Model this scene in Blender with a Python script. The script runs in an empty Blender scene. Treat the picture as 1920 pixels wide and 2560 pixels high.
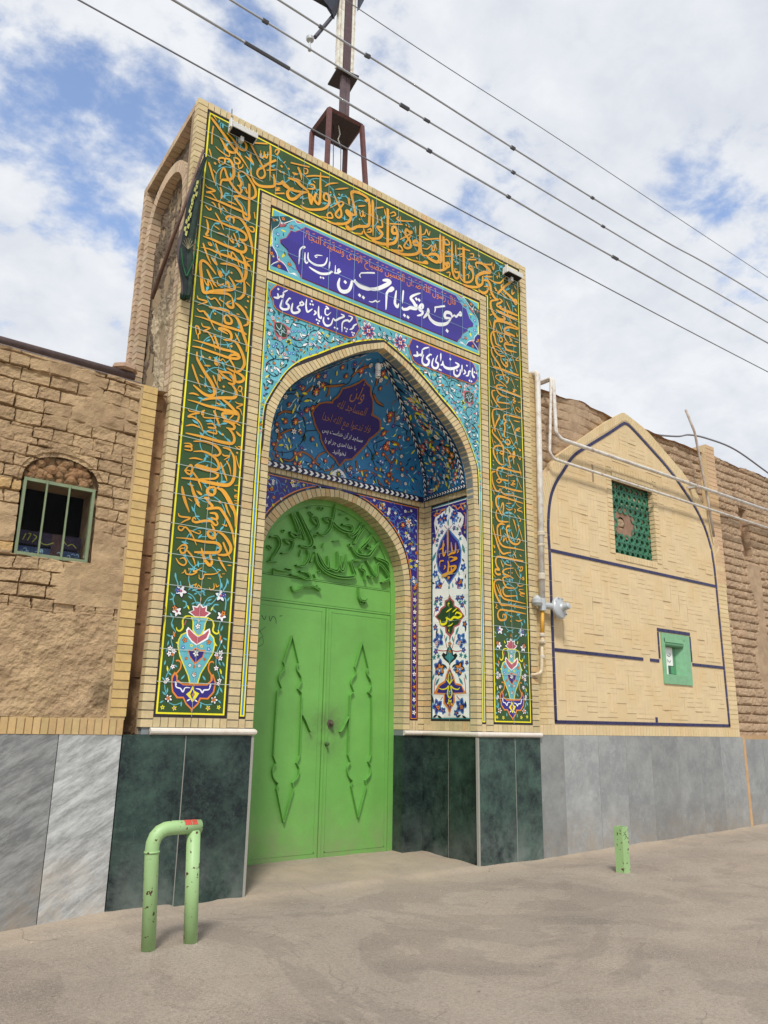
import bpy, math, random
import numpy as np
from mathutils import Vector
from mathutils.geometry import tessellate_polygon

# ------------------------------------------------------------ camera, sky, sun, exposure
scene = bpy.context.scene
C = scene.collection
cam_d = bpy.data.cameras.new('camera'); cam = bpy.data.objects.new('camera', cam_d); C.objects.link(cam)
RW = [[0.78700729, 0.17352724, 0.59203702], [-0.61669822, 0.19420455, 0.7628682], [0.01740213, -0.96549101, 0.25985434]]
from mathutils import Matrix
cam.matrix_world = Matrix([[RW[i][0], -RW[i][1], -RW[i][2], (0, -6.964, 1.55)[i]] for i in range(3)] + [[0, 0, 0, 1]])
cam_d.sensor_fit = 'HORIZONTAL'; cam_d.sensor_width = 36; cam_d.lens = 1986 / 1920 * 36
cam_d.clip_start = 0.05; cam_d.clip_end = 5000
scene.camera = cam
scene.render.resolution_x = 768; scene.render.resolution_y = 1024
scene.view_settings.view_transform = 'Standard'; scene.view_settings.look = 'None'
scene.view_settings.exposure = 0.62; scene.view_settings.gamma = 1
SUN = Vector((-0.62, -0.74, 1.15)).normalized()
sl = bpy.data.lights.new('sun', 'SUN'); sl.energy = 2.1; sl.angle = math.radians(10); sl.color = (1, 0.965, 0.92)
so = bpy.data.objects.new('sun', sl); C.objects.link(so); so.location = (-20, -25, 40)
so.rotation_euler = SUN.to_track_quat('Z', 'Y').to_euler()

def cam_dir(px, py):
    v = Vector(((px * 1.1573 - 960) / 1986, (py * 1.1573 - 1280) / 1986, 1)).normalized()
    return Vector([sum(RW[i][k] * v[k] for k in range(3)) for i in range(3)])

world = bpy.data.worlds.new('World'); scene.world = world; world.use_nodes = True
def build_world():
    nt = world.node_tree; N = nt.nodes; L = nt.links; N.clear()
    out = N.new('ShaderNodeOutputWorld'); bg = N.new('ShaderNodeBackground'); L.new(bg.outputs[0], out.inputs[0])
    bg.inputs['Strength'].default_value = 0.1
    sky = N.new('ShaderNodeTexSky'); sky.sky_type = 'NISHITA'; sky.sun_disc = False
    sky.sun_elevation = math.asin(SUN.z); sky.sun_rotation = math.atan2(SUN.x, SUN.y) % (2 * math.pi)
    sky.air_density = 1.0; sky.dust_density = 0.6; sky.ozone_density = 1.6
    tc = N.new('ShaderNodeTexCoord'); nrm = N.new('ShaderNodeVectorMath'); nrm.operation = 'NORMALIZE'
    L.new(tc.outputs['Generated'], nrm.inputs[0])
    sep = N.new('ShaderNodeSeparateXYZ'); L.new(nrm.outputs[0], sep.inputs[0])
    def M(op, a, b=None, c=None, clamp=False):
        n = N.new('ShaderNodeMath'); n.operation = op; n.use_clamp = clamp
        for i, v in enumerate((a, b, c)):
            if v is None: continue
            if isinstance(v, (int, float)): n.inputs[i].default_value = v
            else: L.new(v, n.inputs[i])
        return n.outputs[0]
    zz = M('ADD', M('MAXIMUM', sep.outputs[2], 0.0), 0.30)
    cmb = N.new('ShaderNodeCombineXYZ'); L.new(M('DIVIDE', sep.outputs[0], zz), cmb.inputs[0]); L.new(M('DIVIDE', sep.outputs[1], zz), cmb.inputs[1])
    def noise(scale, detail, rough, off, dist=0.0):
        mp = N.new('ShaderNodeMapping'); mp.inputs['Location'].default_value = off; L.new(cmb.outputs[0], mp.inputs[0])
        n = N.new('ShaderNodeTexNoise'); n.inputs['Scale'].default_value = scale; n.inputs['Detail'].default_value = detail
        n.inputs['Roughness'].default_value = rough; n.inputs['Distortion'].default_value = dist; L.new(mp.outputs[0], n.inputs['Vector'])
        return n.outputs['Fac']
    n1 = noise(3.2, 9, 0.6, (3.1, 1.7, 0), 0.25); n2 = noise(11.0, 6, 0.6, (1, 5, 0), 0.2); n3 = noise(1.6, 5, 0.55, (7, 2, 1))
    dens = M('ADD', M('MULTIPLY', n1, 1.15), M('MULTIPLY', M('SUBTRACT', n2, 0.60), 0.72))
    # gaps in the cloud cover: (direction, width, amount)
    for px, py, kw, am in [(235, 205, 170, -.11), (335, 250, 280, -.13), (30, 215, 260, -.12), (60, 285, 300, -.15), (235, 490, 190, -.19), (200, 410, 260, -.10), (130, 330, 240, .06), (480, 130, 200, -.07), (830, 90, 200, -.08),
                           (60, 110, 200, -.11), (565, 75, 160, -.08), (905, 100, 110, -.13), (1065, 430, 220, -.16), (1575, 440, 260, -.15), (1480, 480, 300, -.15), (1640, 400, 250, -.12), (360, 390, 200, -.10), (590, 40, 110, -.05), (60, 500, 200, -.05),
                           (120, 560, 60, .05), (120, 640, 60, .08), (60, 30, 120, .06), (420, 100, 90, .06), (110, 350, 160, .07), (150, 150, 200, .05), (300, 330, 300, .03), (1250, 180, 5, .12), (1300, 750, 9, .10), (930, 300, 60, .05)]:
        d = cam_dir(px, py); dt = N.new('ShaderNodeVectorMath'); dt.operation = 'DOT_PRODUCT'
        L.new(nrm.outputs[0], dt.inputs[0]); dt.inputs[1].default_value = d
        e = M('POWER', 2.71828, M('MULTIPLY', M('SUBTRACT', dt.outputs['Value'], 1.0), float(kw)))
        dens = M('ADD', dens, M('MULTIPLY', e, am))
    mr = N.new('ShaderNodeMapRange'); mr.interpolation_type = 'SMOOTHSTEP'; mr.inputs['From Min'].default_value = 0.28; mr.inputs['From Max'].default_value = 0.52
    L.new(dens, mr.inputs['Value'])
    rp = N.new('ShaderNodeValToRGB'); rp.color_ramp.elements[0].position = 0.36; rp.color_ramp.elements[1].position = 0.60
    rp.color_ramp.elements[0].color = (4.2, 4.5, 5.05, 1); rp.color_ramp.elements[1].color = (5.7, 5.85, 6.1, 1)
    cm = M('ADD', M('MULTIPLY', n3, 0.6), M('MULTIPLY', n2, 0.4)); L.new(cm, rp.inputs[0])
    sk = N.new('ShaderNodeMix'); sk.data_type = 'RGBA'; sk.blend_type = 'MULTIPLY'; sk.inputs[0].default_value = 1
    L.new(sky.outputs[0], sk.inputs[6]); sk.inputs[7].default_value = (1.95, 1.78, 1.72, 1)
    mx = N.new('ShaderNodeMix'); mx.data_type = 'RGBA'; L.new(mr.outputs[0], mx.inputs[0]); L.new(sk.outputs[2], mx.inputs[6]); L.new(rp.outputs[0], mx.inputs[7])
    L.new(mx.outputs[2], bg.inputs['Color'])
build_world()

# ------------------------------------------------------------ helpers
R_ = random.Random(7)
def lin(c):
    r = []
    for v in c[:3]:
        v /= 255.0; r.append(v / 12.92 if v <= 0.04045 else ((v + 0.055) / 1.055) ** 2.4)
    return (r[0], r[1], r[2], 1.0)
def jit(c, a=0.08, h=0.02):
    k = 1 + R_.uniform(-a, a); return (c[0] * k * (1 + R_.uniform(-h, h)), c[1] * k, c[2] * k * (1 + R_.uniform(-h, h)), 1)

class MB:
    def __init__(s): s.v = []; s.f = []; s.c = []
    def add(s, vs, fs, col):
        b = len(s.v); s.v += [tuple(v) for v in vs]; s.f += [tuple(b + i for i in f) for f in fs]; s.c += [col] * len(fs)
    def box(s, x0, x1, y0, y1, z0, z1, col=(1, 1, 1, 1)):
        s.add([(x0, y0, z0), (x1, y0, z0), (x1, y1, z0), (x0, y1, z0), (x0, y0, z1), (x1, y0, z1), (x1, y1, z1), (x0, y1, z1)],
              [(0, 3, 2, 1), (4, 5, 6, 7), (0, 1, 5, 4), (1, 2, 6, 5), (2, 3, 7, 6), (3, 0, 4, 7)], col)
    def prism(s, q, y0, y1, col, back=False):           # q: polygon in x,z ; extruded in y
        n = len(q); s.add([(x, y0, z) for x, z in q] + [(x, y1, z) for x, z in q],
              [tuple(range(n))] + [(i, n + i, n + (i + 1) % n, (i + 1) % n) for i in range(n)] + ([tuple(range(2 * n - 1, n - 1, -1))] if back else []), col)
    def poly(s, pts3, col):
        t = tessellate_polygon([[Vector(p) for p in pts3]]); s.add(pts3, t, col)
    def slab(s, q, y0, y1, col):                        # concave polygon prism
        t = tessellate_polygon([[Vector((x, z, 0)) for x, z in q]]); n = len(q)
        s.add([(x, y0, z) for x, z in q] + [(x, y1, z) for x, z in q], list(t) + [(a + n, c + n, b + n) for a, b, c in t] + [(i, n + i, n + (i + 1) % n, (i + 1) % n) for i in range(n)], col)
    def tube(s, pts, r, col=(1, 1, 1, 1), seg=10, caps=True):
        pts = [Vector(p) for p in pts]; rings = []
        rr = r if isinstance(r, (list, tuple)) else [r] * len(pts)
        up = None
        for i, p in enumerate(pts):
            t = (pts[min(i + 1, len(pts) - 1)] - pts[max(i - 1, 0)]).normalized()
            if up is None:
                up = Vector((0, 0, 1)) if abs(t.z) < 0.9 else Vector((1, 0, 0))
            a = t.cross(up).normalized(); b = a.cross(t).normalized(); up = b
            rings.append([p + (a * math.cos(2 * math.pi * k / seg) + b * math.sin(2 * math.pi * k / seg)) * rr[i] for k in range(seg)])
        vs = [v for ring in rings for v in ring]; fs = []
        for i in range(len(rings) - 1):
            for k in range(seg):
                fs.append((i * seg + k, i * seg + (k + 1) % seg, (i + 1) * seg + (k + 1) % seg, (i + 1) * seg + k))
        if caps: fs += [tuple(range(seg))[::-1], tuple((len(rings) - 1) * seg + k for k in range(seg))]
        s.add(vs, fs, col)
    def lathe(s, c, axis, prof, col, seg=20):           # prof: (along, radius)
        ax = Vector(axis).normalized(); u = ax.orthogonal().normalized(); w = ax.cross(u); c = Vector(c)
        vs = []; fs = []
        for a, r in prof:
            for k in range(seg):
                t = 2 * math.pi * k / seg; vs.append(c + ax * a + (u * math.cos(t) + w * math.sin(t)) * r)
        for i in range(len(prof) - 1):
            for k in range(seg): fs.append((i * seg + k, i * seg + (k + 1) % seg, (i + 1) * seg + (k + 1) % seg, (i + 1) * seg + k))
        fs += [tuple(range(seg))[::-1], tuple((len(prof) - 1) * seg + k for k in range(seg))]
        s.add(vs, fs, col)
    def build(s, name, mat, parent=None, smooth=False, **tags):
        m = bpy.data.meshes.new(name); m.from_pydata(s.v, [], s.f); m.update()
        ca = m.color_attributes.new('Col', 'FLOAT_COLOR', 'CORNER')
        lens = np.array([len(f) for f in s.f]); cc = np.repeat(np.array(s.c, dtype=np.float32).reshape(-1, 4), lens, axis=0)
        if len(cc) == len(m.loops): ca.data.foreach_set('color', cc.ravel())
        m.materials.append(mat)
        if smooth: m.polygons.foreach_set('use_smooth', [True] * len(m.polygons))
        o = bpy.data.objects.new(name, m); C.objects.link(o)
        if parent: o.parent = parent
        for k, v in tags.items(): o[k] = v
        return o
def thing(name, label, cat, loc=(0, 0, 0), group=None):
    o = bpy.data.objects.new(name, None); C.objects.link(o); o.empty_display_size = 0.1; o['kind'] = 'thing'
    o['label'] = label; o['category'] = cat
    if group: o['group'] = group
    return o

def smooth_path(pts, n=5, closed=False):
    P = [np.array(p, float) for p in pts]
    if len(P) < 3:
        if len(P) == 2: return [tuple(P[0] + (P[1] - P[0]) * t) for t in np.linspace(0, 1, 5)]
        return [tuple(p) for p in P]
    out = []; m = len(P)
    rng = range(m) if closed else range(m - 1)
    for i in rng:
        p0 = P[(i - 1) % m] if (closed or i > 0) else 2 * P[0] - P[1]
        p1 = P[i]; p2 = P[(i + 1) % m]; p3 = P[(i + 2) % m] if (closed or i + 2 < m) else 2 * P[-1] - P[-2]
        for t in np.arange(n) / n:
            out.append(tuple(0.5 * ((2 * p1) + (-p0 + p2) * t + (2 * p0 - 5 * p1 + 4 * p2 - p3) * t * t + (-p0 + 3 * p1 - 3 * p2 + p3) * t ** 3)))
    if not closed: out.append(tuple(P[-1]))
    return out
def sub_path(pts, step):
    out = [pts[0]]
    for a, b in zip(pts[:-1], pts[1:]):
        d = math.dist(a, b); k = max(1, int(d / step))
        for i in range(1, k + 1): out.append(tuple(a[j] + (b[j] - a[j]) * i / k for j in range(len(a))))
    return out

# numpy value noise
def _hash(ix, iy, sd):
    h = (ix * 374761393 + iy * 668265263 + sd * 1442695041) & 0xffffffff
    h = ((h ^ (h >> 13)) * 1274126177) & 0xffffffff
    return ((h ^ (h >> 16)) & 0xffff) / 65535.0
def vnoise(x, y, sd=0):
    x = np.asarray(x, float); y = np.asarray(y, float)
    ix = np.floor(x).astype(np.int64); iy = np.floor(y).astype(np.int64); fx = x - ix; fy = y - iy
    fx = fx * fx * (3 - 2 * fx); fy = fy * fy * (3 - 2 * fy)
    a = _hash(ix, iy, sd); b = _hash(ix + 1, iy, sd); c = _hash(ix, iy + 1, sd); d = _hash(ix + 1, iy + 1, sd)
    return (a * (1 - fx) + b * fx) * (1 - fy) + (c * (1 - fx) + d * fx) * fy
def fbm(x, y, o=4, sd=0):
    s = 0; a = 0.5
    for i in range(o): s = s + a * vnoise(x * 2 ** i, y * 2 ** i, sd + i * 17); a *= 0.5
    return s

# ------------------------------------------------------------ materials
def mat(name, col=None, rough=0.6, attr=False, mott=0.15, mscale=6.0, bump=0.2, bscale=60.0, metal=0.0, spec=0.5, dirt=None, dscale=2.0, damt=0.4, detail=6, tint2=None, coat=0):
    m = bpy.data.materials.new(name); m.use_nodes = True; nt = m.node_tree; N = nt.nodes; L = nt.links
    b = N['Principled BSDF']; b.inputs['Roughness'].default_value = rough; b.inputs['Metallic'].default_value = metal
    b.inputs['Specular IOR Level'].default_value = spec
    if coat: b.inputs['Coat Weight'].default_value = coat; b.inputs['Coat Roughness'].default_value = 0.15
    tc = N.new('ShaderNodeTexCoord')
    def nz(sc, dt, rg=0.6):
        n = N.new('ShaderNodeTexNoise'); n.inputs['Scale'].default_value = sc; n.inputs['Detail'].default_value = dt; n.inputs['Roughness'].default_value = rg
        L.new(tc.outputs['Object'], n.inputs['Vector']); return n.outputs['Fac']
    if attr:
        a = N.new('ShaderNodeAttribute'); a.attribute_name = 'Col'; src = a.outputs['Color']
    else:
        r = N.new('ShaderNodeRGB'); r.outputs[0].default_value = col; src = r.outputs[0]
    mr = N.new('ShaderNodeMapRange'); mr.inputs['From Min'].default_value = 0.25; mr.inputs['From Max'].default_value = 0.75
    mr.inputs['To Min'].default_value = 1 - mott; mr.inputs['To Max'].default_value = 1 + mott; L.new(nz(mscale, detail), mr.inputs['Value'])
    hs = N.new('ShaderNodeVectorMath'); hs.operation = 'SCALE'; L.new(src, hs.inputs[0]); L.new(mr.outputs[0], hs.inputs['Scale'])
    cur = hs.outputs[0]
    if dirt:
        rp = N.new('ShaderNodeMapRange'); rp.inputs['From Min'].default_value = 0.48; rp.inputs['From Max'].default_value = 0.72; rp.inputs['To Max'].default_value = damt
        L.new(nz(dscale, 9, 0.65), rp.inputs['Value'])
        mx = N.new('ShaderNodeMix'); mx.data_type = 'RGBA'; L.new(rp.outputs[0], mx.inputs[0]); L.new(cur, mx.inputs[6]); mx.inputs[7].default_value = dirt; cur = mx.outputs[2]
    L.new(cur, b.inputs['Base Color'])
    if bump:
        bp = N.new('ShaderNodeBump'); bp.inputs['Strength'].default_value = bump; bp.inputs['Distance'].default_value = 0.01
        L.new(nz(bscale, 5), bp.inputs['Height']); L.new(bp.outputs[0], b.inputs['Normal'])
    return m
BRK = lin((203, 184, 141)); BRK2 = lin((206, 176, 128)); BRKP = lin((206, 180, 150))
M = {}
M['brick'] = mat('buff_brick', attr=True, rough=0.85, mott=0.10, mscale=22, bump=0.35, bscale=160, spec=0.25, dirt=lin((158, 134, 96)), dscale=5, damt=0.45)
M['mortar'] = mat('blue_grey_mortar', lin((122, 128, 128)), 0.9, mott=0.15, bump=0.3)
M['mortar_tan'] = mat('tan_mortar', lin((176, 152, 112)), 0.9, mott=0.15, bump=0.3)
M['core'] = mat('masonry_core', lin((150, 130, 100)), 0.95)
def tile_tone(m):
    nt = m.node_tree; N = nt.nodes; L = nt.links; b = N['Principled BSDF']; src = b.inputs['Base Color'].links[0].from_socket
    tc = N.new('ShaderNodeTexCoord'); a = N.new('ShaderNodeVectorMath'); a.operation = 'ADD'; L.new(tc.outputs['Object'], a.inputs[0]); a.inputs[1].default_value = (.136, .12, .148)
    q = N.new('ShaderNodeVectorMath'); q.operation = 'SNAP'; L.new(a.outputs[0], q.inputs[0]); q.inputs[1].default_value = (.36, .37, .2925)
    w = N.new('ShaderNodeTexWhiteNoise'); L.new(q.outputs[0], w.inputs['Vector']); mr = N.new('ShaderNodeMapRange'); mr.inputs['To Min'].default_value = .88; mr.inputs['To Max'].default_value = 1.10; L.new(w.outputs['Value'], mr.inputs['Value'])
    v = N.new('ShaderNodeVectorMath'); v.operation = 'SCALE'; L.new(src, v.inputs[0]); L.new(mr.outputs[0], v.inputs['Scale']); L.new(v.outputs[0], b.inputs['Base Color'])
M['tile'] = mat('glazed_tile_paint', attr=True, rough=0.32, mott=0.06, mscale=3, bump=0.04, bscale=12, spec=0.4)
M['tile_dull'] = mat('old_glazed_tile_paint', attr=True, rough=0.38, mott=0.10, mscale=3, bump=0.05, bscale=12, spec=0.35)
tile_tone(M['tile']); tile_tone(M['tile_dull'])
M['adobe'] = mat('mud_brick', attr=True, rough=0.97, mott=0.16, mscale=9, bump=0.9, bscale=90, spec=0.1, dirt=lin((198, 172, 130)), dscale=3.0, damt=0.6)
M['adobe_red'] = mat('brown_mud_brick', attr=True, rough=0.97, mott=0.2, mscale=8, bump=0.9, bscale=80, spec=0.1, dirt=lin((190, 160, 130)), dscale=3, damt=0.5)
M['plaster'] = mat('rough_grey_plaster', attr=True, rough=0.97, mott=0.35, mscale=22, bump=1.0, bscale=70, spec=0.1, dirt=lin((104, 90, 76)), dscale=9, damt=0.8)
M['cream'] = mat('cream_painted_brick', attr=True, rough=0.9, mott=0.07, mscale=6, bump=0.5, bscale=60, spec=0.2, dirt=lin((206, 178, 128)), dscale=1.3, damt=0.7)
M['door'] = mat('green_gloss_paint', attr=True, rough=0.42, mott=0.12, mscale=1.7, bump=0.35, bscale=5, spec=0.45, dirt=lin((98, 140, 68)), dscale=2.6, damt=0.35)
M['door_strip'] = mat('green_strip_paint', attr=True, rough=0.5, mott=0.12, mscale=12, bump=0.1, bscale=40, spec=0.4)
M['pale_green'] = mat('pale_green_chipped_paint', lin((148, 188, 126)), 0.5, mott=0.08, mscale=10, bump=0.25, bscale=45, dirt=lin((88, 66, 48)), dscale=16, damt=0.0)
M['white'] = mat('white_enamel', lin((222, 222, 215)), 0.45, mott=0.05)
M['offwhite'] = mat('off_white_stone', lin((216, 208, 194)), 0.55, mott=0.08, dirt=lin((160, 140, 115)), dscale=6, damt=0.5)
M['joint'] = mat('grey_joint', lin((150, 148, 138)), 0.8, mott=0.15, dirt=lin((110, 104, 92)), dscale=6)
M['pipe'] = mat('worn_white_pipe_paint', attr=True, rough=0.5, mott=0.08, mscale=14, bump=0.2, dirt=lin((150, 104, 72)), dscale=9, damt=0.75)
M['rust'] = mat('rusty_red_steel', attr=True, rough=0.7, mott=0.25, mscale=16, bump=0.3, dirt=lin((66, 44, 44)), dscale=7, damt=0.5)
M['black'] = mat('black_rubber', lin((28, 28, 30)), 0.6, mott=0.1)
M['cable'] = mat('grey_cable_sheath', attr=True, rough=0.5, mott=0.2, mscale=3, bump=0)
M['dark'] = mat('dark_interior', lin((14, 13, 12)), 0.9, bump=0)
M['cloth'] = mat('dark_cloth', attr=True, rough=0.95, mott=0.3, mscale=14, bump=0.6, bscale=70, spec=0.1)
M['metal'] = mat('grey_cast_metal', lin((178, 182, 182)), 0.45, mott=0.1, bump=0.2, metal=0.15)

def marble(name, base, base2, vein, rough=0.34, streak=False, vs=1.2, dirtc=None):
    m = bpy.data.materials.new(name); m.use_nodes = True; nt = m.node_tree; N = nt.nodes; L = nt.links; b = N['Principled BSDF']
    b.inputs['Specular IOR Level'].default_value = 0.35
    tc = N.new('ShaderNodeTexCoord'); at = N.new('ShaderNodeAttribute'); at.attribute_name = 'Col'
    sc = N.new('ShaderNodeVectorMath'); sc.operation = 'SCALE'; L.new(at.outputs['Color'], sc.inputs[0]); sc.inputs['Scale'].default_value = 17
    ad = N.new('ShaderNodeVectorMath'); ad.operation = 'ADD'; L.new(tc.outputs['Object'], ad.inputs[0]); L.new(sc.outputs[0], ad.inputs[1])
    mp = N.new('ShaderNodeMapping'); L.new(ad.outputs[0], mp.inputs[0])
    if streak:
        mp.inputs['Rotation'].default_value = (0, math.radians(32), 0); mq = N.new('ShaderNodeMapping'); L.new(mp.outputs[0], mq.inputs[0]); mq.inputs['Scale'].default_value = (.9, 1, 4.0); mp = mq
    def nz(s, d, r, v=mp.outputs[0], dist=0):
        n = N.new('ShaderNodeTexNoise'); n.inputs['Scale'].default_value = s; n.inputs['Detail'].default_value = d; n.inputs['Roughness'].default_value = r; n.inputs['Distortion'].default_value = dist
        L.new(v, n.inputs['Vector']); return n.outputs['Fac']
    def rmp(f, a, bb, lo=0., hi=1.):
        r = N.new('ShaderNodeMapRange'); r.inputs['From Min'].default_value = a; r.inputs['From Max'].default_value = bb; r.inputs['To Min'].default_value = lo; r.inputs['To Max'].default_value = hi
        L.new(f, r.inputs['Value']); return r.outputs[0]
    def mix(f, a, c):
        x = N.new('ShaderNodeMix'); x.data_type = 'RGBA'; L.new(f, x.inputs[0])
        if hasattr(a, 'links'): L.new(a, x.inputs[6])
        else: x.inputs[6].default_value = a
        x.inputs[7].default_value = c; return x.outputs[2]
    c = mix(rmp(nz(vs * 2.2, 12, 0.78, dist=0.15), 0.42, 0.62), base, base2)
    if not streak: c = mix(rmp(nz(vs * 16, 8, 0.8), 0.50, 0.66, 0, .55), c, base2); c = mix(rmp(nz(vs * 9, 10, 0.75, dist=.4), 0.56, 0.70, 0, .6), c, base); c = mix(rmp(nz(vs * 3.1, 12, 0.8), 0.55, 0.70, 0, .40), c, vein)
    v = N.new('ShaderNodeMath'); v.operation = 'ABSOLUTE'; s = N.new('ShaderNodeMath'); s.operation = 'SUBTRACT'
    L.new(nz(vs * 1.3, 8, 0.6, dist=1.2), s.inputs[0]); s.inputs[1].default_value = 0.5; L.new(s.outputs[0], v.inputs[0])
    c = mix(rmp(v.outputs[0], 0.006, 0.0, 0, 0.22), c, vein)
    c = mix(rmp(nz(34, 5, 0.7), 0.62, 0.80, 0, 0.35), c, vein)
    # splash-back grime: pale dust caught low on the slabs
    sp = N.new('ShaderNodeSeparateXYZ'); L.new(tc.outputs['Object'], sp.inputs[0])
    mm = N.new('ShaderNodeMath'); mm.operation = 'MULTIPLY'; L.new(rmp(sp.outputs[2], 0.62, 0.0), mm.inputs[0]); L.new(rmp(nz(3.0, 8, 0.7, tc.outputs['Object']), 0.38, 0.62, 0, 0.9), mm.inputs[1])
    c = mix(mm.outputs[0], c, dirtc or lin((120, 118, 110)))
    m2 = N.new('ShaderNodeVectorMath'); m2.operation = 'SCALE'; L.new(c, m2.inputs[0]); L.new(rmp(at.outputs['Alpha'], 0, 1, 0.0, 2.0), m2.inputs['Scale'])
    L.new(m2.outputs[0], b.inputs['Base Color']); L.new(rmp(nz(9, 5, 0.6, tc.outputs['Object']), 0.3, 0.7, rough - 0.06, rough + 0.22), b.inputs['Roughness'])
    bp = N.new('ShaderNodeBump'); bp.inputs['Strength'].default_value = 0.06; L.new(nz(25, 6, 0.6, tc.outputs['Object']), bp.inputs['Height']); L.new(bp.outputs[0], b.inputs['Normal'])
    return m
M['marble_green'] = marble('dark_green_marble', lin((22, 32, 34)), lin((60, 82, 72)), lin((96, 114, 104)), 0.36, vs=1.0, dirtc=lin((104, 112, 106)))
M['marble_streak'] = marble('streaked_grey_marble', lin((112, 113, 111)), lin((156, 157, 154)), lin((196, 196, 190)), 0.4, True, vs=1.6, dirtc=lin((150, 138, 122)))
M['marble_grey'] = marble('grey_marble', lin((130, 132, 131)), lin((154, 155, 151)), lin((182, 184, 180)), 0.42, vs=0.9, dirtc=lin((140, 128, 112)))

def glass_mat():
    m = bpy.data.materials.new('window_glass'); m.use_nodes = True; b = m.node_tree.nodes['Principled BSDF']
    b.inputs['Base Color'].default_value = (1, 1, 1, 1); b.inputs['Roughness'].default_value = 0.03; b.inputs['Transmission Weight'].default_value = 1.0; b.inputs['IOR'].default_value = 1.1
    return m
M['glass'] = glass_mat()

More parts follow.
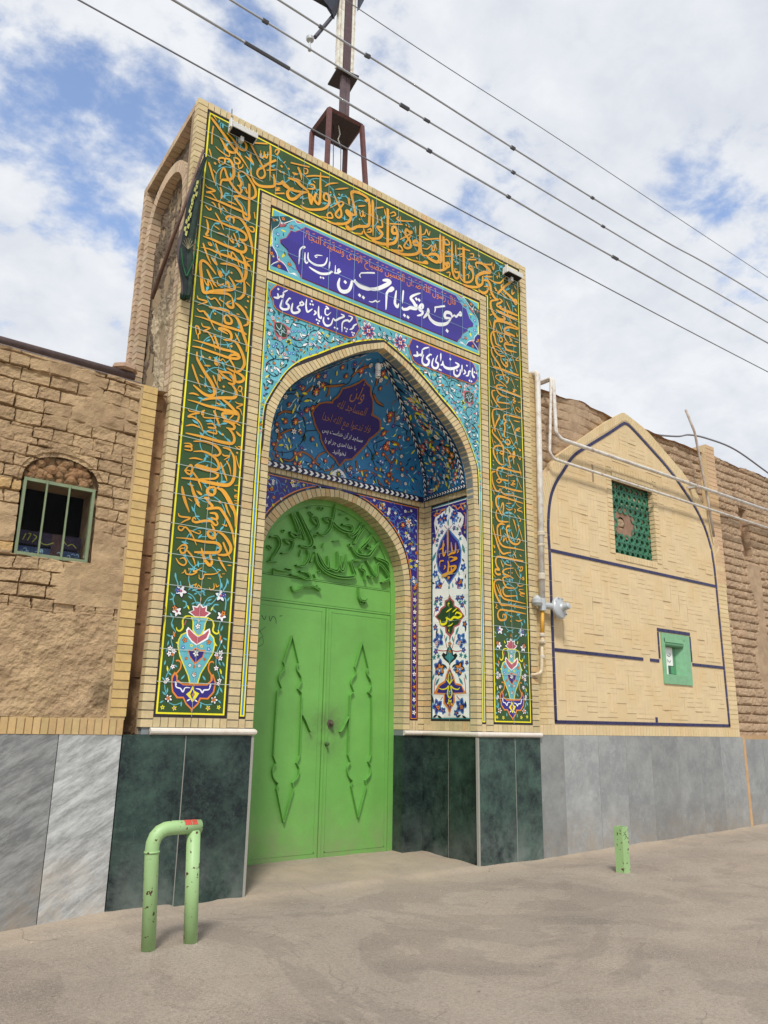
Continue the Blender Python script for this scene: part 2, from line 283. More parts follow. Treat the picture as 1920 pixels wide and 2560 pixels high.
BAND="""a 46 2908,7949 2964,7904 3051,7832 3120,7775 3215,7692 3278,7649 3342,7594 3401,7529
a 17 2928,7992 2984,7944
c 25 2945,7856 2938,7752 2943,7618
a 24 2918,7549 2939,7498 2961,7442
b 41 3108,7857 3182,7814 3240,7762 3290,7738 3337,7750 3355,7791 3343,7836 3305,7854
b 40 3028,7750 3073,7705 3118,7642 3183,7638 3229,7668 3242,7732 3215,7774
b 21 2987,7616 3035,7592 3106,7573 3153,7572 3156,7611 3095,7717
b 30 3059,7425 3034,7461 3054,7499 3105,7516 3109,7462 3071,7424
b 48 3099,7516 3156,7536 3200,7502 3225,7434 3223,7346 3186,7291 3141,7263 3092,7232 3081,7154
b 41 3074,7236 3078,7330 3102,7394 3127,7373 3149,7316 3188,7267 3238,7218 3300,7174 3344,7145 3409,7152 3467,7182 3506,7235 3505,7297 3480,7348 3434,7400 3383,7444 3328,7460 3282,7431
b 41 3282,7431 3293,7362 3326,7316 3312,7266 3276,7261
b 34 3294,7263 3333,7220 3308,7153
c 41 3423,7351 3431,7224 3437,7103 3444,6948
b 33 3241,7109 3303,7132 3343,7157
a 37 3246,7111 3309,7055 3360,7006 3378,6918
z 41 2910,6952 2999,6958 3130,6965 3269,6964 3375,6964 3424,6943
b 26 2910,7095 2934,7071 2990,7074 3025,7066 2928,7005 2989,7019 3055,6972
a 30 3080,6942 3095,6895 3121,6823
a 35 2926,7381 2961,7301 2996,7215 3031,7136
c 30 3082,7142 3104,7080 3106,7009
d 30 3001,7404
b 18 2982,7318 3030,7281
b 30 3206,7580 3252,7598 3289,7579 3274,7540 3233,7532 3212,7577
b 21 3269,7531 3284,7482 3323,7521 3329,7562
b 27 3394,7722 3417,7734 3414,7688 3442,7651 3462,7617
b 27 3342,7676 3398,7660 3449,7635
c 37 3368,7914 3436,7821 3504,7734 3578,7643 3607,7575 3592,7522 3551,7489 3512,7515 3520,7582 3572,7640 3654,7740 3737,7821
a 47 3651,7980 3661,7880 3667,7721 3674,7512
c 26 3443,7902 3613,7979
b 20 3533,7852 3545,7774 3576,7777 3580,7857 3587,7796 3619,7787 3621,7853
z 51 3435,7571 3434,7488 3476,7414 3539,7388 3630,7414 3721,7464 3740,7512 3718,7623
c 23 3623,7627 3745,7695
b 19 3353,7273 3389,7266 3405,7217 3366,7255
b 23 3178,7006 3230,7018 3294,7018
b 21 2997,6916 3026,6911 3057,6872
b 24 2930,6849 2972,6815 2999,6827 2992,6847
b 18 3115,6929 3188,6884
b 46 3367,6958 3394,6903 3436,6898 3451,6941 3441,6998
c 20 3506,7027 3523,6949
b 36 3211,6772 3180,6800 3206,6836 3264,6838 3269,6774
b 45 3229,6843 3320,6870 3380,6848 3433,6781 3474,6696 3505,6601 3518,6498
z 43 2917,6705 3017,6715 3112,6722 3215,6720 3318,6730 3401,6719 3433,6684 3425,6639 3373,6617 3343,6628
b 45 3368,6608 3417,6582 3438,6537 3418,6487 3361,6469 3291,6475 3176,6473 3052,6479 2936,6475
b 32 2957,6688 2979,6628 2985,6554 2967,6506 3005,6511
a 26 3048,6812 3110,6739 3136,6698 3163,6644
b 17 3044,6651 3102,6635 3108,6626
c 25 3280,6660 3317,6592 3357,6520
b 24 3206,6615 3238,6570 3286,6543 3251,6618
b 26 3089,6582 3133,6590 3179,6592
b 22 2995,6431 3014,6404 3041,6410 3011,6438
z 39 2921,6336 3018,6354 3130,6349 3242,6355 3357,6355 3445,6350 3504,6344
a 31 2943,6397 2977,6320 3016,6244 3054,6185
a 26 3082,6451 3123,6364 3162,6298
b 23 3041,6277 3072,6238 3119,6206 3079,6282
b 25 3219,6433 3240,6383 3270,6366 3277,6428 3332,6380 3380,6288
b 48 3367,6459 3417,6415 3447,6327 3459,6237 3441,6160 3392,6118 3335,6107
b 45 3155,6238 3249,6270 3334,6276 3396,6224 3424,6154
b 44 3441,6160 3453,6072 3453,5991 3412,5923 3367,5901
b 46 3117,6091 3057,6147 2999,6186 2949,6189 2935,6132 2957,6000 2981,5880 3011,5841 3110,5896 3250,5960 3315,5990 3341,6023 3309,6080 3259,6130
b 36 3048,5850 3165,5894 3264,5920 3316,5899
a 35 3010,6111 3060,6034 3110,5969 3139,5952
b 24 3128,6164 3149,6109 3173,6084 3156,6152 3200,6100
b 24 2982,5993 3019,5939 3041,5937 3030,6000 3066,5969 3101,5903
b 23 3132,6034 3153,5980 3211,6019 3159,5971
d 26 3290,6182
b 34 3235,6011 3243,6054 3267,6035 3281,5995 3326,6000
a 12 3324,6028 3414,6051
a 20 3439,6442 3457,6426 3528,6431 3461,6380 3505,6338 3530,6230
a 20 3466,6141 3521,6104
b 24 3459,6823 3507,6832 3522,6789 3481,6772 3442,6815
d 26 3506,5976
d 26 3504,5923
b 37 3316,5905 3332,5848 3336,5787 3286,5780 3267,5813 3308,5857
b 43 3354,5851 3419,5823 3474,5780 3499,5745
a 40 3066,5695 3152,5709 3234,5722 3290,5725 3299,5678
b 22 2930,5778 2949,5746 3045,5748 2944,5678
b 21 3046,5810 3080,5789 3127,5818 3174,5779 3199,5749
b 19 3171,5828 3233,5806
b 23 2937,5632 2971,5611 3018,5628 3058,5598
d 23 3141,5644
b 19 3380,5729 3420,5732
b 17 3469,5853 3504,5837
b 38 3465,5781 3516,5724 3520,5658 3471,5618
b 37 3269,5676 3244,5640 3265,5586 3325,5596 3328,5641 3280,5680
b 44 3307,5690 3369,5695 3424,5641 3464,5554 3499,5475 3526,5411 3523,5332
z 40 2921,5542 3027,5552 3125,5548 3235,5542 3346,5547 3448,5548 3517,5532
a 23 3016,5619 3092,5553 3153,5459
b 24 3380,5508 3446,5413
b 23 3000,5493 3024,5458 3098,5467 3028,5405 3081,5412 3141,5345 3177,5237
b 24 2959,5344 2941,5430 2973,5430 2993,5377 2975,5349 2984,5299
a 33 3146,5412 3191,5324 3230,5244
b 39 3302,5465 3195,5489 3248,5508 3322,5494 3343,5434 3301,5398 3252,5388
b 43 3285,5393 3390,5406 3451,5348 3496,5268 3513,5190 3479,5114 3415,5072 3314,5085
z 41 2928,5275 3028,5281 3146,5282 3255,5279 3365,5287 3450,5276
b 37 2924,5204 3007,5215 3125,5210 3233,5207 3332,5205 3420,5222 3452,5249 3412,5263 3352,5239 3338,5202 3393,5131 3420,5069
d 28 3350,5343
d 27 3046,5123
d 27 3122,5139
b 24 3178,5146 3182,5099 3210,5086 3185,5132 3242,5090
a 16 3215,5163 3244,5145 3269,5169 3341,5094
b 24 3069,5037 3137,5053
b 45 2980,5163 2986,5096 3028,5030 3087,4957 3157,4883 3200,4811 3199,4758 3148,4728 3084,4736 3024,4766 2969,4797
a 29 2938,5012 2980,4920 3017,4847 3048,4788
b 16 3026,4923 3075,4901
d 25 3095,4820
b 24 3218,4992 3238,4934 3255,4928 3234,4991 3281,4941
a 27 3172,4962 3209,4893 3252,4831
b 32 3209,5037 3264,5027 3350,5042 3391,5011 3401,4949
b 30 3390,4957 3300,4984 3220,5030
b 40 3415,5067 3471,5062 3518,5033 3499,4989 3433,4969 3417,5041
b 41 3404,5059 3416,4975 3398,4927 3342,4927
b 44 3381,4922 3435,4873 3445,4816 3414,4781 3296,4748 3171,4708 3080,4662
d 26 3298,4871
d 26 3301,4821
b 19 3456,4884 3475,4928 3504,4920 3491,4872 3456,4884
a 14 3501,4886 3529,4802
b 23 2932,4693 2982,4707 3040,4703
z 38 2923,4624 3020,4625 3125,4617 3252,4620 3388,4614 3498,4612
b 38 3286,4735 3354,4706 3423,4661 3487,4609
b 18 3226,4676 3281,4665
b 20 3439,4745 3473,4733 3528,4737 3460,4687 3499,4676 3531,4615
a 26 3207,4587 3237,4538
b 23 2937,4535 2954,4514 3015,4520 3061,4522 2987,4487 2944,4451 2995,4459 3053,4438 3093,4392 3119,4327
z 47 3115,4567 3091,4535 3099,4506
c 18 3099,4506 3122,4487 3278,4520
a 32 3214,4589 3252,4505 3296,4428
z 41 3238,4616 3383,4629 3483,4618
b 40 3407,4667 3482,4628 3487,4561 3446,4518 3364,4518 3312,4557 3316,4584 3369,4598 3429,4604 3389,4541
b 37 3317,4501 3381,4507 3437,4490 3450,4457 3424,4439 3359,4439
b 41 3375,4443 3433,4400 3459,4343 3441,4292 3361,4278 3249,4277 3097,4281 2934,4277
b 18 3468,4514 3519,4500
b 21 3474,4431 3493,4404 3527,4391 3480,4427
d 25 3328,4358
b 22 3147,4426 3209,4442 3244,4405 3161,4394 3228,4406
b 22 3244,4405 3259,4352 3206,4349 3149,4350
b 23 2928,4350 3002,4379 3080,4368
b 35 3021,4212 3122,4237 3216,4234 3281,4208 3316,4160 3282,4122 3235,4121
b 39 3030,4109 3130,4133 3215,4117 3280,4081 3311,4022 3289,3977 3227,3968 3143,3975 3067,3973 3155,3953 3259,3950 3308,3926 3280,3885 3204,3864 3123,3847
b 25 2924,4169 2988,4179 3006,4154 2936,4142 2996,4151 3009,4115 2934,4107
b 22 2991,4026 3056,4045 3138,4044
b 27 2953,3890 2984,3936 3017,3967 3035,3932 3020,3875 2984,3877 2967,3903 3027,3906
a 27 3032,3907 3087,3854 3122,3798 3153,3735
b 31 3338,4222 3397,4225 3436,4203
b 47 3425,4211 3468,4149 3485,4060 3487,3958 3466,3883 3415,3842 3311,3831 3207,3830 3079,3833 2930,3817
a 30 3324,4065 3362,3987 3393,3928 3412,3882
b 21 3338,4155 3361,4140 3419,4148 3359,4093
a 23 3386,4094 3427,4037 3450,3950
b 19 3470,4268 3521,4244 3535,4273 3502,4271
d 22 3502,4203
c 17 3488,4169 3515,4092 3544,4037
a 30 3022,3792 3075,3695 3124,3598 3147,3563
a 30 2942,3737 2969,3660 3001,3579 3042,3501
b 40 3283,3716 3231,3716 3208,3746 3231,3780 3292,3797
b 38 3292,3797 3291,3747 3278,3710
b 42 3303,3795 3368,3773 3431,3705 3479,3634 3509,3585
b 20 3093,3723 3131,3696 3151,3695 3113,3722
b 30 3179,3671 3231,3662
a 30 3189,3669 3244,3625 3272,3596 3258,3574 3213,3561
d 29 3353,3655
b 27 3229,3554 3304,3582 3361,3588 3389,3563
a 26 3408,3661 3446,3574
b 12 3016,3631 3063,3606
c 11 3495,3853 3537,3867
b 14 3492,3817 3520,3803 3499,3803 3542,3802
b 12 3507,3760 3535,3745 3503,3744 3538,3776
c 10 3504,3729 3542,3726
b 13 3501,3698 3544,3701 3535,3675 3508,3675
b 42 3348,3799 3398,3764 3456,3690 3505,3610 3532,3535 3537,3427
b 35 3224,3774 3207,3732 3235,3707 3281,3721 3281,3781
a 34 2944,3718 2968,3641 2999,3570 3041,3491
a 32 3044,3738 3076,3667 3112,3596 3145,3563
b 30 3179,3667 3243,3674
b 34 3192,3665 3242,3625 3275,3597 3246,3572 3211,3561
b 37 3246,3567 3312,3589 3364,3584 3427,3516 3475,3446 3512,3368 3541,3236
a 26 3406,3661 3437,3592 3480,3521
b 22 2930,3467 2952,3438 3055,3441 3004,3404 2963,3373
b 36 3250,3524 3311,3530 3334,3500 3326,3474 3264,3483
b 30 3326,3474 3345,3433 3320,3415 3272,3445 3206,3439 3152,3420 3118,3409 3082,3417 3089,3452 3115,3437
b 35 3274,3421 3302,3383 3323,3323 3316,3283 3269,3290 3246,3325 3274,3354 3315,3351
b 41 3325,3362 3399,3340 3461,3287 3502,3225 3496,3166 3446,3135 3364,3127
b 16 3391,3436 3440,3425 3433,3443
b 20 3014,3344 2951,3343 2949,3314 2979,3305 3014,3344 3067,3301 3101,3259 3142,3185
a 15 3056,3322 3116,3309 3162,3302 3170,3327 3144,3332
z 42 2930,3227 3043,3236 3143,3232 3243,3234 3345,3240 3388,3213 3391,3175 3357,3146 3252,3130 3123,3116
a 30 3416,3260 3452,3193 3512,3096
b 27 2948,3109 2987,3157 3025,3172 3046,3147 3026,3097 2993,3092 2980,3128 3023,3139
a 24 3048,3124 3096,3084 3124,3046 3149,2984
b 39 3193,3169 3219,3097 3249,3045 3296,3013 3314,3049 3288,3116
a 30 3376,3105 3422,3040 3474,2975
b 21 2945,3034 2983,2989 3032,2977 3053,3013 3021,3045 2984,3031
b 15 3479,3038 3526,3040
b 18 3015,2897 3038,2914 3046,2933 3063,2899 3122,2901 3168,2931 3129,2930 3176,2950 3214,2979
c 9 3078,2956 3090,2930
b 16 3190,2910 3198,2870 3233,2874 3244,2913 3274,2921 3319,2927 3368,2943 3407,2976
c 11 3404,2943 3417,2911 3432,2918
c 8 3430,2946 3460,2950
c 8 3282,2885 3317,2884
c 7 3087,2872 3097,2871
b 12 3100,2811 3114,2767
b 14 3135,2802 3154,2804 3173,2816 3153,2767
b 16 3188,2813 3226,2780 3181,2775 3193,2809
c 10 3243,2778 3253,2777
b 16 3350,2846 3355,2795 3321,2777 3304,2799
b 13 3371,2844 3384,2813 3412,2835
b 30 3714,7913 3731,7961 3769,7971 3744,7899 3724,7908
z 54 3718,7613 3748,7521 3813,7543 3840,7585 3870,7561 3929,7551
b 55 3929,7551 3860,7566 3871,7542 4008,7540 4195,7610
b 62 3903,7665 4020,7684 4082,7654 4194,7619
b 56 4079,7712 3942,7674
a 54 4030,7877 4074,7799 4088,7727
d 34 3814,7778
d 34 3799,7702
d 34 3848,7701
d 30 3911,7792
a 28 3835,7828 3862,7871
c 31 3930,7886 4188,7956
b 29 4109,7897 4159,7912 4162,7863 4123,7833 4110,7887
b 62 4185,7605 4107,7558 4005,7431 3937,7409 3910,7464 3940,7527 3987,7569
b 52 4195,7610 4208,7547 4232,7460
c 51 4185,7595 4248,7565 4232,7460
b 51 4232,7469 4295,7648 4279,7550 4342,7520 4355,7676 4348,7824 4347,7965
c 31 4149,7807 4284,7883 4474,7952
b 35 4199,7721 4259,7741 4262,7692 4172,7649
c 25 4247,7794 4278,7780
b 32 4412,7795 4483,7869 4608,7941
b 32 4559,7825 4760,7942
b 53 4483,7616 4409,7622 4417,7696 4469,7700 4484,7597 4425,7499 4305,7424 4186,7379 4086,7382
a 35 3957,7761 4025,7775 3968,7737
c 29 3747,7381 3872,7441
b 29 3743,7451 3807,7482 3754,7427 3818,7459
d 24 4125,7488
d 24 4128,7431
a 49 4562,7735 4597,7670 4653,7595 4667,7510 4627,7461 4583,7492 4642,7600 4693,7694 4650,7694 4588,7625 4497,7533
b 32 4487,7760 4509,7750
d 30 4625,7785
a 33 4754,7805 4779,7694
b 35 4369,7365 4461,7387 4543,7424 4510,7478 4460,7426 4482,7396
b 57 4464,7338 4620,7368 4756,7449 4807,7543 4751,7578 4749,7618 4826,7603 4881,7607
c 55 4881,7617 4843,7754 4805,7902 4935,7964
z 55 4949,7515 4887,7436 4812,7383 4757,7409
b 26 3549,7818 3544,7757 3580,7785 3586,7827 3608,7789 3625,7818 3626,7877
c 57 4878,7612 4840,7759 4808,7899 4934,7949 5058,7934 5015,7872
b 55 4878,7612 4792,7573 4737,7589 4757,7618 4803,7568 4794,7493 4732,7425 4595,7374
b 33 4772,7810 4781,7711
b 31 4906,7749 5027,7815
b 31 4930,7718 4954,7637 4987,7652 4985,7723 5010,7651 5031,7692
d 26 4940,7579
a 68 5075,7942 5090,7803 5089,7646 5069,7544 4916,7466 4788,7369 4744,7390 4753,7444
a 66 5132,7948 5143,7722 5151,7436
b 55 5004,7484 5028,7423 5118,7391 5242,7444 5297,7530 5251,7562 5215,7598 5295,7634 5269,7769
b 38 5050,7443 5116,7482 5115,7523 5060,7478
b 37 4875,7357 4973,7389 4994,7439
c 32 5192,7855 5306,7923
c 30 5211,7764 5225,7655
a 35 5324,7900 5350,7795
c 64 5376,7935 5382,7672 5384,7370
b 33 5407,7874 5477,7927 5502,7896 5431,7842
b 33 5561,7901 5526,7853 5574,7843 5585,7912
c 30 5410,7727 5623,7811
c 31 5598,7854 5805,7936
c 64 5542,7647 5459,7611 5458,7685 5505,7716 5542,7637 5531,7558 5474,7470 5312,7391 5130,7365
b 34 5414,7508 5449,7512
d 31 5684,7827
d 31 5732,7827
b 56 5579,7568 5674,7651 5782,7763 5733,7752 5684,7763 5673,7683 5747,7619 5760,7539 5700,7493 5652,7504 5699,7598 5771,7715
b 39 5429,7358 5534,7391 5629,7431 5580,7484 5545,7427
a 33 5577,7694 5601,7673
a 34 5837,7884 5850,7771
a 76 5924,7934 5925,7749 5932,7580 5970,7509 6058,7535
b 34 5869,7747 5994,7833 6031,7916 6070,7845 6095,7922
c 60 5907,7623 5821,7597 5808,7634 5870,7671 5908,7580 5871,7490 5725,7408 5582,7369 5440,7362
b 73 6020,7530 6083,7502 6211,7500 6262,7565 6211,7609 6109,7577 6058,7524
a 76 6276,7945 6276,7735 6288,7543 6224,7495
c 34 5969,7736 6250,7873
b 34 5957,7601 6045,7627 6121,7713 6134,7642 6172,7669 6185,7762 6211,7664
b 40 5775,7354 5909,7377 6046,7412 6021,7434 5946,7382
b 26 5859,7431 5884,7410
b 38 6315,7862 6394,7918 6447,7874 6367,7829 6341,7873
b 30 6393,7718 6433,7756 6420,7784 6473,7773
c 28 6367,7652 6472,7695
c 68 6334,7943 6333,7721 6338,7448
b 57 6061,7355 6204,7375 6349,7443 6406,7522 6372,7528 6418,7575 6440,7527 6349,7452
a 64 6489,7932 6487,7689 6497,7483 6543,7396 6601,7419 6613,7500 6543,7482 6544,7530 6590,7539
b 38 6558,7913 6558,7796 6563,7720
d 31 6550,7643
d 31 6591,7645
b 37 6383,7409 6451,7436 6428,7342
c 36 6593,7864 6700,7904 6831,7929
c 75 6706,7936 6709,7683 6711,7404
b 51 6625,7534 6647,7437 6729,7402 6836,7453 6885,7540 6863,7628 6803,7653 6816,7687 6863,7687 6862,7609
b 33 6604,7757 6675,7815 6698,7796 6627,7747
b 34 6818,7875 6891,7905 6890,7855 6830,7830
c 36 6781,7771 6951,7841
b 30 6976,7921 7013,7926 7000,7901
b 29 6754,7527 6802,7536 6789,7473
b 75 6972,7701 6937,7776 7048,7821 7146,7801 7220,7751 7082,7686 6970,7593 6945,7505 6980,7450 7054,7498 7068,7592 7069,7631
b 55 6670,7350 6799,7362 6943,7407 7041,7464
b 69 7067,7562 7166,7591 7215,7540 7237,7441 7310,7370 7385,7378
b 62 6979,7382 7063,7365 7137,7403 7189,7491
b 39 7093,7631 7268,7695
b 46 7180,7636 7304,7624 7419,7659 7485,7735 7552,7811
b 39 7023,7801 7235,7877 7262,7928
b 40 7249,7902 7284,7816 7312,7918
a 36 7398,7821 7408,7725
c 61 7778,7895 7614,7734 7481,7603 7363,7468
b 67 7470,7659 7443,7598 7505,7562 7658,7499 7734,7437 7749,7493 7710,7498 7669,7453
b 40 7289,7539 7339,7509 7313,7499
b 43 7663,7652 7661,7570 7715,7621
b 36 7706,7729 7756,7677
b 52 7386,7398 7449,7382 7409,7338 7345,7294 7357,7259 7446,7292
b 69 7345,7265 7470,7251 7637,7262 7780,7263
b 67 7318,7196 7468,7182 7634,7191 7764,7198
b 70 7347,7354 7233,7302 7219,7219 7254,7144 7339,7078 7440,7084 7504,7126 7441,7143
a 40 7497,7310 7570,7198 7656,7071
a 35 7539,7405 7637,7262
b 28 7415,7518 7579,7450
b 41 7705,7356 7743,7320
b 70 7257,6771 7273,6929 7313,7020 7464,7063 7630,7072 7785,7066
b 59 7771,7041 7590,7019 7486,6954 7509,6894 7611,6890
b 40 7696,7124 7722,7113
a 34 7189,6996 7235,6877
a 34 7375,7012 7446,6872
b 38 7191,7064 7253,7105
d 34 7130,7347
d 34 7205,7389
d 34 7216,7345
b 39 7090,7473 7164,7501 7176,7476
b 28 7332,7715 7370,7740 7356,7695
b 47 7259,6894 7267,6825 7292,6733 7318,6670 7411,6665
b 51 7323,6858 7249,6833 7210,6763 7217,6673 7261,6595 7314,6534 7388,6515 7482,6537
b 29 7323,6858 7445,6856
a 27 7324,6902 7341,6828 7386,6779
b 38 7377,6776 7424,6799 7432,6751 7385,6728 7377,6776
b 48 7505,6979 7494,6924 7694,6911 7579,6916 7512,6901 7473,6851 7499,6802 7555,6763
b 52 7574,6769 7498,6744 7477,6694 7523,6651 7608,6657 7724,6672
b 43 7497,6722 7612,6752 7728,6768
b 31 7568,6861 7614,6826 7587,6853 7633,6825 7575,6791
b 32 7726,6980 7743,6927 7764,6956
c 21 7719,7052 7788,7061
b 26 7682,6826 7769,6840
b 52 7252,6606 7214,6558 7231,6486 7284,6433 7347,6382 7391,6318 7426,6265 7461,6177
d 29 7362,6574
b 22 7446,6612 7521,6586
d 23 7322,6480
b 25 7261,6623 7363,6628 7454,6564
b 44 7397,6511 7404,6442 7458,6395 7514,6391 7525,6430 7488,6440 7545,6472
b 29 7509,6503 7545,6479
c 22 7599,6647 7643,6552 7678,6463 7722,6361
c 19 7547,6530 7628,6397
b 28 7770,6622 7700,6549 7778,6559
a 30 7202,6421 7227,6345 7244,6308
c 51 7244,6308 7391,6318 7559,6319 7749,6327
b 21 7226,6323 7307,6278
d 28 7306,6243
b 40 7500,6224 7537,6228 7525,6161 7497,6131
c 28 7491,6256 7333,6209 7286,6167 7331,6139 7422,6117 7513,6073
b 19 7585,6256 7665,6117
b 24 7670,6246 7746,6254
b 34 7617,6089 7663,6067 7625,6042 7664,6088 7702,6078
b 29 7714,6159 7733,6151
b 43 7458,6078 7365,6072 7300,6033 7317,5968 7380,5931 7471,5929 7546,5936
z 50 7228,6019 7391,6010 7567,6012 7775,6014
b 47 7280,5965 7217,5940 7215,5878 7250,5826 7302,5772 7365,5734
b 39 7343,5914 7305,5869 7321,5812 7413,5823 7561,5843
c 20 7215,6229 7249,6128 7265,6057
b 28 7603,5959 7659,5953 7620,5922 7677,5916 7619,5886 7666,5878
c 22 7714,5913 7772,5928
a 26 7186,5802 7220,5723
b 28 7702,5839 7673,5810 7737,5772 7767,5801 7712,5842
a 23 7600,5867 7652,5749 7696,5685
z 43 7559,5787 7410,5726 7291,5701 7219,5668
b 53 7228,5677 7208,5604 7223,5501 7248,5413 7255,5360
b 48 7335,5638 7342,5592 7295,5519 7257,5429
b 45 7436,5405 7448,5484 7431,5520 7469,5564 7425,5607 7444,5653 7500,5675
z 42 7482,5670 7611,5676 7772,5691
a 28 7553,5599 7597,5528 7622,5459
b 25 7619,5616 7751,5629
d 27 7190,5432
b 24 7339,5483 7357,5461
b 28 7738,5550 7661,5489 7745,5490
b 44 7257,5441 7202,5367 7227,5320 7297,5277 7359,5232 7402,5169 7409,5111 7398,5042 7413,4939
b 45 7413,4933 7323,4933 7254,4996 7220,5054 7222,5120 7268,5164 7340,5187 7393,5180
b 39 7328,5085 7373,5116 7409,5111 7372,5076 7328,5085
b 27 7275,5093 7292,5070 7264,5051
d 23 7209,4947
d 23 7212,4892
c 25 7292,5416 7335,5353 7370,5295
b 27 7379,5297 7415,5292 7396,5274
b 45 7431,5519 7447,5462 7437,5412 7426,5355 7452,5335
b 40 7451,5288 7497,5312 7542,5282 7504,5240 7459,5249 7451,5288
a 28 7579,5557 7631,5447 7673,5334 7690,5270
b 28 7660,5474 7737,5528 7728,5540
c 19 7544,5351 7597,5275 7669,5218
b 28 7698,5231 7744,5215 7715,5201
b 40 7438,5177 7519,5143 7554,5090 7507,5066 7514,5001 7530,4919 7476,4933
b 50 7554,5084 7618,5092 7612,5164 7591,5099 7605,4982
b 28 7675,5138 7729,5076 7740,5126
b 27 7671,5016 7714,4945 7747,4825
b 17 7182,5282 7207,5209 7232,5142
b 17 7225,5227 7269,5204
b 43 7178,4758 7192,4639 7242,4552 7294,4544 7331,4596
b 43 7249,4806 7187,4786 7177,4745
c 45 7749,4893 7583,4884 7420,4882 7313,4871 7276,4824 7283,4774 7335,4720 7415,4723 7487,4725
b 37 7254,4677 7308,4714 7352,4697 7307,4662 7254,4677
b 27 7462,4805 7544,4809 7600,4841
d 27 7453,4784
b 25 7532,4734 7615,4751 7559,4707 7622,4707 7530,4682 7612,4672
z 44 7270,4616 7394,4621 7574,4618 7757,4628
b 41 7331,4583 7356,4543 7426,4524 7589,4536 7763,4530
b 49 7769,4466 7568,4474 7407,4482 7284,4471 7247,4426 7254,4351 7288,4306 7330,4250 7355,4217
b 42 7332,4314 7369,4398 7385,4349 7364,4231
b 42 7270,4296 7243,4247 7249,4185 7292,4142 7379,4145 7477,4161
c 17 7563,4590 7588,4517 7630,4433 7711,4396
b 25 7431,4403 7539,4423
b 24 7429,4338 7491,4324 7564,4356
b 31 7591,4361 7609,4339 7589,4296
b 27 7739,4408 7645,4352 7727,4347 7745,4324
b 28 7643,4280 7696,4244 7704,4213 7676,4202
d 23 7499,4287
d 23 7502,4246
d 19 7189,4168
c 17 7177,4387 7183,4287
c 17 7173,4584 7223,4485
c 18 7645,4837 7741,4671
b 22 7464,4570 7518,4581
c 22 7559,4214 7609,4107
b 38 7404,4111 7317,4109 7263,4042
b 38 7502,4108 7430,4084
b 42 7404,4110 7325,4103 7264,4067 7261,3973 7276,3901 7318,3839 7386,3812 7545,3817 7761,3818
b 43 7178,4078 7193,3993 7233,3894 7265,3806 7315,3739 7366,3716 7436,3739 7507,3755
b 44 7502,4107 7457,4106 7429,4057 7453,3973 7495,3904 7565,3877 7637,3888 7684,3933 7649,3960 7620,3911
b 25 7315,4045 7321,3970 7336,3892
b 27 7365,3971 7382,3943 7362,3877 7416,3936 7424,3887
a 26 7517,4040 7567,3928
a 26 7577,4203 7625,4045
a 26 7647,4157 7697,4050 7747,3918
b 25 7171,3810 7204,3772 7205,3809
d 29 7202,3717
c 46 7736,3669 7539,3666 7382,3669 7278,3666 7235,3648 7216,3596 7240,3533 7282,3496 7213,3493 7212,3450 7254,3431 7306,3444
b 24 7552,3781 7602,3688
c 21 7541,3710 7582,3629 7652,3576
b 33 7652,3576 7715,3591 7704,3545 7659,3533 7688,3581
b 24 7667,3747 7703,3727
b 26 7311,3628 7352,3535
b 21 7379,3588 7448,3579 7519,3589
b 33 7553,3556 7412,3525 7341,3485 7375,3453 7461,3440 7548,3414
d 25 7454,3482
d 25 7515,3486
b 38 7461,3427 7356,3408 7346,3364 7371,3318 7421,3282 7579,3295
b 39 7404,3286 7352,3268 7342,3212 7383,3175 7452,3177 7602,3199
c 18 7570,3546 7621,3472 7681,3424
b 29 7691,3432 7727,3455 7735,3425 7699,3426
b 22 7599,3352 7651,3328 7732,3350
b 24 7730,3294 7640,3283 7657,3255 7746,3240 7656,3230 7673,3207 7735,3202
b 48 7312,3372 7252,3364 7192,3333 7182,3260 7213,3168 7262,3096 7311,3053 7431,3060 7605,3054 7764,3046
b 36 7217,3300 7249,3238 7298,3177 7365,3131 7520,3123 7758,3112
b 25 7259,3311 7315,3173
b 42 7761,2978 7602,2987 7429,2988 7292,2986 7240,2939 7247,2881 7288,2855 7374,2875 7392,2924 7333,2930 7323,2888
d 25 7469,2914
d 25 7472,2860
b 23 7202,3054 7226,3032 7200,3006 7242,2993
b 25 7555,2880 7624,2874 7687,2898
c 16 7161,3431 7211,3389"""
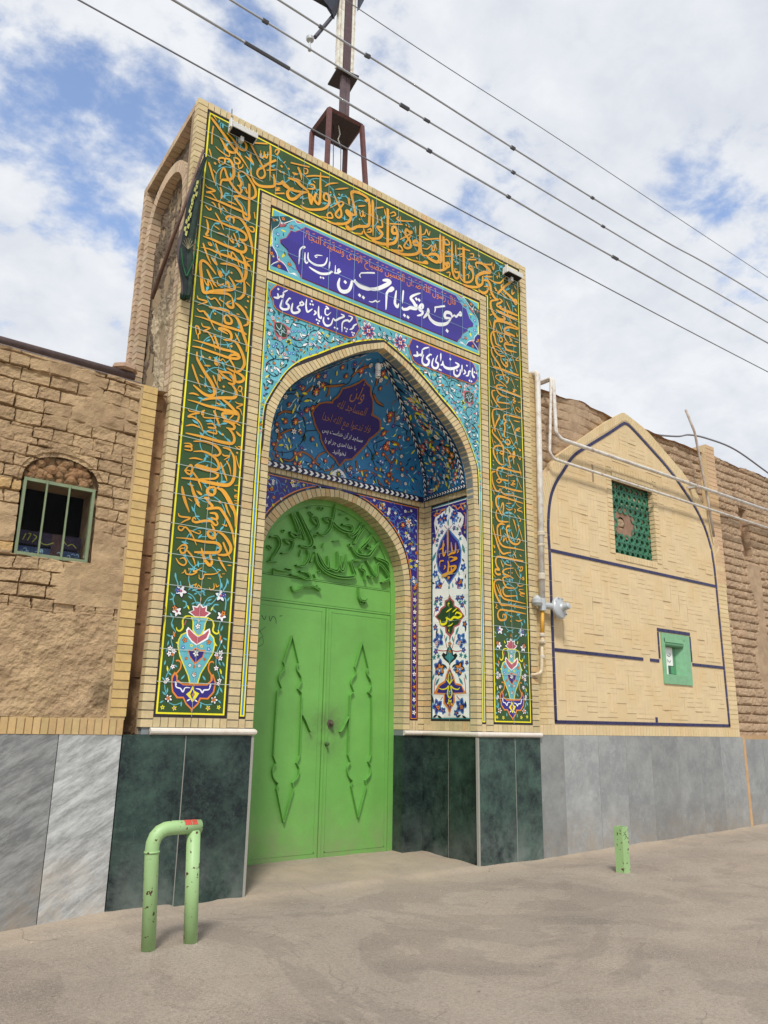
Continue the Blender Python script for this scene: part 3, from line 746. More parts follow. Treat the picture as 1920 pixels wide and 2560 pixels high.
TITLE="""b 22 4109,6616 4112,6723 4116,6806 4155,6863 4181,6866 4156,6839
b 26 4184,6802 4185,6704 4208,6672 4232,6699
b 29 4226,6819 4230,6739 4283,6703 4370,6705 4447,6745 4480,6800 4491,6862
b 14 4313,6814 4331,6797 4356,6815
b 14 4313,6806 4347,6832 4424,6856
a 25 4528,6823 4519,6711
b 34 4244,6638 4305,6622 4409,6614 4513,6655 4556,6697 4574,6696
b 25 4609,6806 4609,6718 4600,6698 4645,6715 4684,6756 4644,6740 4652,6769 4678,6779
d 22 4411,6566
d 22 4446,6571
b 53 4678,6662 4659,6571 4689,6508 4752,6507 4815,6556 4848,6644 4847,6694
d 36 4757,6638
b 27 4847,6694 4893,6695 4901,6732
b 58 4883,6717 4959,6670 5082,6674 5157,6703
b 18 4984,6782 4964,6808 4982,6849
c 22 4982,6849 5151,6921
d 36 4973,6544
d 36 5029,6535
c 25 5069,6887 5192,6933
b 64 5086,6678 5203,6713 5320,6792 5429,6892 5384,6904 5313,6877
b 42 5376,6495 5381,6641 5388,6730 5453,6823 5486,6826 5453,6784 5398,6754
b 43 5537,6826 5522,6712 5518,6633 5557,6599 5579,6656
a 33 5650,6869 5640,6766 5635,6676
b 54 5934,6936 5829,6867 5771,6805 5818,6763 5865,6701 5831,6678 5761,6663 5716,6627 5648,6602 5636,6632
b 29 5865,6701 5877,6755
d 36 5864,6825
d 36 5911,6827
d 37 5672,6523
d 37 5729,6519
b 49 5924,6692 5971,6739 5971,6779 5935,6756 5918,6700 5971,6679 5948,6631 5878,6592
b 54 6066,6769 6060,6701 5984,6594
b 56 6060,6701 6102,6626 6187,6596 6296,6614 6395,6668 6470,6766
b 52 6470,6766 6358,6737 6371,6812 6458,6833 6483,6781
b 35 6470,6766 6521,6825 6559,6818 6598,6863 6649,6870 6637,6918 6598,6873
d 41 6395,6557
b 23 6174,6742 6187,6797 6174,6823
c 30 6180,6820 6359,6905
b 20 5112,6513 5165,6523 5217,6561 5239,6550 5282,6585
d 18 3860,6201
b 25 3855,6149 3866,6096 3808,6081
b 22 3866,6089 3901,6130 3916,6121 3929,6162 3920,6180
b 18 3920,6180 3984,6237
b 25 4028,6141 4005,6140 3971,6070 4002,6053 3997,6008 3939,5980 3901,5995 3906,6046 3918,6093
b 20 4163,6170 4196,6138 4159,6110 4149,6143 4188,6149
b 26 4151,6114 4115,6065 4147,6047 4126,6011 4067,5983 4042,6010 4047,6062 4053,6100
b 21 4231,6217 4227,6127 4246,6061 4284,6089 4314,6122
d 17 4300,6213
d 17 4284,6170
d 17 4317,6175
b 22 4338,6109 4362,6088 4333,6048
b 23 4397,6189 4397,6108 4408,6053 4436,6048 4438,6078
b 17 4492,6209 4500,6219 4533,6201 4493,6187 4488,6126 4521,6115 4567,6169
b 23 4474,6076 4469,6016 4510,5979 4573,6015 4602,6107
b 24 4602,6107 4627,6086 4659,6105 4683,6128 4755,6183 4705,6196
d 19 4534,6076
d 16 4627,5993
d 16 4664,5991
b 22 4730,5972 4730,6077 4758,6124 4807,6149 4832,6142 4872,6209 4813,6211
d 16 4769,6038
d 16 4802,6034
d 16 4791,6001
b 23 4836,6038 4877,6067 4900,6113 4942,6150
d 16 4874,6014
d 16 4904,6016
d 16 4888,5985
d 17 4378,6006
d 17 4410,6002
d 17 4396,5968
d 21 5881,6159
b 31 5875,6094 5884,6038 5813,6018
b 27 5892,6033 5931,6066 5947,6058 5963,6109 5955,6133
b 22 5955,6133 6003,6176 6076,6213
b 30 6125,6121 6092,6117 6036,6052 6076,6032 6060,5973 6012,5945 5968,5965 5964,6023 5987,6084
b 29 6224,6152 6191,6054 6232,6033 6216,5974 6166,5953 6130,5975 6133,6029 6154,6089
a 25 6278,6196 6274,6080
b 26 6315,6100 6307,6050 6273,6026
b 35 6315,6072 6340,6026 6416,6022 6518,6060 6596,6125 6527,6145
d 23 6442,6163
b 28 6509,6044 6509,5975 6560,5957 6612,6006 6621,6078
d 19 6560,6039
a 25 6652,6149 6647,6037
b 24 6686,6091 6712,6057 6673,6018
b 25 6716,6010 6760,6030 6778,6091 6814,6102
d 19 6740,6163
b 28 6846,6167 6840,6075 6866,6034 6875,6058
d 18 6876,6110
d 18 6912,6107
d 18 6253,5959
d 18 6277,5958
d 19 6785,5962
d 19 6821,5962"""
SIDE="""a 29 522,4063 521,3886 519,3700
b 26 519,3700 456,3723 379,3732 370,3850
b 27 598,3921 614,3814 598,3712 550,3781
b 24 455,3875 441,3775 425,3729
b 19 686,3803 598,3844 614,3924
b 16 678,3758 686,3693
b 15 348,3706 318,3733 341,3737
b 29 520,3635 504,3568 536,3454 639,3446
b 32 647,3458 552,3467 458,3475 365,3537 504,3557
b 28 458,3550 443,3441
b 26 473,3617 349,3642 441,3666
b 16 678,3571 670,3647 598,3647 662,3656
b 16 599,3527 567,3566 591,3580
b 16 504,3676 426,3675
b 16 536,3422 489,3415 536,3390
y 29 387,2923 348,2946 270,2905 329,2877 407,2891 467,2863 517,2881 567,2899
y 30 537,2910 558,2830 649,2824 670,2881
y 17 557,2967 446,3010
y 16 437,2955 347,3000
y 13 486,3069 516,3079 516,3038
y 13 528,2787 468,2795 428,2819
y 13 508,2744 504,2717"""
DOOR="""o 25 4616,3418 4682,3519 4738,3639 4691,3725 4598,3710
o 15 4586,3404 4720,3423
o 20 4766,3531 4890,3587 4916,3704 4798,3705 4864,3658
o 29 4875,4041 4959,3902 5021,3759
o 29 4907,4047 5002,3909 5088,3750
o 33 4971,4087 5067,3939 5188,3746 5147,3663 5015,3663
o 20 4868,3791 4946,3747 4987,3791 4866,3810
o 25 5160,3858 5269,3934 5241,4047 5173,4035 5233,3967
o 25 5272,3866 5363,3852 5451,3945 5469,4067 5354,4067 5425,4020
o 31 5519,4276 5502,4132 5494,4031 5638,3956 5782,3959 5779,4039 5635,4035
o 32 5947,4109 5878,3975 5784,3899 5735,3932
o 27 6010,4088 5903,3939 5835,3807
o 27 6124,3995 6029,3857 5934,3762 5960,3705
o 32 6240,3900 6131,3751 6059,3679 5888,3675 5789,3760
o 22 6031,3776 6093,3796 6054,3841
o 31 5939,3602 5795,3582 5822,3487 5849,3393 5662,3349 5430,3377 5290,3474 5239,3619
o 29 5273,3605 5381,3467 5450,3438 5432,3590
o 29 5450,3438 5588,3437 5579,3670
o 26 5721,3651 5681,3449 5622,3461 5651,3621
o 24 4975,3412 5093,3428 5153,3550 5127,3622
o 18 5179,3477 5218,3578
o 26 6019,3355 6004,3472 5942,3503 5988,3569
o 32 6183,3677 6361,3641 6413,3566
o 27 6036,3616 6189,3436 6235,3603 6416,3444 6291,3358
o 20 6066,3420 6140,3410
o 15 5595,4159 5724,4212
o 15 5703,4138 5752,4116
o 15 5504,3796 5620,3833
o 15 5348,3694 5368,3745
o 15 5100,4159 5166,4181
o 15 5235,3696 5259,3661
o 14 5022,3531 5040,3609
o 17 4667,3260 4673,3334 4715,3321 4862,3322 4925,3349 4839,3356
o 18 4907,3291 5014,3286 5124,3263 5189,3280 5142,3340 5032,3345
o 16 5241,3334 5266,3290
o 18 4925,3146 4960,3095 5044,3123 5085,3165 5172,3175 5237,3183 5339,3148 5281,3197
o 20 5921,3245 5942,3111 6015,3089 6063,3124
d 17 5148,4105
d 17 5176,4085
d 17 5284,4189
d 17 5330,4191
d 16 4781,3811
d 17 5247,3823
d 14 5317,3382
d 16 4591,3589
d 16 4617,3574
d 15 5980,3062
d 15 6021,3064
d 17 5764,3786"""
VASE="""S T 11 2957,2893 2970,2840 2991,2789 2974,2711 2956,2648 2977,2590
S T 9 3012,2823 3025,2770
S T 9 3086,2724 3154,2693 3202,2613
S T 10 3370,2725 3304,2694 3260,2619
S T 10 3228,2709 3200,2737
S T 12 3066,2576 3089,2594 3086,2632 3052,2643
S T 13 3399,2571 3363,2599 3377,2639 3419,2644
S T 12 3495,2898 3482,2833 3453,2766 3493,2691 3492,2596
S T 8 2978,2485 2962,2408 3006,2353 2972,2290 2986,2232 3009,2153 3002,2050 2963,1969 2947,1896 2957,1825 2989,1769
S T 8 3449,2483 3438,2404 3459,2344 3465,2268 3438,2190 3439,2061 3479,1980 3488,1876 3453,1785
S T 7 2998,1719 3058,1700 3126,1723
S T 8 3425,1718 3368,1709 3301,1729
L T 31 2959,2870 80
L T 33 3496,2882 70
L T 26 2944,2692 45
L T 28 3518,2709 120
L T 23 2940,2646 160
L T 24 3159,2632 150
L T 24 3309,2632 30
L T 28 3122,2682 30
L T 29 3322,2680 150
L T 28 2953,2497 60
L T 31 2969,2409 60
L T 33 3470,2423 110
L T 26 2947,2311 20
L T 28 3512,2325 20
L T 26 2945,2244 100
L T 28 3510,2248 50
L T 26 2943,2185 120
L T 25 2931,2068 100
L T 26 3034,2045 30
L T 27 3471,2093 60
L T 27 3513,2088 60
L T 25 2986,1970 30
L T 25 2929,1924 40
L T 27 3514,1967 50
L T 28 2948,1796 40
L T 30 3507,1847 60
L T 27 2976,1825 90
L T 28 3474,1830 100
L T 30 3114,1947 130
L T 31 3324,1950 50
L T 27 3120,1709 90
L T 28 3312,1700 90
L T 24 2932,1724 150
L T 25 3498,1742 40
L T 24 3176,2726 150
L T 24 3259,2728 40
F W 63 3028,2732
F B 28 2996,2736
F W 64 3434,2732
F B 30 3463,2739
F W 54 3005,2540
F O 29 2979,2567
F W 57 3457,2538
F O 31 3476,2567
F W 30 2969,2198
F W 30 3007,2175
F W 30 2966,2150
F O 18 2998,2141
F W 32 3480,2192
F W 29 3435,2170
F W 32 3475,2143
F O 19 3445,2145
F W 27 3008,2036
F W 29 3441,2046
F W 25 2968,1918
F W 22 2951,1896
F W 27 3483,1935
F W 24 3473,1905
F W 40 2995,1755
F O 22 2991,1755
F W 41 3443,1755
F O 23 3439,1755
F Y 25 2945,1675
F Y 27 3057,1671
F M 15 3057,1671
F Y 28 3387,1680
F M 15 3387,1680
F Y 25 3495,1690
L Y 30 2959,2015 80
L Y 32 3489,2018 70
L O 32 2993,2329 70
L W 23 2980,2298 70
L O 34 3461,2329 100
L W 24 3476,2299 100
L Y 27 3110,2588 60
L Y 27 3350,2598 110
L O 27 3230,2678 90
P W 0 3187,2504 3116,2543 3165,2567 3149,2608 3199,2605 3224,2646 3261,2608 3302,2624 3299,2573 3347,2558 3294,2507
P M 0 3186,2512 3134,2545 3175,2568 3164,2598 3204,2592 3226,2625 3255,2596 3290,2607 3285,2568 3328,2557 3285,2518
P Y 0 3110,2358 3060,2331 3038,2281 3036,2221 3064,2135 3111,2049 3159,1964 3181,1892 3269,1892 3292,1986 3350,2086 3401,2180 3415,2264 3397,2332 3356,2367 3297,2369 3210,2332
P Y 0 3015,2257 3046,2267 3045,2229
P Y 0 3437,2251 3407,2256 3404,2294
P T 0 3119,2351 3073,2325 3050,2278 3047,2222 3075,2136 3123,2050 3170,1965 3192,1901 3259,1901 3280,1985 3337,2085 3388,2179 3402,2263 3385,2323 3349,2356 3298,2360 3211,2321
F O 26 3104,2282
F O 27 3346,2282
F b 28 3094,2215
F b 29 3351,2218
F Y 20 3174,2239
F Y 20 3275,2240
F O 17 3131,2117
F O 17 3318,2121
F W 20 3174,2057
F W 20 3267,2059
F O 17 3222,2048
F W 26 3222,1975
F O 15 3222,1982
P O 0 3138,2201 3181,2196 3219,2226 3261,2206 3317,2208 3300,2137 3224,2063 3160,2134
P B 0 3150,2191 3185,2187 3220,2211 3259,2196 3305,2197 3290,2142 3224,2082 3169,2139
F W 34 3224,2168
P W 0 3108,2376 3126,2408 3218,2333 3312,2394 3344,2412 3356,2374 3332,2307 3276,2273 3225,2243 3170,2272 3121,2325
P M 0 3123,2374 3140,2386 3184,2349 3231,2319 3298,2358 3335,2396 3339,2373 3318,2318 3267,2284 3225,2254 3177,2283 3133,2329
P Y 0 3144,2508 3165,2457 3171,2378 3209,2336 3239,2330 3271,2341 3297,2400 3300,2454 3327,2514
P T 0 3156,2499 3176,2458 3182,2383 3217,2346 3238,2342 3258,2349 3285,2403 3289,2453 3313,2503
F W 32 3223,2420
F W 19 3227,2474
S Y 16 3158,2508 3097,2503 3068,2463 3074,2396 3049,2364 3021,2369 3011,2394
S M 12 3100,2466 3088,2420
S Y 16 3315,2507 3363,2490 3383,2446 3379,2392 3415,2368 3440,2381 3429,2404
S O 14 3048,1977 3083,2026 3083,2077 3053,2094 3034,2089
S O 14 3400,1976 3363,2027 3366,2087 3394,2104 3412,2093
P O 0 3031,1994 3004,1949 3006,1884 3020,1813 3072,1757 3131,1759 3163,1706 3227,1654 3287,1710 3307,1758 3381,1757 3438,1822 3451,1911 3416,1992 3388,1976 3391,1931 3353,1896 3119,1893 3065,1923 3066,1959
P B 0 3037,1972 3019,1935 3019,1885 3033,1821 3081,1772 3137,1774 3173,1716 3226,1672 3275,1719 3294,1772 3371,1771 3423,1828 3436,1911 3413,1969 3412,1932 3362,1881 3121,1875 3055,1908 3051,1944
S W 12 3043,1900 3059,1858 3100,1845 3126,1817 3146,1854 3194,1856
S W 13 3395,1887 3381,1849 3333,1840 3318,1817 3292,1845 3251,1851
S W 15 3047,1908 3058,1872
S W 16 3398,1902 3389,1864
P Y 0 3216,1875 3240,1829 3287,1809 3258,1764 3225,1726 3198,1762 3159,1797 3196,1827
P B 0 3219,1842 3243,1800 3223,1755 3199,1798
F O 14 3223,1795
L W 23 3187,1747 150
L W 23 3260,1742 30
F O 15 3226,1654"""
SIDEM="""P B 0 843,4396 500,4393 165,4394 173,3827 195,3874 254,3938 284,4019 238,4086 221,4170 282,4237 351,4262 421,4310 500,4376 548,4347 596,4323 677,4294 776,4268 801,4193 776,4064 759,3994 808,3912 833,3894
P W 0 505,4374 540,4339 612,4315 694,4280 768,4249 789,4180 759,4072 751,3981 792,3910 828,3871 826,3155 183,3084 177,3828 202,3875 262,3945 296,4021 250,4089 233,4167 297,4235 359,4253 429,4300
S O 19 809,4309 760,4276 776,4325 694,4303 661,4336 580,4342
S O 19 436,4369 374,4333 343,4294 281,4314 235,4261 281,4347 204,4342
S O 16 221,4225 191,4175 208,4005
S O 16 809,3957 792,3932
S L 10 189,4306 205,4265
F L 30 743,4353
F L 29 204,4309
F L 26 209,3962
F L 27 809,3980
S M 11 784,3886 768,3995 702,4096
S M 11 597,4121 549,4068
S M 10 262,3939 284,4019 330,4082
S M 11 454,4094 502,4059
S K 10 314,4112 283,4161
L K 44 290,4140 60
L K 47 751,4116 110
L t 49 564,4316 80
L t 48 492,4313 90
L t 54 520,4151 90
F B 63 678,4215
F b 68 637,4185
F B 68 597,4222
F b 46 661,4133
F B 66 422,4210
F b 68 367,4177
F B 58 390,4248
F b 45 415,4131
F B 35 645,4041
F B 34 407,4053
F t 34 345,4030
F t 38 702,4006
F t 34 293,3891
F B 33 735,3945
F B 31 300,3957
F t 35 743,3879
P b 0 520,4079 581,4018 670,3934 743,3790 759,3660 719,3522 599,3419 506,3311 428,3386 335,3469 277,3588 272,3747 316,3873 439,3993
P B 0 521,4062 573,3994 654,3909 718,3786 735,3656 686,3529 583,3433 505,3343 443,3404 358,3483 296,3601 295,3740 339,3855 455,3973
L t 76 234,3752 110
L t 81 792,3731 60
L K 38 243,3604 130
L K 40 783,3597 70
F B 54 775,3497
F b 35 775,3497
F B 53 244,3509
F b 35 244,3509
F B 74 711,3347
F b 48 727,3371
F O 34 679,3311
F b 39 687,3280
F B 76 314,3318
F b 43 322,3256
F O 33 291,3336
S M 10 599,3387 695,3270
S M 10 397,3393 293,3190
L t 64 506,3268 90
L t 50 218,3223 70
L t 53 799,3228 100
F B 39 679,3166
F B 39 616,3169
F B 38 399,3171
F B 38 339,3143
F B 37 264,3119
L K 37 210,3274 100
L K 40 816,3382 160
L t 38 436,3302 100
L t 40 710,3445 100
L t 38 320,3446 100
L K 37 201,3387 80
P W 0 827,3304 151,3222 182,1667 816,1672
F B 45 742,3153
F B 41 669,3159
F t 45 773,3100
F t 44 669,3089
F B 44 742,3034
F B 43 346,3129
F B 42 268,3127
F t 42 307,3071
F t 42 220,3061
F B 39 269,3033
S M 12 805,2935 784,3003 752,3042
S M 11 203,2892 212,2973 249,3031
P M 0 501,3198 530,3136 591,3122 597,3060 669,3033 711,2975 784,2933 711,2878 680,2813 588,2778 578,2709 518,2664 499,2596 469,2661 419,2704 408,2763 320,2783 281,2846 222,2887 270,2939 318,2997 406,3040 410,3095 465,3136
P D 0 502,3161 516,3121 567,3103 571,3044 649,3017 686,2966 757,2931 690,2883 653,2825 564,2790 552,2721 504,2683 472,2681 444,2719 432,2779 345,2798 300,2861 247,2890 293,2928 338,2986 430,3029 442,3092 476,3116
F B 44 773,2794
F O 24 773,2794
F B 45 224,2788
F O 26 224,2788
F B 100 711,2624
F b 60 701,2637
F B 96 293,2594
F b 61 283,2620
F M 34 752,2586
F M 32 332,2558
L t 67 649,2722 120
L t 65 360,2712 60
L K 51 742,2736 70
L K 48 205,2733 80
L t 49 559,2627 70
L t 49 439,2618 110
S M 13 752,2504 630,2483 539,2484
S M 13 266,2468 372,2461 460,2480
S M 12 599,2684 559,2546 529,2490
S M 11 399,2655 440,2538 470,2487
F O 33 499,2562
P K 0 499,2549 559,2486 569,2439 620,2462 650,2431 610,2381 520,2324 500,2290 481,2322 392,2370 357,2408 382,2442 435,2425 446,2479
P t 0 499,2529 539,2478 549,2425 579,2413 590,2400 520,2350 500,2316 480,2348 421,2385 427,2405 460,2420 466,2473
F O 29 499,2469
F B 44 762,2484
F B 38 247,2473
F t 44 793,2411
F t 43 711,2420
F t 41 295,2411
F t 41 219,2393
F B 31 192,2314
F B 109 691,2272
F O 82 681,2258
F b 49 691,2238
F B 104 325,2262
F O 79 326,2249
F b 47 316,2236
L K 49 580,2287 140
L K 48 422,2286 30
P O 0 500,2290 560,2200 600,2109 711,2066 782,1982 813,1949 611,1939 621,1834 543,1769 504,1679 474,1769 406,1845 415,1941 197,1944 243,1989 299,2061 395,2077 423,2155 471,2223
P B 0 501,2257 541,2186 581,2089 691,2046 742,1967 591,1958 591,1847 529,1788 504,1730 482,1788 435,1852 438,1959 253,1960 290,2035 404,2057 448,2156 475,2210
S Y 16 501,2217 531,2146 502,2067 472,2144 501,2217
S Y 16 571,2134 502,2080 433,2130
S Y 20 711,2026 641,2005 561,2016 522,2041 542,1950 503,1898 463,1949 482,2040 434,2013 357,1998 318,2023
P D 0 502,2041 542,1976 503,1911 463,1975
F b 29 502,1976
F Y 57 503,1840
F O 32 503,1820
S M 13 793,1955 782,2088 752,2154
S M 12 215,1944 223,2059 241,2136
L t 66 731,2100 50
L t 63 299,2099 130
L t 50 803,2169 70
L t 47 213,2148 110
F B 97 731,1796
F O 36 711,1783
F b 33 752,1823
F B 93 302,1800
F O 34 293,1787
F b 31 320,1825
F B 45 621,1744
F B 44 388,1717
S M 11 671,1874 631,1913
S M 11 320,1870 377,1922
L K 56 813,1876 100
L K 52 217,1818 100
L K 49 772,1679 20
L K 48 691,1672 160
L K 46 341,1679 20
L K 46 247,1673 160
F M 25 510,1698"""
SPAND="""S K 9 4087,5889 4053,5821 4042,5746 4068,5684 4129,5669 4196,5698 4261,5763 4265,5836 4225,5880 4163,5887 4103,5874
S K 9 4292,5773 4287,5714 4237,5634 4178,5601 4118,5595 4080,5611
S K 9 4291,5788 4319,5840 4373,5873 4443,5875 4493,5841 4495,5791 4450,5732
S K 9 4493,5826 4534,5796 4591,5793 4654,5836 4710,5862 4767,5859
S K 9 4231,5760 4291,5788
S K 8 3768,5563 3773,5476 3799,5416 3866,5369 3945,5380 4010,5407 4045,5432
S K 9 3817,5586 3889,5596 3948,5581 3981,5523 3955,5459 3891,5438
S K 8 3866,5369 3805,5322 3773,5265 3782,5234
S K 9 4337,5631 4366,5690 4410,5741
L W 45 4108,5850 10
L W 37 4185,5752 60
L W 37 4223,5765 170
L W 45 4244,5657 140
L W 35 3791,5537 70
L W 43 3904,5463 60
L W 43 4016,5423 160
L W 39 4620,5854 100
L W 39 4677,5858 20
L W 35 4373,5700 50
L W 38 4433,5756 30
L W 38 4428,5863 30
L W 32 3781,5240 80
F W 29 4002,5860
F W 27 3796,5921
F W 30 3788,5639
F W 29 4312,5683
F W 28 4435,5807
F W 24 3966,5338
F W 24 4911,5928
F W 18 3829,5446
F b 25 4108,5776
F b 19 4205,5823
F b 24 3881,5539
F b 26 4101,5502
F b 21 4143,5547
F b 19 4120,5634
F b 19 3872,5871
F b 17 3776,5774
F b 22 4724,5911
F b 15 4337,5810
F O 20 4293,5900
F O 19 4089,5912
F O 19 4198,5575
F O 17 3763,5357
F O 20 4510,5719
F O 15 3759,6220
F O 16 3758,6006
F O 16 3895,5858
F O 17 3792,5752
F O 17 4018,5521
F O 17 3862,5313
F Y 44 4034,5624
P D 0 4012,5630 4040,5647 4057,5624 4036,5596 4013,5606
F D 17 4047,5600
F Y 26 4540,5864
F O 14 4540,5864
P M 0 3832,5801 3854,5801 3927,5819 3987,5805 4025,5790 4049,5756 4022,5704 4003,5655 3938,5620 3918,5592 3887,5624 3856,5662 3837,5725
P D 0 3855,5794 3920,5810 3973,5793 4004,5754 4002,5669 3966,5650 3900,5656 3861,5685 3847,5743
S l 7 3863,5776 3880,5747 3910,5729 3929,5771 3921,5796
S l 9 3867,5708 3897,5697 3928,5665 3947,5728 3977,5710
S l 6 3952,5765 3983,5733
F M 25 3816,5837
F M 22 3924,5615
F M 19 4028,5741
L N 26 3752,6160 70
L N 22 3751,6053 80
L N 24 3759,5866 90
L N 29 3765,5945 160
L N 29 3832,5920 40
L N 26 3884,5917 60
L N 32 3958,5915 140
L N 22 3947,5855 100
L N 27 4146,5924 130
L N 27 4239,5892 130
L N 23 4340,5898 120
L N 21 3761,5671 150
L N 21 3825,5624 130
L N 22 4180,5857 80
L N 22 4126,5725 100
L N 25 4105,5556 60
L N 25 4161,5497 60
L N 25 4241,5564 130
L N 25 4277,5611 70
L N 26 4452,5690 20
L N 23 4569,5918 100
L N 24 4711,5840 60
L N 24 4948,5963 80
L N 22 4114,5678 20
L N 24 3807,5289 10
L N 21 4013,5339 130
L N 21 3950,5306 10
L N 23 4489,5927 100
S K 9 3872,5360 3795,5310 3773,5235 3794,5183
S K 9 3803,5185 3866,5162 3919,5187 3959,5275 4011,5317
S K 9 3806,5136 3843,5113 3795,5024
L W 38 3782,5230 100
L W 44 3924,5248 40
L W 35 3818,5081 20
L W 39 3903,5455 60
L W 36 4005,5419 160
F W 24 3845,5219
F W 23 3968,5343
L Y 38 3788,5131 130
F O 19 3783,5000
F b 17 3775,4927
F O 18 3871,5312
L N 23 3833,5262 150
L N 23 3861,5102 40
L N 21 3769,5025 90"""
TEND="""P N 0 3731,7079 3944,7175 4021,7160 3949,7087 3911,7020 3831,6977 3761,6922 3743,6817 3733,6974
P M 0 3837,7020 3843,7056 3893,7053 3925,7076 3902,7025 3847,6992
P M 0 4029,7164 4139,7172 4065,7130
S W 8 3823,7120 3841,7079 3876,7054 3948,7103 4021,7160 4064,7138 4140,7163
S W 8 3835,7052 3822,6997 3761,6922 3750,6844 3762,6769 3757,6727 3827,6637 3839,6578 3897,6562 3948,6527 4001,6460 4074,6489 4109,6455
P B 0 3735,6694 3758,6704 3819,6634 3840,6563 3810,6519 3749,6463
P M 0 3836,6625 3871,6583 3948,6527 3873,6552 3802,6515 3840,6563
P B 0 3795,6497 3873,6552 3939,6531 4000,6468 3837,6467 3765,6461
S W 8 3757,6466 3802,6515 3848,6550
F O 25 3762,7044
F Y 18 3801,7061
F O 29 3881,7114
F O 29 3756,6615
F Y 16 3782,6586
F O 28 3860,6491
F W 22 3860,7047
F W 21 3855,6577
L Y 37 3890,6958 0
L Y 49 3908,6654 120
F b 33 3820,6887
F W 13 3820,6887
F b 35 3821,6738
F W 13 3821,6738
F O 29 3993,7056
F b 20 3987,7013
F O 28 3991,6568
F b 18 3993,6601
L b 38 4092,7088 10
L b 29 4041,7095 150
L b 33 4038,6539 20
L b 25 4088,6543 150
L N 25 3892,6914 80
L N 28 3922,6684 80
L N 25 3792,6814 90
P W 0 4057,6491 4101,6460 4009,6464"""
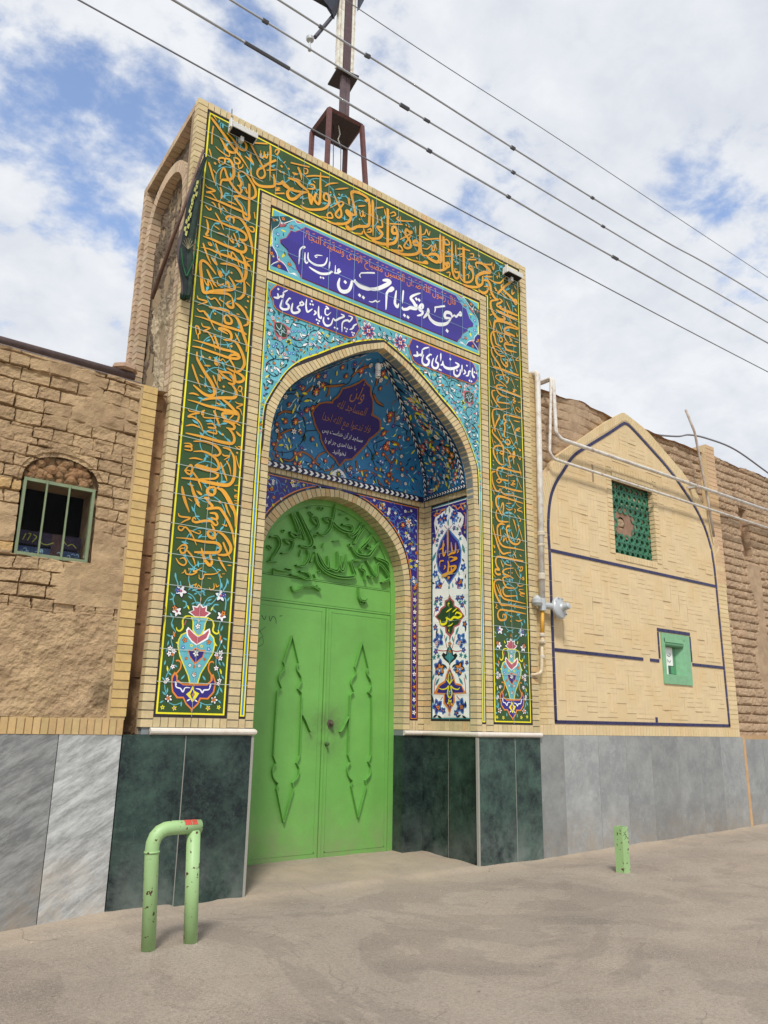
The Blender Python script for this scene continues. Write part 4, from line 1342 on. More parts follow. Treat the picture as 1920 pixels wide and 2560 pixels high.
VAULT="""S K 8 4469,4431 4516,4624 4608,4608 4757,4649 4771,4707
S K 10 4474,4721 4595,4722 4741,4782 4852,4923 4858,5010
S K 8 4436,5082 4443,5139 4524,5189 4667,5213 4761,5186 4844,5091 4866,5020 4845,4913
S K 8 4752,5184 4674,5285 4668,5374 4772,5502 4871,5569 5035,5562 5179,5624 5200,5686
S K 8 4430,5343 4534,5374 4677,5376
S K 8 4739,5375 4848,5368 4927,5340
S K 8 5555,5676 5584,5608 5704,5533 5828,5520
S K 8 4868,5046 5006,5085
S K 8 5103,4668 5216,4628 5321,4668 5366,4762
S K 8 5498,4781 5530,4703 5630,4619 5695,4651
S K 8 5772,5078 5887,5012 5937,4931 6030,4827 6155,4785
S K 8 5960,5009 5902,5104 6027,5191
S K 28 4673,5383 4703,5442 4755,5513
S R 22 4673,5383 4703,5442 4755,5513
S K 30 4899,5538 5012,5564 5146,5609
S R 22 4899,5538 5012,5564 5146,5609
S K 28 4959,5545 4981,5489 4976,5442
S R 20 4959,5545 4981,5489 4976,5442
S K 30 5186,5690 5225,5757 5313,5821 5389,5852
S R 22 5186,5690 5225,5757 5313,5821 5389,5852
S K 28 5152,5784 5211,5747
S K 30 5490,5825 5538,5776 5570,5687
S R 22 5490,5825 5538,5776 5570,5687
S K 30 4428,5128 4505,5185 4623,5195
S R 22 4428,5128 4505,5185 4623,5195
S K 32 4478,5009 4517,4909 4504,4800 4474,4721
S R 23 4478,5009 4517,4909 4504,4800 4474,4721
S K 28 4522,4927 4589,4975 4686,5031
S R 20 4522,4927 4589,4975 4686,5031
S K 32 4595,4641 4716,4649 4788,4737 4865,4791 4995,4765 5089,4693 5145,4678
S R 23 4615,4641 4716,4649 4788,4737 4865,4791 4995,4765 5089,4693 5145,4678
S K 28 5066,4707 5109,4800 5199,4866
S R 20 5066,4707 5109,4800 5199,4866
S K 28 5336,4728 5310,4666 5205,4625
S R 20 5336,4728 5310,4666 5205,4625
S K 28 5684,4860 5732,4736 5870,4765 6039,4741
S R 22 5684,4860 5732,4736 5870,4765 6039,4741
S K 28 6045,4684 6113,4620
S R 20 6045,4684 6113,4620
S K 28 5594,5610 5691,5554 5800,5530
S R 22 5594,5610 5691,5554 5800,5530
F m 50 4811,5462
F W 17 4824,5439
F m 47 4688,5114
F Y 15 4694,5099
F m 37 4555,5089
F m 37 4785,5263
F b 37 4886,5153
F b 45 4714,4935
F B 47 4838,5627
F W 22 4838,5627
F b 25 4615,4803
F B 37 4576,5465
F m 25 4530,5268
F m 28 4795,5013
F m 33 4980,4977
F b 20 4997,4972
F m 32 5212,4757
F m 30 5004,4647
F m 27 4530,4671
F m 30 4841,4640
F m 33 5605,4747
F m 30 5836,4642
F m 28 5832,4964
F m 28 5644,5681
F m 30 5111,5688
F b 38 5883,5144
F b 42 6095,4927
F m 30 5976,5249
L Y 37 4849,4660 120
L Y 28 4615,5272 60
L Y 28 4695,4826 90
L Y 25 5055,4924 60
L Y 28 4972,5686 60
L Y 25 4942,5600 60
L Y 28 4901,5516 70
L Y 28 5990,4644 40
L Y 20 5765,4914 60
L Y 20 4474,5413 60
L D 50 4870,4970 90
L D 50 5926,4965 90
L t 28 4871,5004 60
L l 22 4532,4996 50
L l 25 4654,5170 110
L l 25 4754,5080 60
L l 25 4853,5142 150
L l 25 4902,4836 160
L l 25 4998,4830 60
L l 25 4891,5386 110
L l 25 4788,5363 20
L l 25 4726,5566 80
L l 22 4649,5518 60
L l 22 4618,5333 70
L l 22 4571,5382 170
L l 22 4890,4669 110
L l 22 5156,4764 40
L l 22 5247,4830 120
L l 22 5084,4646 90
L l 22 4964,4666 150
L l 22 5554,4793 130
L l 22 5697,4747 60
L l 22 5622,4693 90
L l 22 5738,4794 70
L l 22 5793,5010 80
L l 22 5521,5438 20
L l 22 5058,5626 140
L l 22 5296,5737 100
L l 22 4824,5521 50
L l 22 4633,4830 10
L l 22 4596,4875 70
L l 22 4508,4855 40
L l 22 5478,5718 30
L l 22 5028,5447 60
P W 0 5285,4576 5356,4657 5429,4700 5500,4668 5551,4603 5418,4575
F D 50 5425,4634
F O 33 5426,4625
F Y 17 5426,4625
P R 0 5355,5724 5308,5674 5219,5614 5125,5575 5122,5521 5111,5488 5064,5439 5068,5413 4998,5405 4902,5367 4866,5308 4855,5247 4892,5211 4942,5145 5011,5087 5064,5051 5096,4985 5158,4924 5221,4871 5285,4834 5338,4808 5432,4720 5521,4834 5611,4846 5700,4954 5785,5080 5805,5145 5862,5199 5920,5280 5853,5388 5768,5415 5708,5416 5691,5458 5627,5559 5555,5613 5509,5674 5431,5690
P N2 0 5364,5708 5328,5664 5234,5601 5147,5564 5144,5522 5134,5478 5087,5429 5093,5399 5011,5391 4923,5356 4889,5305 4878,5250 4910,5219 4958,5157 5027,5098 5083,5060 5113,4997 5174,4941 5232,4887 5294,4858 5352,4830 5428,4752 5507,4858 5597,4868 5673,4965 5762,5089 5780,5155 5837,5210 5893,5284 5838,5373 5759,5399 5684,5397 5670,5454 5609,5551 5537,5602 5495,5660 5424,5677
S r 12 5369,5698 5379,5623 5376,5562
S r 12 5210,5579 5307,5615 5345,5609 5289,5558 5351,5549 5478,5562 5510,5600 5476,5615
S r 10 5407,5585 5430,5566 5471,5591
S r 12 5102,5440 5134,5393 5214,5387 5160,5406
S r 12 5164,5454 5216,5403 5268,5391 5245,5448
S r 12 5245,5448 5313,5409 5375,5399 5336,5445
S r 12 5325,5481 5340,5438 5421,5416
S r 12 5410,5508 5402,5428 5397,5380 5486,5383 5600,5383
S r 12 5569,5527 5572,5449 5595,5374
S r 12 5592,5508 5609,5425
S r 10 5414,5446 5518,5461
S r 12 4956,5346 4966,5271 4970,5192 5041,5199 5144,5214
S r 12 4933,5311 5029,5331
S r 12 5055,5243 5114,5232 5127,5202
S r 12 5133,5338 5160,5201
S r 12 5159,5313 5220,5214 5308,5192 5297,5303
S r 10 5232,5281 5278,5210
S r 12 5316,5346 5375,5264 5446,5279 5421,5321 5351,5307
S r 12 5366,5212 5428,5176 5507,5201 5499,5266
S r 12 5490,5280 5566,5288 5611,5248 5570,5189
S r 12 5588,5308 5714,5203 5615,5190
S r 12 5670,5326 5767,5214 5838,5237
S r 12 5766,5322 5771,5180
S r 10 5771,5314 5838,5320
S w 10 5061,5130 5078,5093 5128,5103 5138,5155 5151,5125
S w 10 5177,5089 5244,5087 5309,5092 5298,5140
S w 10 5298,5140 5339,5098 5398,5094 5373,5122
S w 10 5421,5090 5462,5073 5484,5104
S w 10 5478,5153 5522,5095
S w 10 5556,5144 5528,5079
S w 10 5577,5123 5638,5093 5603,5059
S w 10 5644,5077 5683,5094 5690,5129 5676,5084 5754,5117
S w 10 5145,5021 5177,4950
S w 10 5195,4998 5187,4952
S w 10 5234,4980 5273,4962
S w 10 5265,5021 5291,4974 5324,4973
S w 10 5291,5010 5343,4985 5408,4991 5488,5026 5456,5054
S w 10 5317,5033 5416,5037 5485,5034
S w 10 5520,5033 5541,4966
S w 10 5544,5029 5562,4970 5640,4978 5678,5004
S w 10 5368,4838 5446,4846 5479,4908
S w 10 5434,4908 5468,4851
S w 10 5491,4846 5541,4895 5527,4936"""


# ------------------------------------------------------------ painted tile work
PC = {'T': (98, 176, 186), 't': (64, 136, 142), 'B': (48, 40, 122), 'b': (74, 122, 184), 'O': (222, 132, 48), 'Y': (232, 220, 44), 'W': (238, 238, 234), 'M': (178, 88, 98),
      'm': (196, 96, 76), 'D': (36, 66, 40), 'K': (20, 24, 36), 'L': (150, 160, 60), 'N': (28, 78, 80), 'l': (196, 220, 228), 'R': (150, 92, 46), 'r': (150, 104, 76), 'w': (228, 228, 232),
      'N2': (44, 32, 104), 'gr': (50, 78, 34), 'or': (220, 156, 46), 'ye': (240, 228, 40), 'bk': (42, 34, 36), 'tq': (98, 176, 186), 'in': (62, 52, 142), 'vb': (46, 118, 166), 'lt': (150, 190, 205), 'nv': (26, 26, 60), 'jo': (176, 186, 176)}
PC = {k: lin(v) for k, v in PC.items()}
class Paint:
    """flat colour areas and brush strokes laid in thin layers on a tiled surface"""
    def __init__(s, fmap, seed=1, scale=1.0): s.f = fmap; s.mb = MB(); s.n = seed; s.k = scale; s.ex = None
    def off(s, layer):
        s.n += 1
        if s.ex is not None: s.ex += 1.2e-5; return s.ex
        return (layer * 0.0022 + ((s.n * 0.6180339) % 1) * 0.0018) * s.k
    def poly(s, pts, col, layer=0, flat=None):
        o = s.off(layer) if flat is None else flat
        t = tessellate_polygon([[Vector((p[0], p[1], 0)) for p in pts]])
        s.mb.add([s.f(p[0], p[1], o) for p in pts], t, PC[col] if isinstance(col, str) else col)
    def rect(s, u0, v0, u1, v1, col, layer=0, flat=None, nu=1, nv=1):
        o = s.off(layer) if flat is None else flat; c = PC[col] if isinstance(col, str) else col
        vs = [s.f(u0 + (u1 - u0) * i / nu, v0 + (v1 - v0) * j / nv, o) for j in range(nv + 1) for i in range(nu + 1)]
        s.mb.add(vs, [(j * (nu + 1) + i, j * (nu + 1) + i + 1, (j + 1) * (nu + 1) + i + 1, (j + 1) * (nu + 1) + i) for j in range(nv) for i in range(nu)], c)
    def stroke(s, pts, w, col, layer=1, kind='c', pen=True, n=5, closed=False):
        P = smooth_path(pts, n, closed)
        if closed: P.append(P[0])
        if len(P) < 2: return
        o = s.off(layer); A = np.array(P); T = np.gradient(A, axis=0); ln = np.hypot(T[:, 0], T[:, 1]) + 1e-9; T /= ln[:, None]
        m = len(P); vs = []
        for i in range(m):
            t = i / (m - 1)
            if kind == 'a': k = min(1, 0.55 + t * 5) * (1 - 0.8 * max(0, (t - 0.55) / 0.45) ** 1.3)
            elif kind == 'z': k = min(1, 0.55 + (1 - t) * 5) * (1 - 0.8 * max(0, (0.45 - t) / 0.45) ** 1.3)
            elif kind in 'by': k = 0.28 + 0.78 * math.sin(math.pi * min(max(t, 0), 1)) ** 0.55
            else: k = 1
            if pen and kind != 'c': k *= 0.80 + 0.28 * abs(math.sin(math.atan2(T[i, 1], T[i, 0]) - 0.9))
            h = w * k / 2; nx, ny = -T[i, 1] * h, T[i, 0] * h; oo = o + i * (1.2e-5 if s.ex is None else 1.5e-6)
            vs += [s.f(A[i, 0] + nx, A[i, 1] + ny, oo), s.f(A[i, 0] - nx, A[i, 1] - ny, oo)]
        s.mb.add(vs, [(2 * i, 2 * i + 1, 2 * i + 3, 2 * i + 2) for i in range(m - 1)], PC[col] if isinstance(col, str) else col)
    def dia(s, u, v, r, col, layer=1):
        a = 0.25; pts = [(u + r * math.cos(a + k * math.pi / 2) * 1.05, v + r * math.sin(a + k * math.pi / 2) * 1.05) for k in range(4)]; s.poly(pts, col, layer)
    def flower(s, u, v, d, col, layer=2, petals=5):
        r = d / 2; a0 = s.n * 0.7; n = petals * 4
        if d > 0.03 and col in 'WBMmO': s.poly([(u + r * 1.22 * (0.8 + 0.2 * math.cos(petals * (2 * math.pi * k / n))) * math.cos(a0 + 2 * math.pi * k / n), v + r * 1.22 * (0.8 + 0.2 * math.cos(petals * (2 * math.pi * k / n))) * math.sin(a0 + 2 * math.pi * k / n)) for k in range(n)], {'W': 'K', 'B': 'b', 'M': 'W', 'm': 'K', 'O': 'K'}[col], layer)
        s.poly([(u + r * (0.72 + 0.28 * math.cos(petals * (2 * math.pi * k / n))) * math.cos(a0 + 2 * math.pi * k / n), v + r * (0.72 + 0.28 * math.cos(petals * (2 * math.pi * k / n))) * math.sin(a0 + 2 * math.pi * k / n)) for k in range(n)], col, layer + 1)
        cc = {'W': 'M', 'O': 'K', 'b': 'W', 'B': 'O', 'Y': 'D', 'M': 'W', 'm': 'Y', 't': 'N', 'D': 'Y'}.get(col, 'W')
        s.poly([(u + r * 0.26 * math.cos(2 * math.pi * k / 6), v + r * 0.26 * math.sin(2 * math.pi * k / 6)) for k in range(6)], cc, layer + 2)
    def leaf(s, u, v, ln, col, ang, layer=2):
        a = math.radians(-ang); ca, sa = math.cos(a), math.sin(a); h = ln * 0.5
        pr = [(-1, 0), (-.5, .24), (0, .36), (.45, .28), (1, .05), (.5, -.2), (0, -.26), (-.5, -.16)]
        if ln > 0.04 and col == 'W': s.poly([(u + (x * ca - y * sa) * h * 1.18, v + (x * sa + y * ca) * h * 1.5) for x, y in pr], 'K', layer)
        s.poly([(u + (x * ca - y * sa) * h, v + (x * sa + y * ca) * h) for x, y in pr], col, layer + 1)
    def motif(s, text, tf=lambda u, v: (u, v), layer=1, seq=True, mir=1):
        rows = text.strip().split('\n'); NL = len(rows); s.ex = layer * 0.0022 * s.k
        for i, r in enumerate(rows):
            t = r.split(); k, c = t[0], t[1]; w = float(t[2]) / 1000
            pts = [tuple(float(a) / 1000 for a in q.split(',')) for q in t[3:] if ',' in q]; pts = [tf(*p) for p in pts]
            ly = layer + 4.0 * i / NL if seq else layer
            if k == 'P': s.poly(pts, c, ly)
            elif k == 'S': s.stroke(pts, w, c, ly, 'b' if c in 'rwYWl' else 'c', pen=False)
            elif k == 'F': s.flower(pts[0][0], pts[0][1], w * 1.85, c, ly)
            elif k == 'L':
                a = float(t[-1]); s.leaf(pts[0][0], pts[0][1], w * 1.9, c, a if mir > 0 else 180 - a, ly)
        s.ex = None
    def script(s, text, col, layer=4, tf=lambda u, v: (u, v), kw=lambda u: 1.0):
        for r in text.strip().split('\n'):
            t = r.split(); k = t[0]; w = float(t[1]) / 1000; pts = [tf(*[float(a) / 1000 for a in q.split(',')]) for q in t[2:]]
            cc = 'ye' if k == 'y' else col; w *= kw(pts[0][0])
            if k == 'd': s.dia(pts[0][0], pts[0][1], w * 0.85, cc, layer)
            else: s.stroke(pts, w * (1.0 if k != 'b' else 1.1), cc, layer, k)
    def build(s, name, m, parent, **k): return s.mb.build(name, m, parent, **k)
front = lambda u, v, o: (u, 0.010 - o, v)
def text_mesh(body, size):
    cu = bpy.data.curves.new('lettering', 'FONT'); cu.body = body; cu.size = size; cu.resolution_u = 3
    o = bpy.data.objects.new('lettering', cu); C.objects.link(o); bpy.context.view_layer.update()
    m = o.to_mesh(); vs = [(v.co.x, v.co.y) for v in m.vertices]; fs = [tuple(p.vertices) for p in m.polygons]; o.to_mesh_clear()
    bpy.data.objects.remove(o); bpy.data.curves.remove(cu); return vs, fs
def put_text(P, body, size, tf, col, layer=4):
    vs, fs = text_mesh(body, size)
    if vs:
        o = P.off(layer); P.mb.add([P.f(*tf(x, y), o) for x, y in vs], fs, PC[col])

CX = 5.36
AY = [(1.591, 4.30), (1.576, 4.75), (1.53, 4.90), (1.43, 5.10), (1.305, 5.30), (1.145, 5.455), (.925, 5.60), (.675, 5.77), (.41, 5.92), (0.15, 6.035), (0, 6.085)]
AI = [(1.49, 4.30), (1.478, 4.60), (1.42, 4.84), (1.31, 5.06), (1.15, 5.24), (.99, 5.37), (.79, 5.525), (.57, 5.675), (.383, 5.795), (.2, 5.89), (0, 5.975)]
def resample(P, n):
    P = smooth_path(P, 8); A = np.array(P); d = np.r_[0, np.cumsum(np.hypot(*np.diff(A, axis=0).T))]; t = np.linspace(0, d[-1], n)
    return list(zip(np.interp(t, d, A[:, 0]), np.interp(t, d, A[:, 1])))
def arch_pts(P, n=36, z0=None):
    h = resample(P, n); left = [(CX - a, z) for a, z in h]; right = [(CX + a, z) for a, z in h[::-1]]
    return left + right[1:]

# ------------------------------------------------------------ ground
def gz(x, y):
    x = np.asarray(x, float); y = np.asarray(y, float)
    b = np.interp(x, [-6, 1.8, 2.1, 2.6, 7.9, 12.8, 20, 60], [-.3, -.047, -.03, 0, .005, .086, .2, .6])
    nich = np.clip((y + .1) / 1.0, 0, 1) * .05 * ((x > 3.6) & (x < 7.1))
    wall = np.exp(-np.clip(-y, 0, 9) / .07) * (.012 + .03 * fbm(x * 3, y * 3, 3, 5)) * (x < 60)
    ledge = .02 * np.clip((y + .26 + .05 * fbm(x * 2, 0 * x, 2, 9)) / .04, 0, 1) * (x < 3.2)
    foot = sum(.022 * np.exp(-((x - a) ** 2 + (y - c) ** 2) / .012) for a, c in ((2.52, -1.13), (2.83, -1.13), (8.03, -1.08)))
    return b + nich + foot + wall + ledge + .008 * (fbm(x * .6, y * .6, 3, 2) - .45) * np.clip(-y, 0, 1) + .004 * (fbm(x * 9, y * 9, 3, 3) - .45)
def build_ground():
    xs = np.unique(np.r_[np.linspace(-400, -6, 20), np.linspace(-6, 1, 24), np.arange(1, 15, .045), np.linspace(15, 40, 40), np.linspace(40, 500, 15)])
    ys = np.unique(np.r_[np.linspace(-500, -8, 20), np.linspace(-8, -4.5, 20), np.arange(-4.5, 1.35, .045), [1.4, 30, 500]])
    X, Y = np.meshgrid(xs, ys); Z = gz(X, Y); nx = len(xs)
    mb = MB(); mb.v = list(zip(X.ravel(), Y.ravel(), Z.ravel()))
    mb.f = [(j * nx + i, j * nx + i + 1, (j + 1) * nx + i + 1, (j + 1) * nx + i) for j in range(len(ys) - 1) for i in range(nx - 1)]; mb.c = [(1, 1, 1, 1)] * len(mb.f)
    m = bpy.data.materials.new('dusty_asphalt'); m.use_nodes = True; nt = m.node_tree; N = nt.nodes; L = nt.links; b = N['Principled BSDF']
    b.inputs['Roughness'].default_value = 0.92; b.inputs['Specular IOR Level'].default_value = 0.2; tc = N.new('ShaderNodeTexCoord')
    def nz(s, d, r=.6, dist=0):
        n = N.new('ShaderNodeTexNoise'); n.inputs['Scale'].default_value = s; n.inputs['Detail'].default_value = d; n.inputs['Roughness'].default_value = r; n.inputs['Distortion'].default_value = dist; L.new(tc.outputs['Object'], n.inputs['Vector']); return n.outputs['Fac']
    def rmp(f, a, bb, lo=0., hi=1.):
        r = N.new('ShaderNodeMapRange'); r.inputs['From Min'].default_value = a; r.inputs['From Max'].default_value = bb; r.inputs['To Min'].default_value = lo; r.inputs['To Max'].default_value = hi; L.new(f, r.inputs['Value']); return r.outputs[0]
    def mix(f, a, c):
        x = N.new('ShaderNodeMix'); x.data_type = 'RGBA'; L.new(f, x.inputs[0])
        for i, q in ((6, a), (7, c)):
            if hasattr(q, 'links'): L.new(q, x.inputs[i])
            else: x.inputs[i].default_value = q
        return x.outputs[2]
    c = mix(rmp(nz(.55, 6, .6, .4), .38, .62), lin((134, 124, 113)), lin((164, 151, 136)))
    c = mix(rmp(nz(2.4, 7, .65), .5, .72, 0, .28), c, lin((116, 107, 98)))
    c = mix(rmp(nz(70, 3, .7), .50, .66, 0, .55), c, lin((186, 172, 152)))
    c = mix(rmp(nz(110, 2, .7), .58, .68, 0, .6), c, lin((84, 76, 68)))
    c = mix(rmp(nz(.75, 4, .55, .8), .50, .515, 0, .34), c, lin((170, 158, 143)))
    c = mix(rmp(nz(.5, 5, .6, 1.2), .56, .575, 0, .26), c, lin((112, 103, 95)))
    c = mix(rmp(nz(34, 4, .85), .46, .66, 0, .42), c, lin((98, 90, 82)))
    c = mix(rmp(nz(190, 2, .8), .60, .66, 0, .55), c, lin((206, 194, 176)))
    sp = N.new('ShaderNodeSeparateXYZ'); L.new(tc.outputs['Object'], sp.inputs[0])
    mm = N.new('ShaderNodeMath'); mm.operation = 'MULTIPLY'; L.new(rmp(sp.outputs[1], -.55, -.02), mm.inputs[0]); L.new(rmp(nz(2.2, 5), .35, .6, .25, .8), mm.inputs[1])
    c = mix(mm.outputs[0], c, lin((172, 156, 134)))
    vr = N.new('ShaderNodeTexVoronoi'); vr.feature = 'DISTANCE_TO_EDGE'; vr.inputs['Scale'].default_value = .62
    wv = N.new('ShaderNodeVectorMath'); wv.operation = 'ADD'; L.new(tc.outputs['Object'], wv.inputs[0])
    nn = N.new('ShaderNodeTexNoise'); nn.inputs['Scale'].default_value = 1.6; nn.inputs['Detail'].default_value = 8; L.new(tc.outputs['Object'], nn.inputs['Vector']); L.new(nn.outputs['Color'], wv.inputs[1]); L.new(wv.outputs[0], vr.inputs['Vector'])
    cr = N.new('ShaderNodeMath'); cr.operation = 'MULTIPLY'; L.new(rmp(vr.outputs['Distance'], .006, .0), cr.inputs[0]); L.new(rmp(nz(.8, 3), .47, .6), cr.inputs[1])
    c = mix(rmp(cr.outputs[0], 0, 1, 0, .20), c, lin((78, 70, 62)))
    L.new(c, b.inputs['Base Color'])
    bp = N.new('ShaderNodeBump'); bp.inputs['Strength'].default_value = .8; bp.inputs['Distance'].default_value = .012
    sm = N.new('ShaderNodeMath'); sm.operation = 'ADD'; L.new(nz(75, 5, .7), sm.inputs[0]); L.new(nz(9, 5, .6), sm.inputs[1])
    sb = N.new('ShaderNodeMath'); sb.operation = 'MULTIPLY_ADD'; L.new(cr.outputs[0], sb.inputs[0]); sb.inputs[1].default_value = -.5; L.new(sm.outputs[0], sb.inputs[2]); L.new(sb.outputs[0], bp.inputs['Height']); L.new(bp.outputs[0], b.inputs['Normal'])
    g = mb.build('ground', m, None, smooth=True, kind='structure')
build_ground()
pb = MB(); rr = random.Random(42)
for k in range(420):                                   # loose grit on the road
    x, y = rr.uniform(0.5, 12), -abs(rr.gauss(0, 1)) * 1.6 - .04; q = rr.uniform(.003, .008) * (1 + (rr.random() < .05)); z = float(gz(np.array([x]), np.array([y]))[0])
    pb.lathe((x, y, z), (rr.uniform(-.3, .3), rr.uniform(-.3, .3), 1), [(-q * .3, q * .8), (q * .3, q), (q * .8, q * .5)], jit(lin((150, 138, 122)), .35), 5)
pb.build('gravel', mat('grit', attr=True, rough=.95), None, kind='stuff')

# ------------------------------------------------------------ ENTRANCE PORTAL
portal = thing('entrance_portal', 'tall brick and tile mosque entrance portal with pointed arch niche and green calligraphy band', 'portal')
PITCH = 0.0741
def bcol(kind=0): return jit(BRK if R_.random() < .9 else BRK2, .10, .03)
def vstrip(mb, xa, xb, z0, z1, y0=0.0, y1=0.05, pitch=PITCH, col=bcol, zo=0.0):
    n = max(1, round((z1 - z0) / pitch)); p = (z1 - z0) / n
    for i in range(n):
        a = z0 + i * p + .004; b = z0 + (i + 1) * p - .006; d = R_.uniform(-.0015, .0015)
        mb.box(xa, xb, y0 + d, y1, a, b, col())
def hstrip(mb, x0, x1, za, zb, y0=0.0, y1=0.05, pitch=0.075, col=bcol):
    n = max(1, round((x1 - x0) / pitch)); p = (x1 - x0) / n
    for i in range(n):
        d = R_.uniform(-.0015, .0015); mb.box(x0 + i * p + .004, x0 + (i + 1) * p - .005, y0 + d, y1, za, zb, col())
def yvstrip(mb, x0, x1, ya, yb, z0, z1, pitch=PITCH, col=bcol):
    n = max(1, round((z1 - z0) / pitch)); p = (z1 - z0) / n
    for i in range(n):
        d = R_.uniform(-.0015, .0015); mb.box(x0 + d, x1, ya, yb, z0 + i * p + .004, z0 + (i + 1) * p - .006, col())

XL, XR, ZT = 2.754, 7.966, 8.13
# masonry core: front sheet with the arch opening, sides, roof, back
arc_in = arch_pts(AI, 36)
core = MB()
outer = [(XL + .02, 1.44), (XL + .02, ZT - .03), (XR - .02, ZT - .03), (XR - .02, 1.44), (CX + 1.50, 1.44), (CX + 1.50, 4.30)] + arc_in[::-1][1:-1] + [(CX - 1.50, 4.30), (CX - 1.50, 1.44)]
core.slab(outer, 0.014, 0.12, (1, 1, 1, 1))
core.build('mortar_bed', M['mortar'], portal)
core = MB()
T = 1.46
core.box(XL + .13, 3.80, .125, 1.40, .0, ZT - .35)       # left pier mass
core.box(6.93, XR - .03, .125, 1.40, .0, ZT - .35)
core.box(3.80, 6.93, 1.235, 1.40, .0, ZT - .35)          # back
core.box(XL + .13, XR - .03, .125, 1.40, ZT - .40, ZT - .36)
core.add([(XL + .05, .02, ZT - .02), (XR - .05, .02, ZT - .02), (XR - .05, T - .02, ZT - .35), (XL + .05, T - .02, ZT - .35)], [(0, 1, 2, 3)], (1, 1, 1, 1))
core.box(XL + .05, XR - .05, 1.38, T - .02, 0, ZT - .36)
core.build('masonry_core', M['core'], portal)

# brick trim, front
tr = MB()
for s in (-1, 1):
    def X(h0, h1): a, b = CX + s * h0, CX + s * h1; return (min(a, b), max(a, b))
    oe = (XL, 2.863) if s < 0 else (7.836, XR)
    vstrip(tr, *oe, 1.50, ZT, 0, .085)
    if s < 0: tr.box(XL + .006, 2.86, .08, .16, 1.44, ZT - .1, lin((150, 130, 104)))
    vstrip(tr, *X(1.654, 1.768), 1.505, 7.325)
    vstrip(tr, *X(1.495, 1.575), 1.505, 4.30, 0, .115)
    hstrip(tr, *X(1.77, 2.496 if s < 0 else 2.476), 1.505, 1.588)
    hstrip(tr, *X(1.578, 1.651), 1.505, 1.588, pitch=.06)
hstrip(tr, 2.866, 7.833, 8.042, ZT)
hstrip(tr, CX - 1.651, CX + 1.651, 7.222, 7.322)
hstrip(tr, CX - 1.651, CX + 1.651, 6.287, 6.368)
# voussoirs
AO = [(h, z) for h, z in AY]
hi = resample([(a, z) for a, z in AI], 45); ho = resample([(max(0, a - .028), z - .034 if a < 1.2 else z) for a, z in AY], 45)
for s in (-1, 1):
    for i in range(44):
        (a0, z0), (a1, z1), (b0, w0), (b1, w1) = hi[i], hi[i + 1], ho[i], ho[i + 1]
        g = .07; L2 = lambda p, q, t: (p[0] + (q[0] - p[0]) * t, p[1] + (q[1] - p[1]) * t)
        q = [L2((a0, z0), (a1, z1), g), L2((b0, w0), (b1, w1), g), L2((b0, w0), (b1, w1), 1 - g), L2((a0, z0), (a1, z1), 1 - g)]
        q = [(CX + s * h, z) for h, z in q]; tr.prism(q, R_.uniform(-.0015, .0015), .13, bcol())
tr.build('brick_trim', M['brick'], portal)

# left return of the portal (faces the lane to the left)
side = MB()
cl = lambda: jit(lin((190, 166, 138)), .16, .05)
def zs(y): return ZT - (ZT - 7.79) * y / T            # sloping coping
def yz_poly(mb, x0, x1, pts, col):
    n = len(pts); mb.add([(x0, y, z) for y, z in pts] + [(x1, y, z) for y, z in pts], [tuple(range(n))] + [(i, n + i, n + (i + 1) % n, (i + 1) % n) for i in range(n)], col)
z = 1.6
while z < 7.85:
    for ya, yb, zt in ((.12, .225, 6.95), (1.14, 1.27, 6.95)):
        if z < zt: side.box(XL + .005 + R_.uniform(0, .003), XL + .10, ya, yb, z + .004, z + .068, cl())
    side.box(XL - .0 + R_.uniform(0, .003), XL + .12, 1.355, T, z + .004, z + .068, cl()) if z < 7.70 else None
    z += PITCH
for i in range(18):                                   # coping of soldier bricks along the slope
    y0 = .09 + (T - .09) * i / 18; y1 = .09 + (T - .09) * (i + 1) / 18 - .008
    yz_poly(side, XL - .002 + R_.uniform(0, .003), XL + .12, [(y0, zs(y0) - .085), (y1, zs(y1) - .085), (y1, zs(y1)), (y0, zs(y0))], cl())
# pointed blind arch of thin bricks
al = [(.225, 6.95), (.265, 7.20), (.36, 7.38), (.50, 7.475), (.70, 7.49), (.92, 7.40), (1.07, 7.22), (1.14, 6.95)]
ao = [(.125, 6.95), (.17, 7.26), (.30, 7.50), (.49, 7.61), (.72, 7.625), (.99, 7.52), (1.19, 7.27), (1.27, 6.95)]
ai_, ao_ = resample(al, 25), resample(ao, 25)
for i in range(24):
    L2 = lambda p, q, t: (p[0] + (q[0] - p[0]) * t, p[1] + (q[1] - p[1]) * t)
    yz_poly(side, XL + .005 + R_.uniform(0, .003), XL + .13, [L2(ai_[i], ai_[i + 1], .06), L2(ao_[i], ao_[i + 1], .06), L2(ao_[i], ao_[i + 1], .94), L2(ai_[i], ai_[i + 1], .94)], cl())
side.build('side_brick_trim', M['brick'], portal)
pl = MB()
ys = np.arange(.0, 1.462, .02); zz = np.arange(1.4, 8.04, .02); YY, ZZ = np.meshgrid(ys, zz)
rough = .09 * (fbm(YY * 8, ZZ * 5, 4, 3) - .5) + .035 * (fbm(YY * 30, ZZ * 26, 3, 8) - .5)
inset = np.where((YY > .20) & (YY < 1.16) & (ZZ < 7.45), .13, .115)
XX = XL + inset + rough * 1.0
ZZ2 = np.minimum(ZZ, ZT - .09 - (ZT - 7.79) * YY / T)
ny = len(ys); pl.v = list(zip(XX.ravel(), YY.ravel(), ZZ2.ravel()))
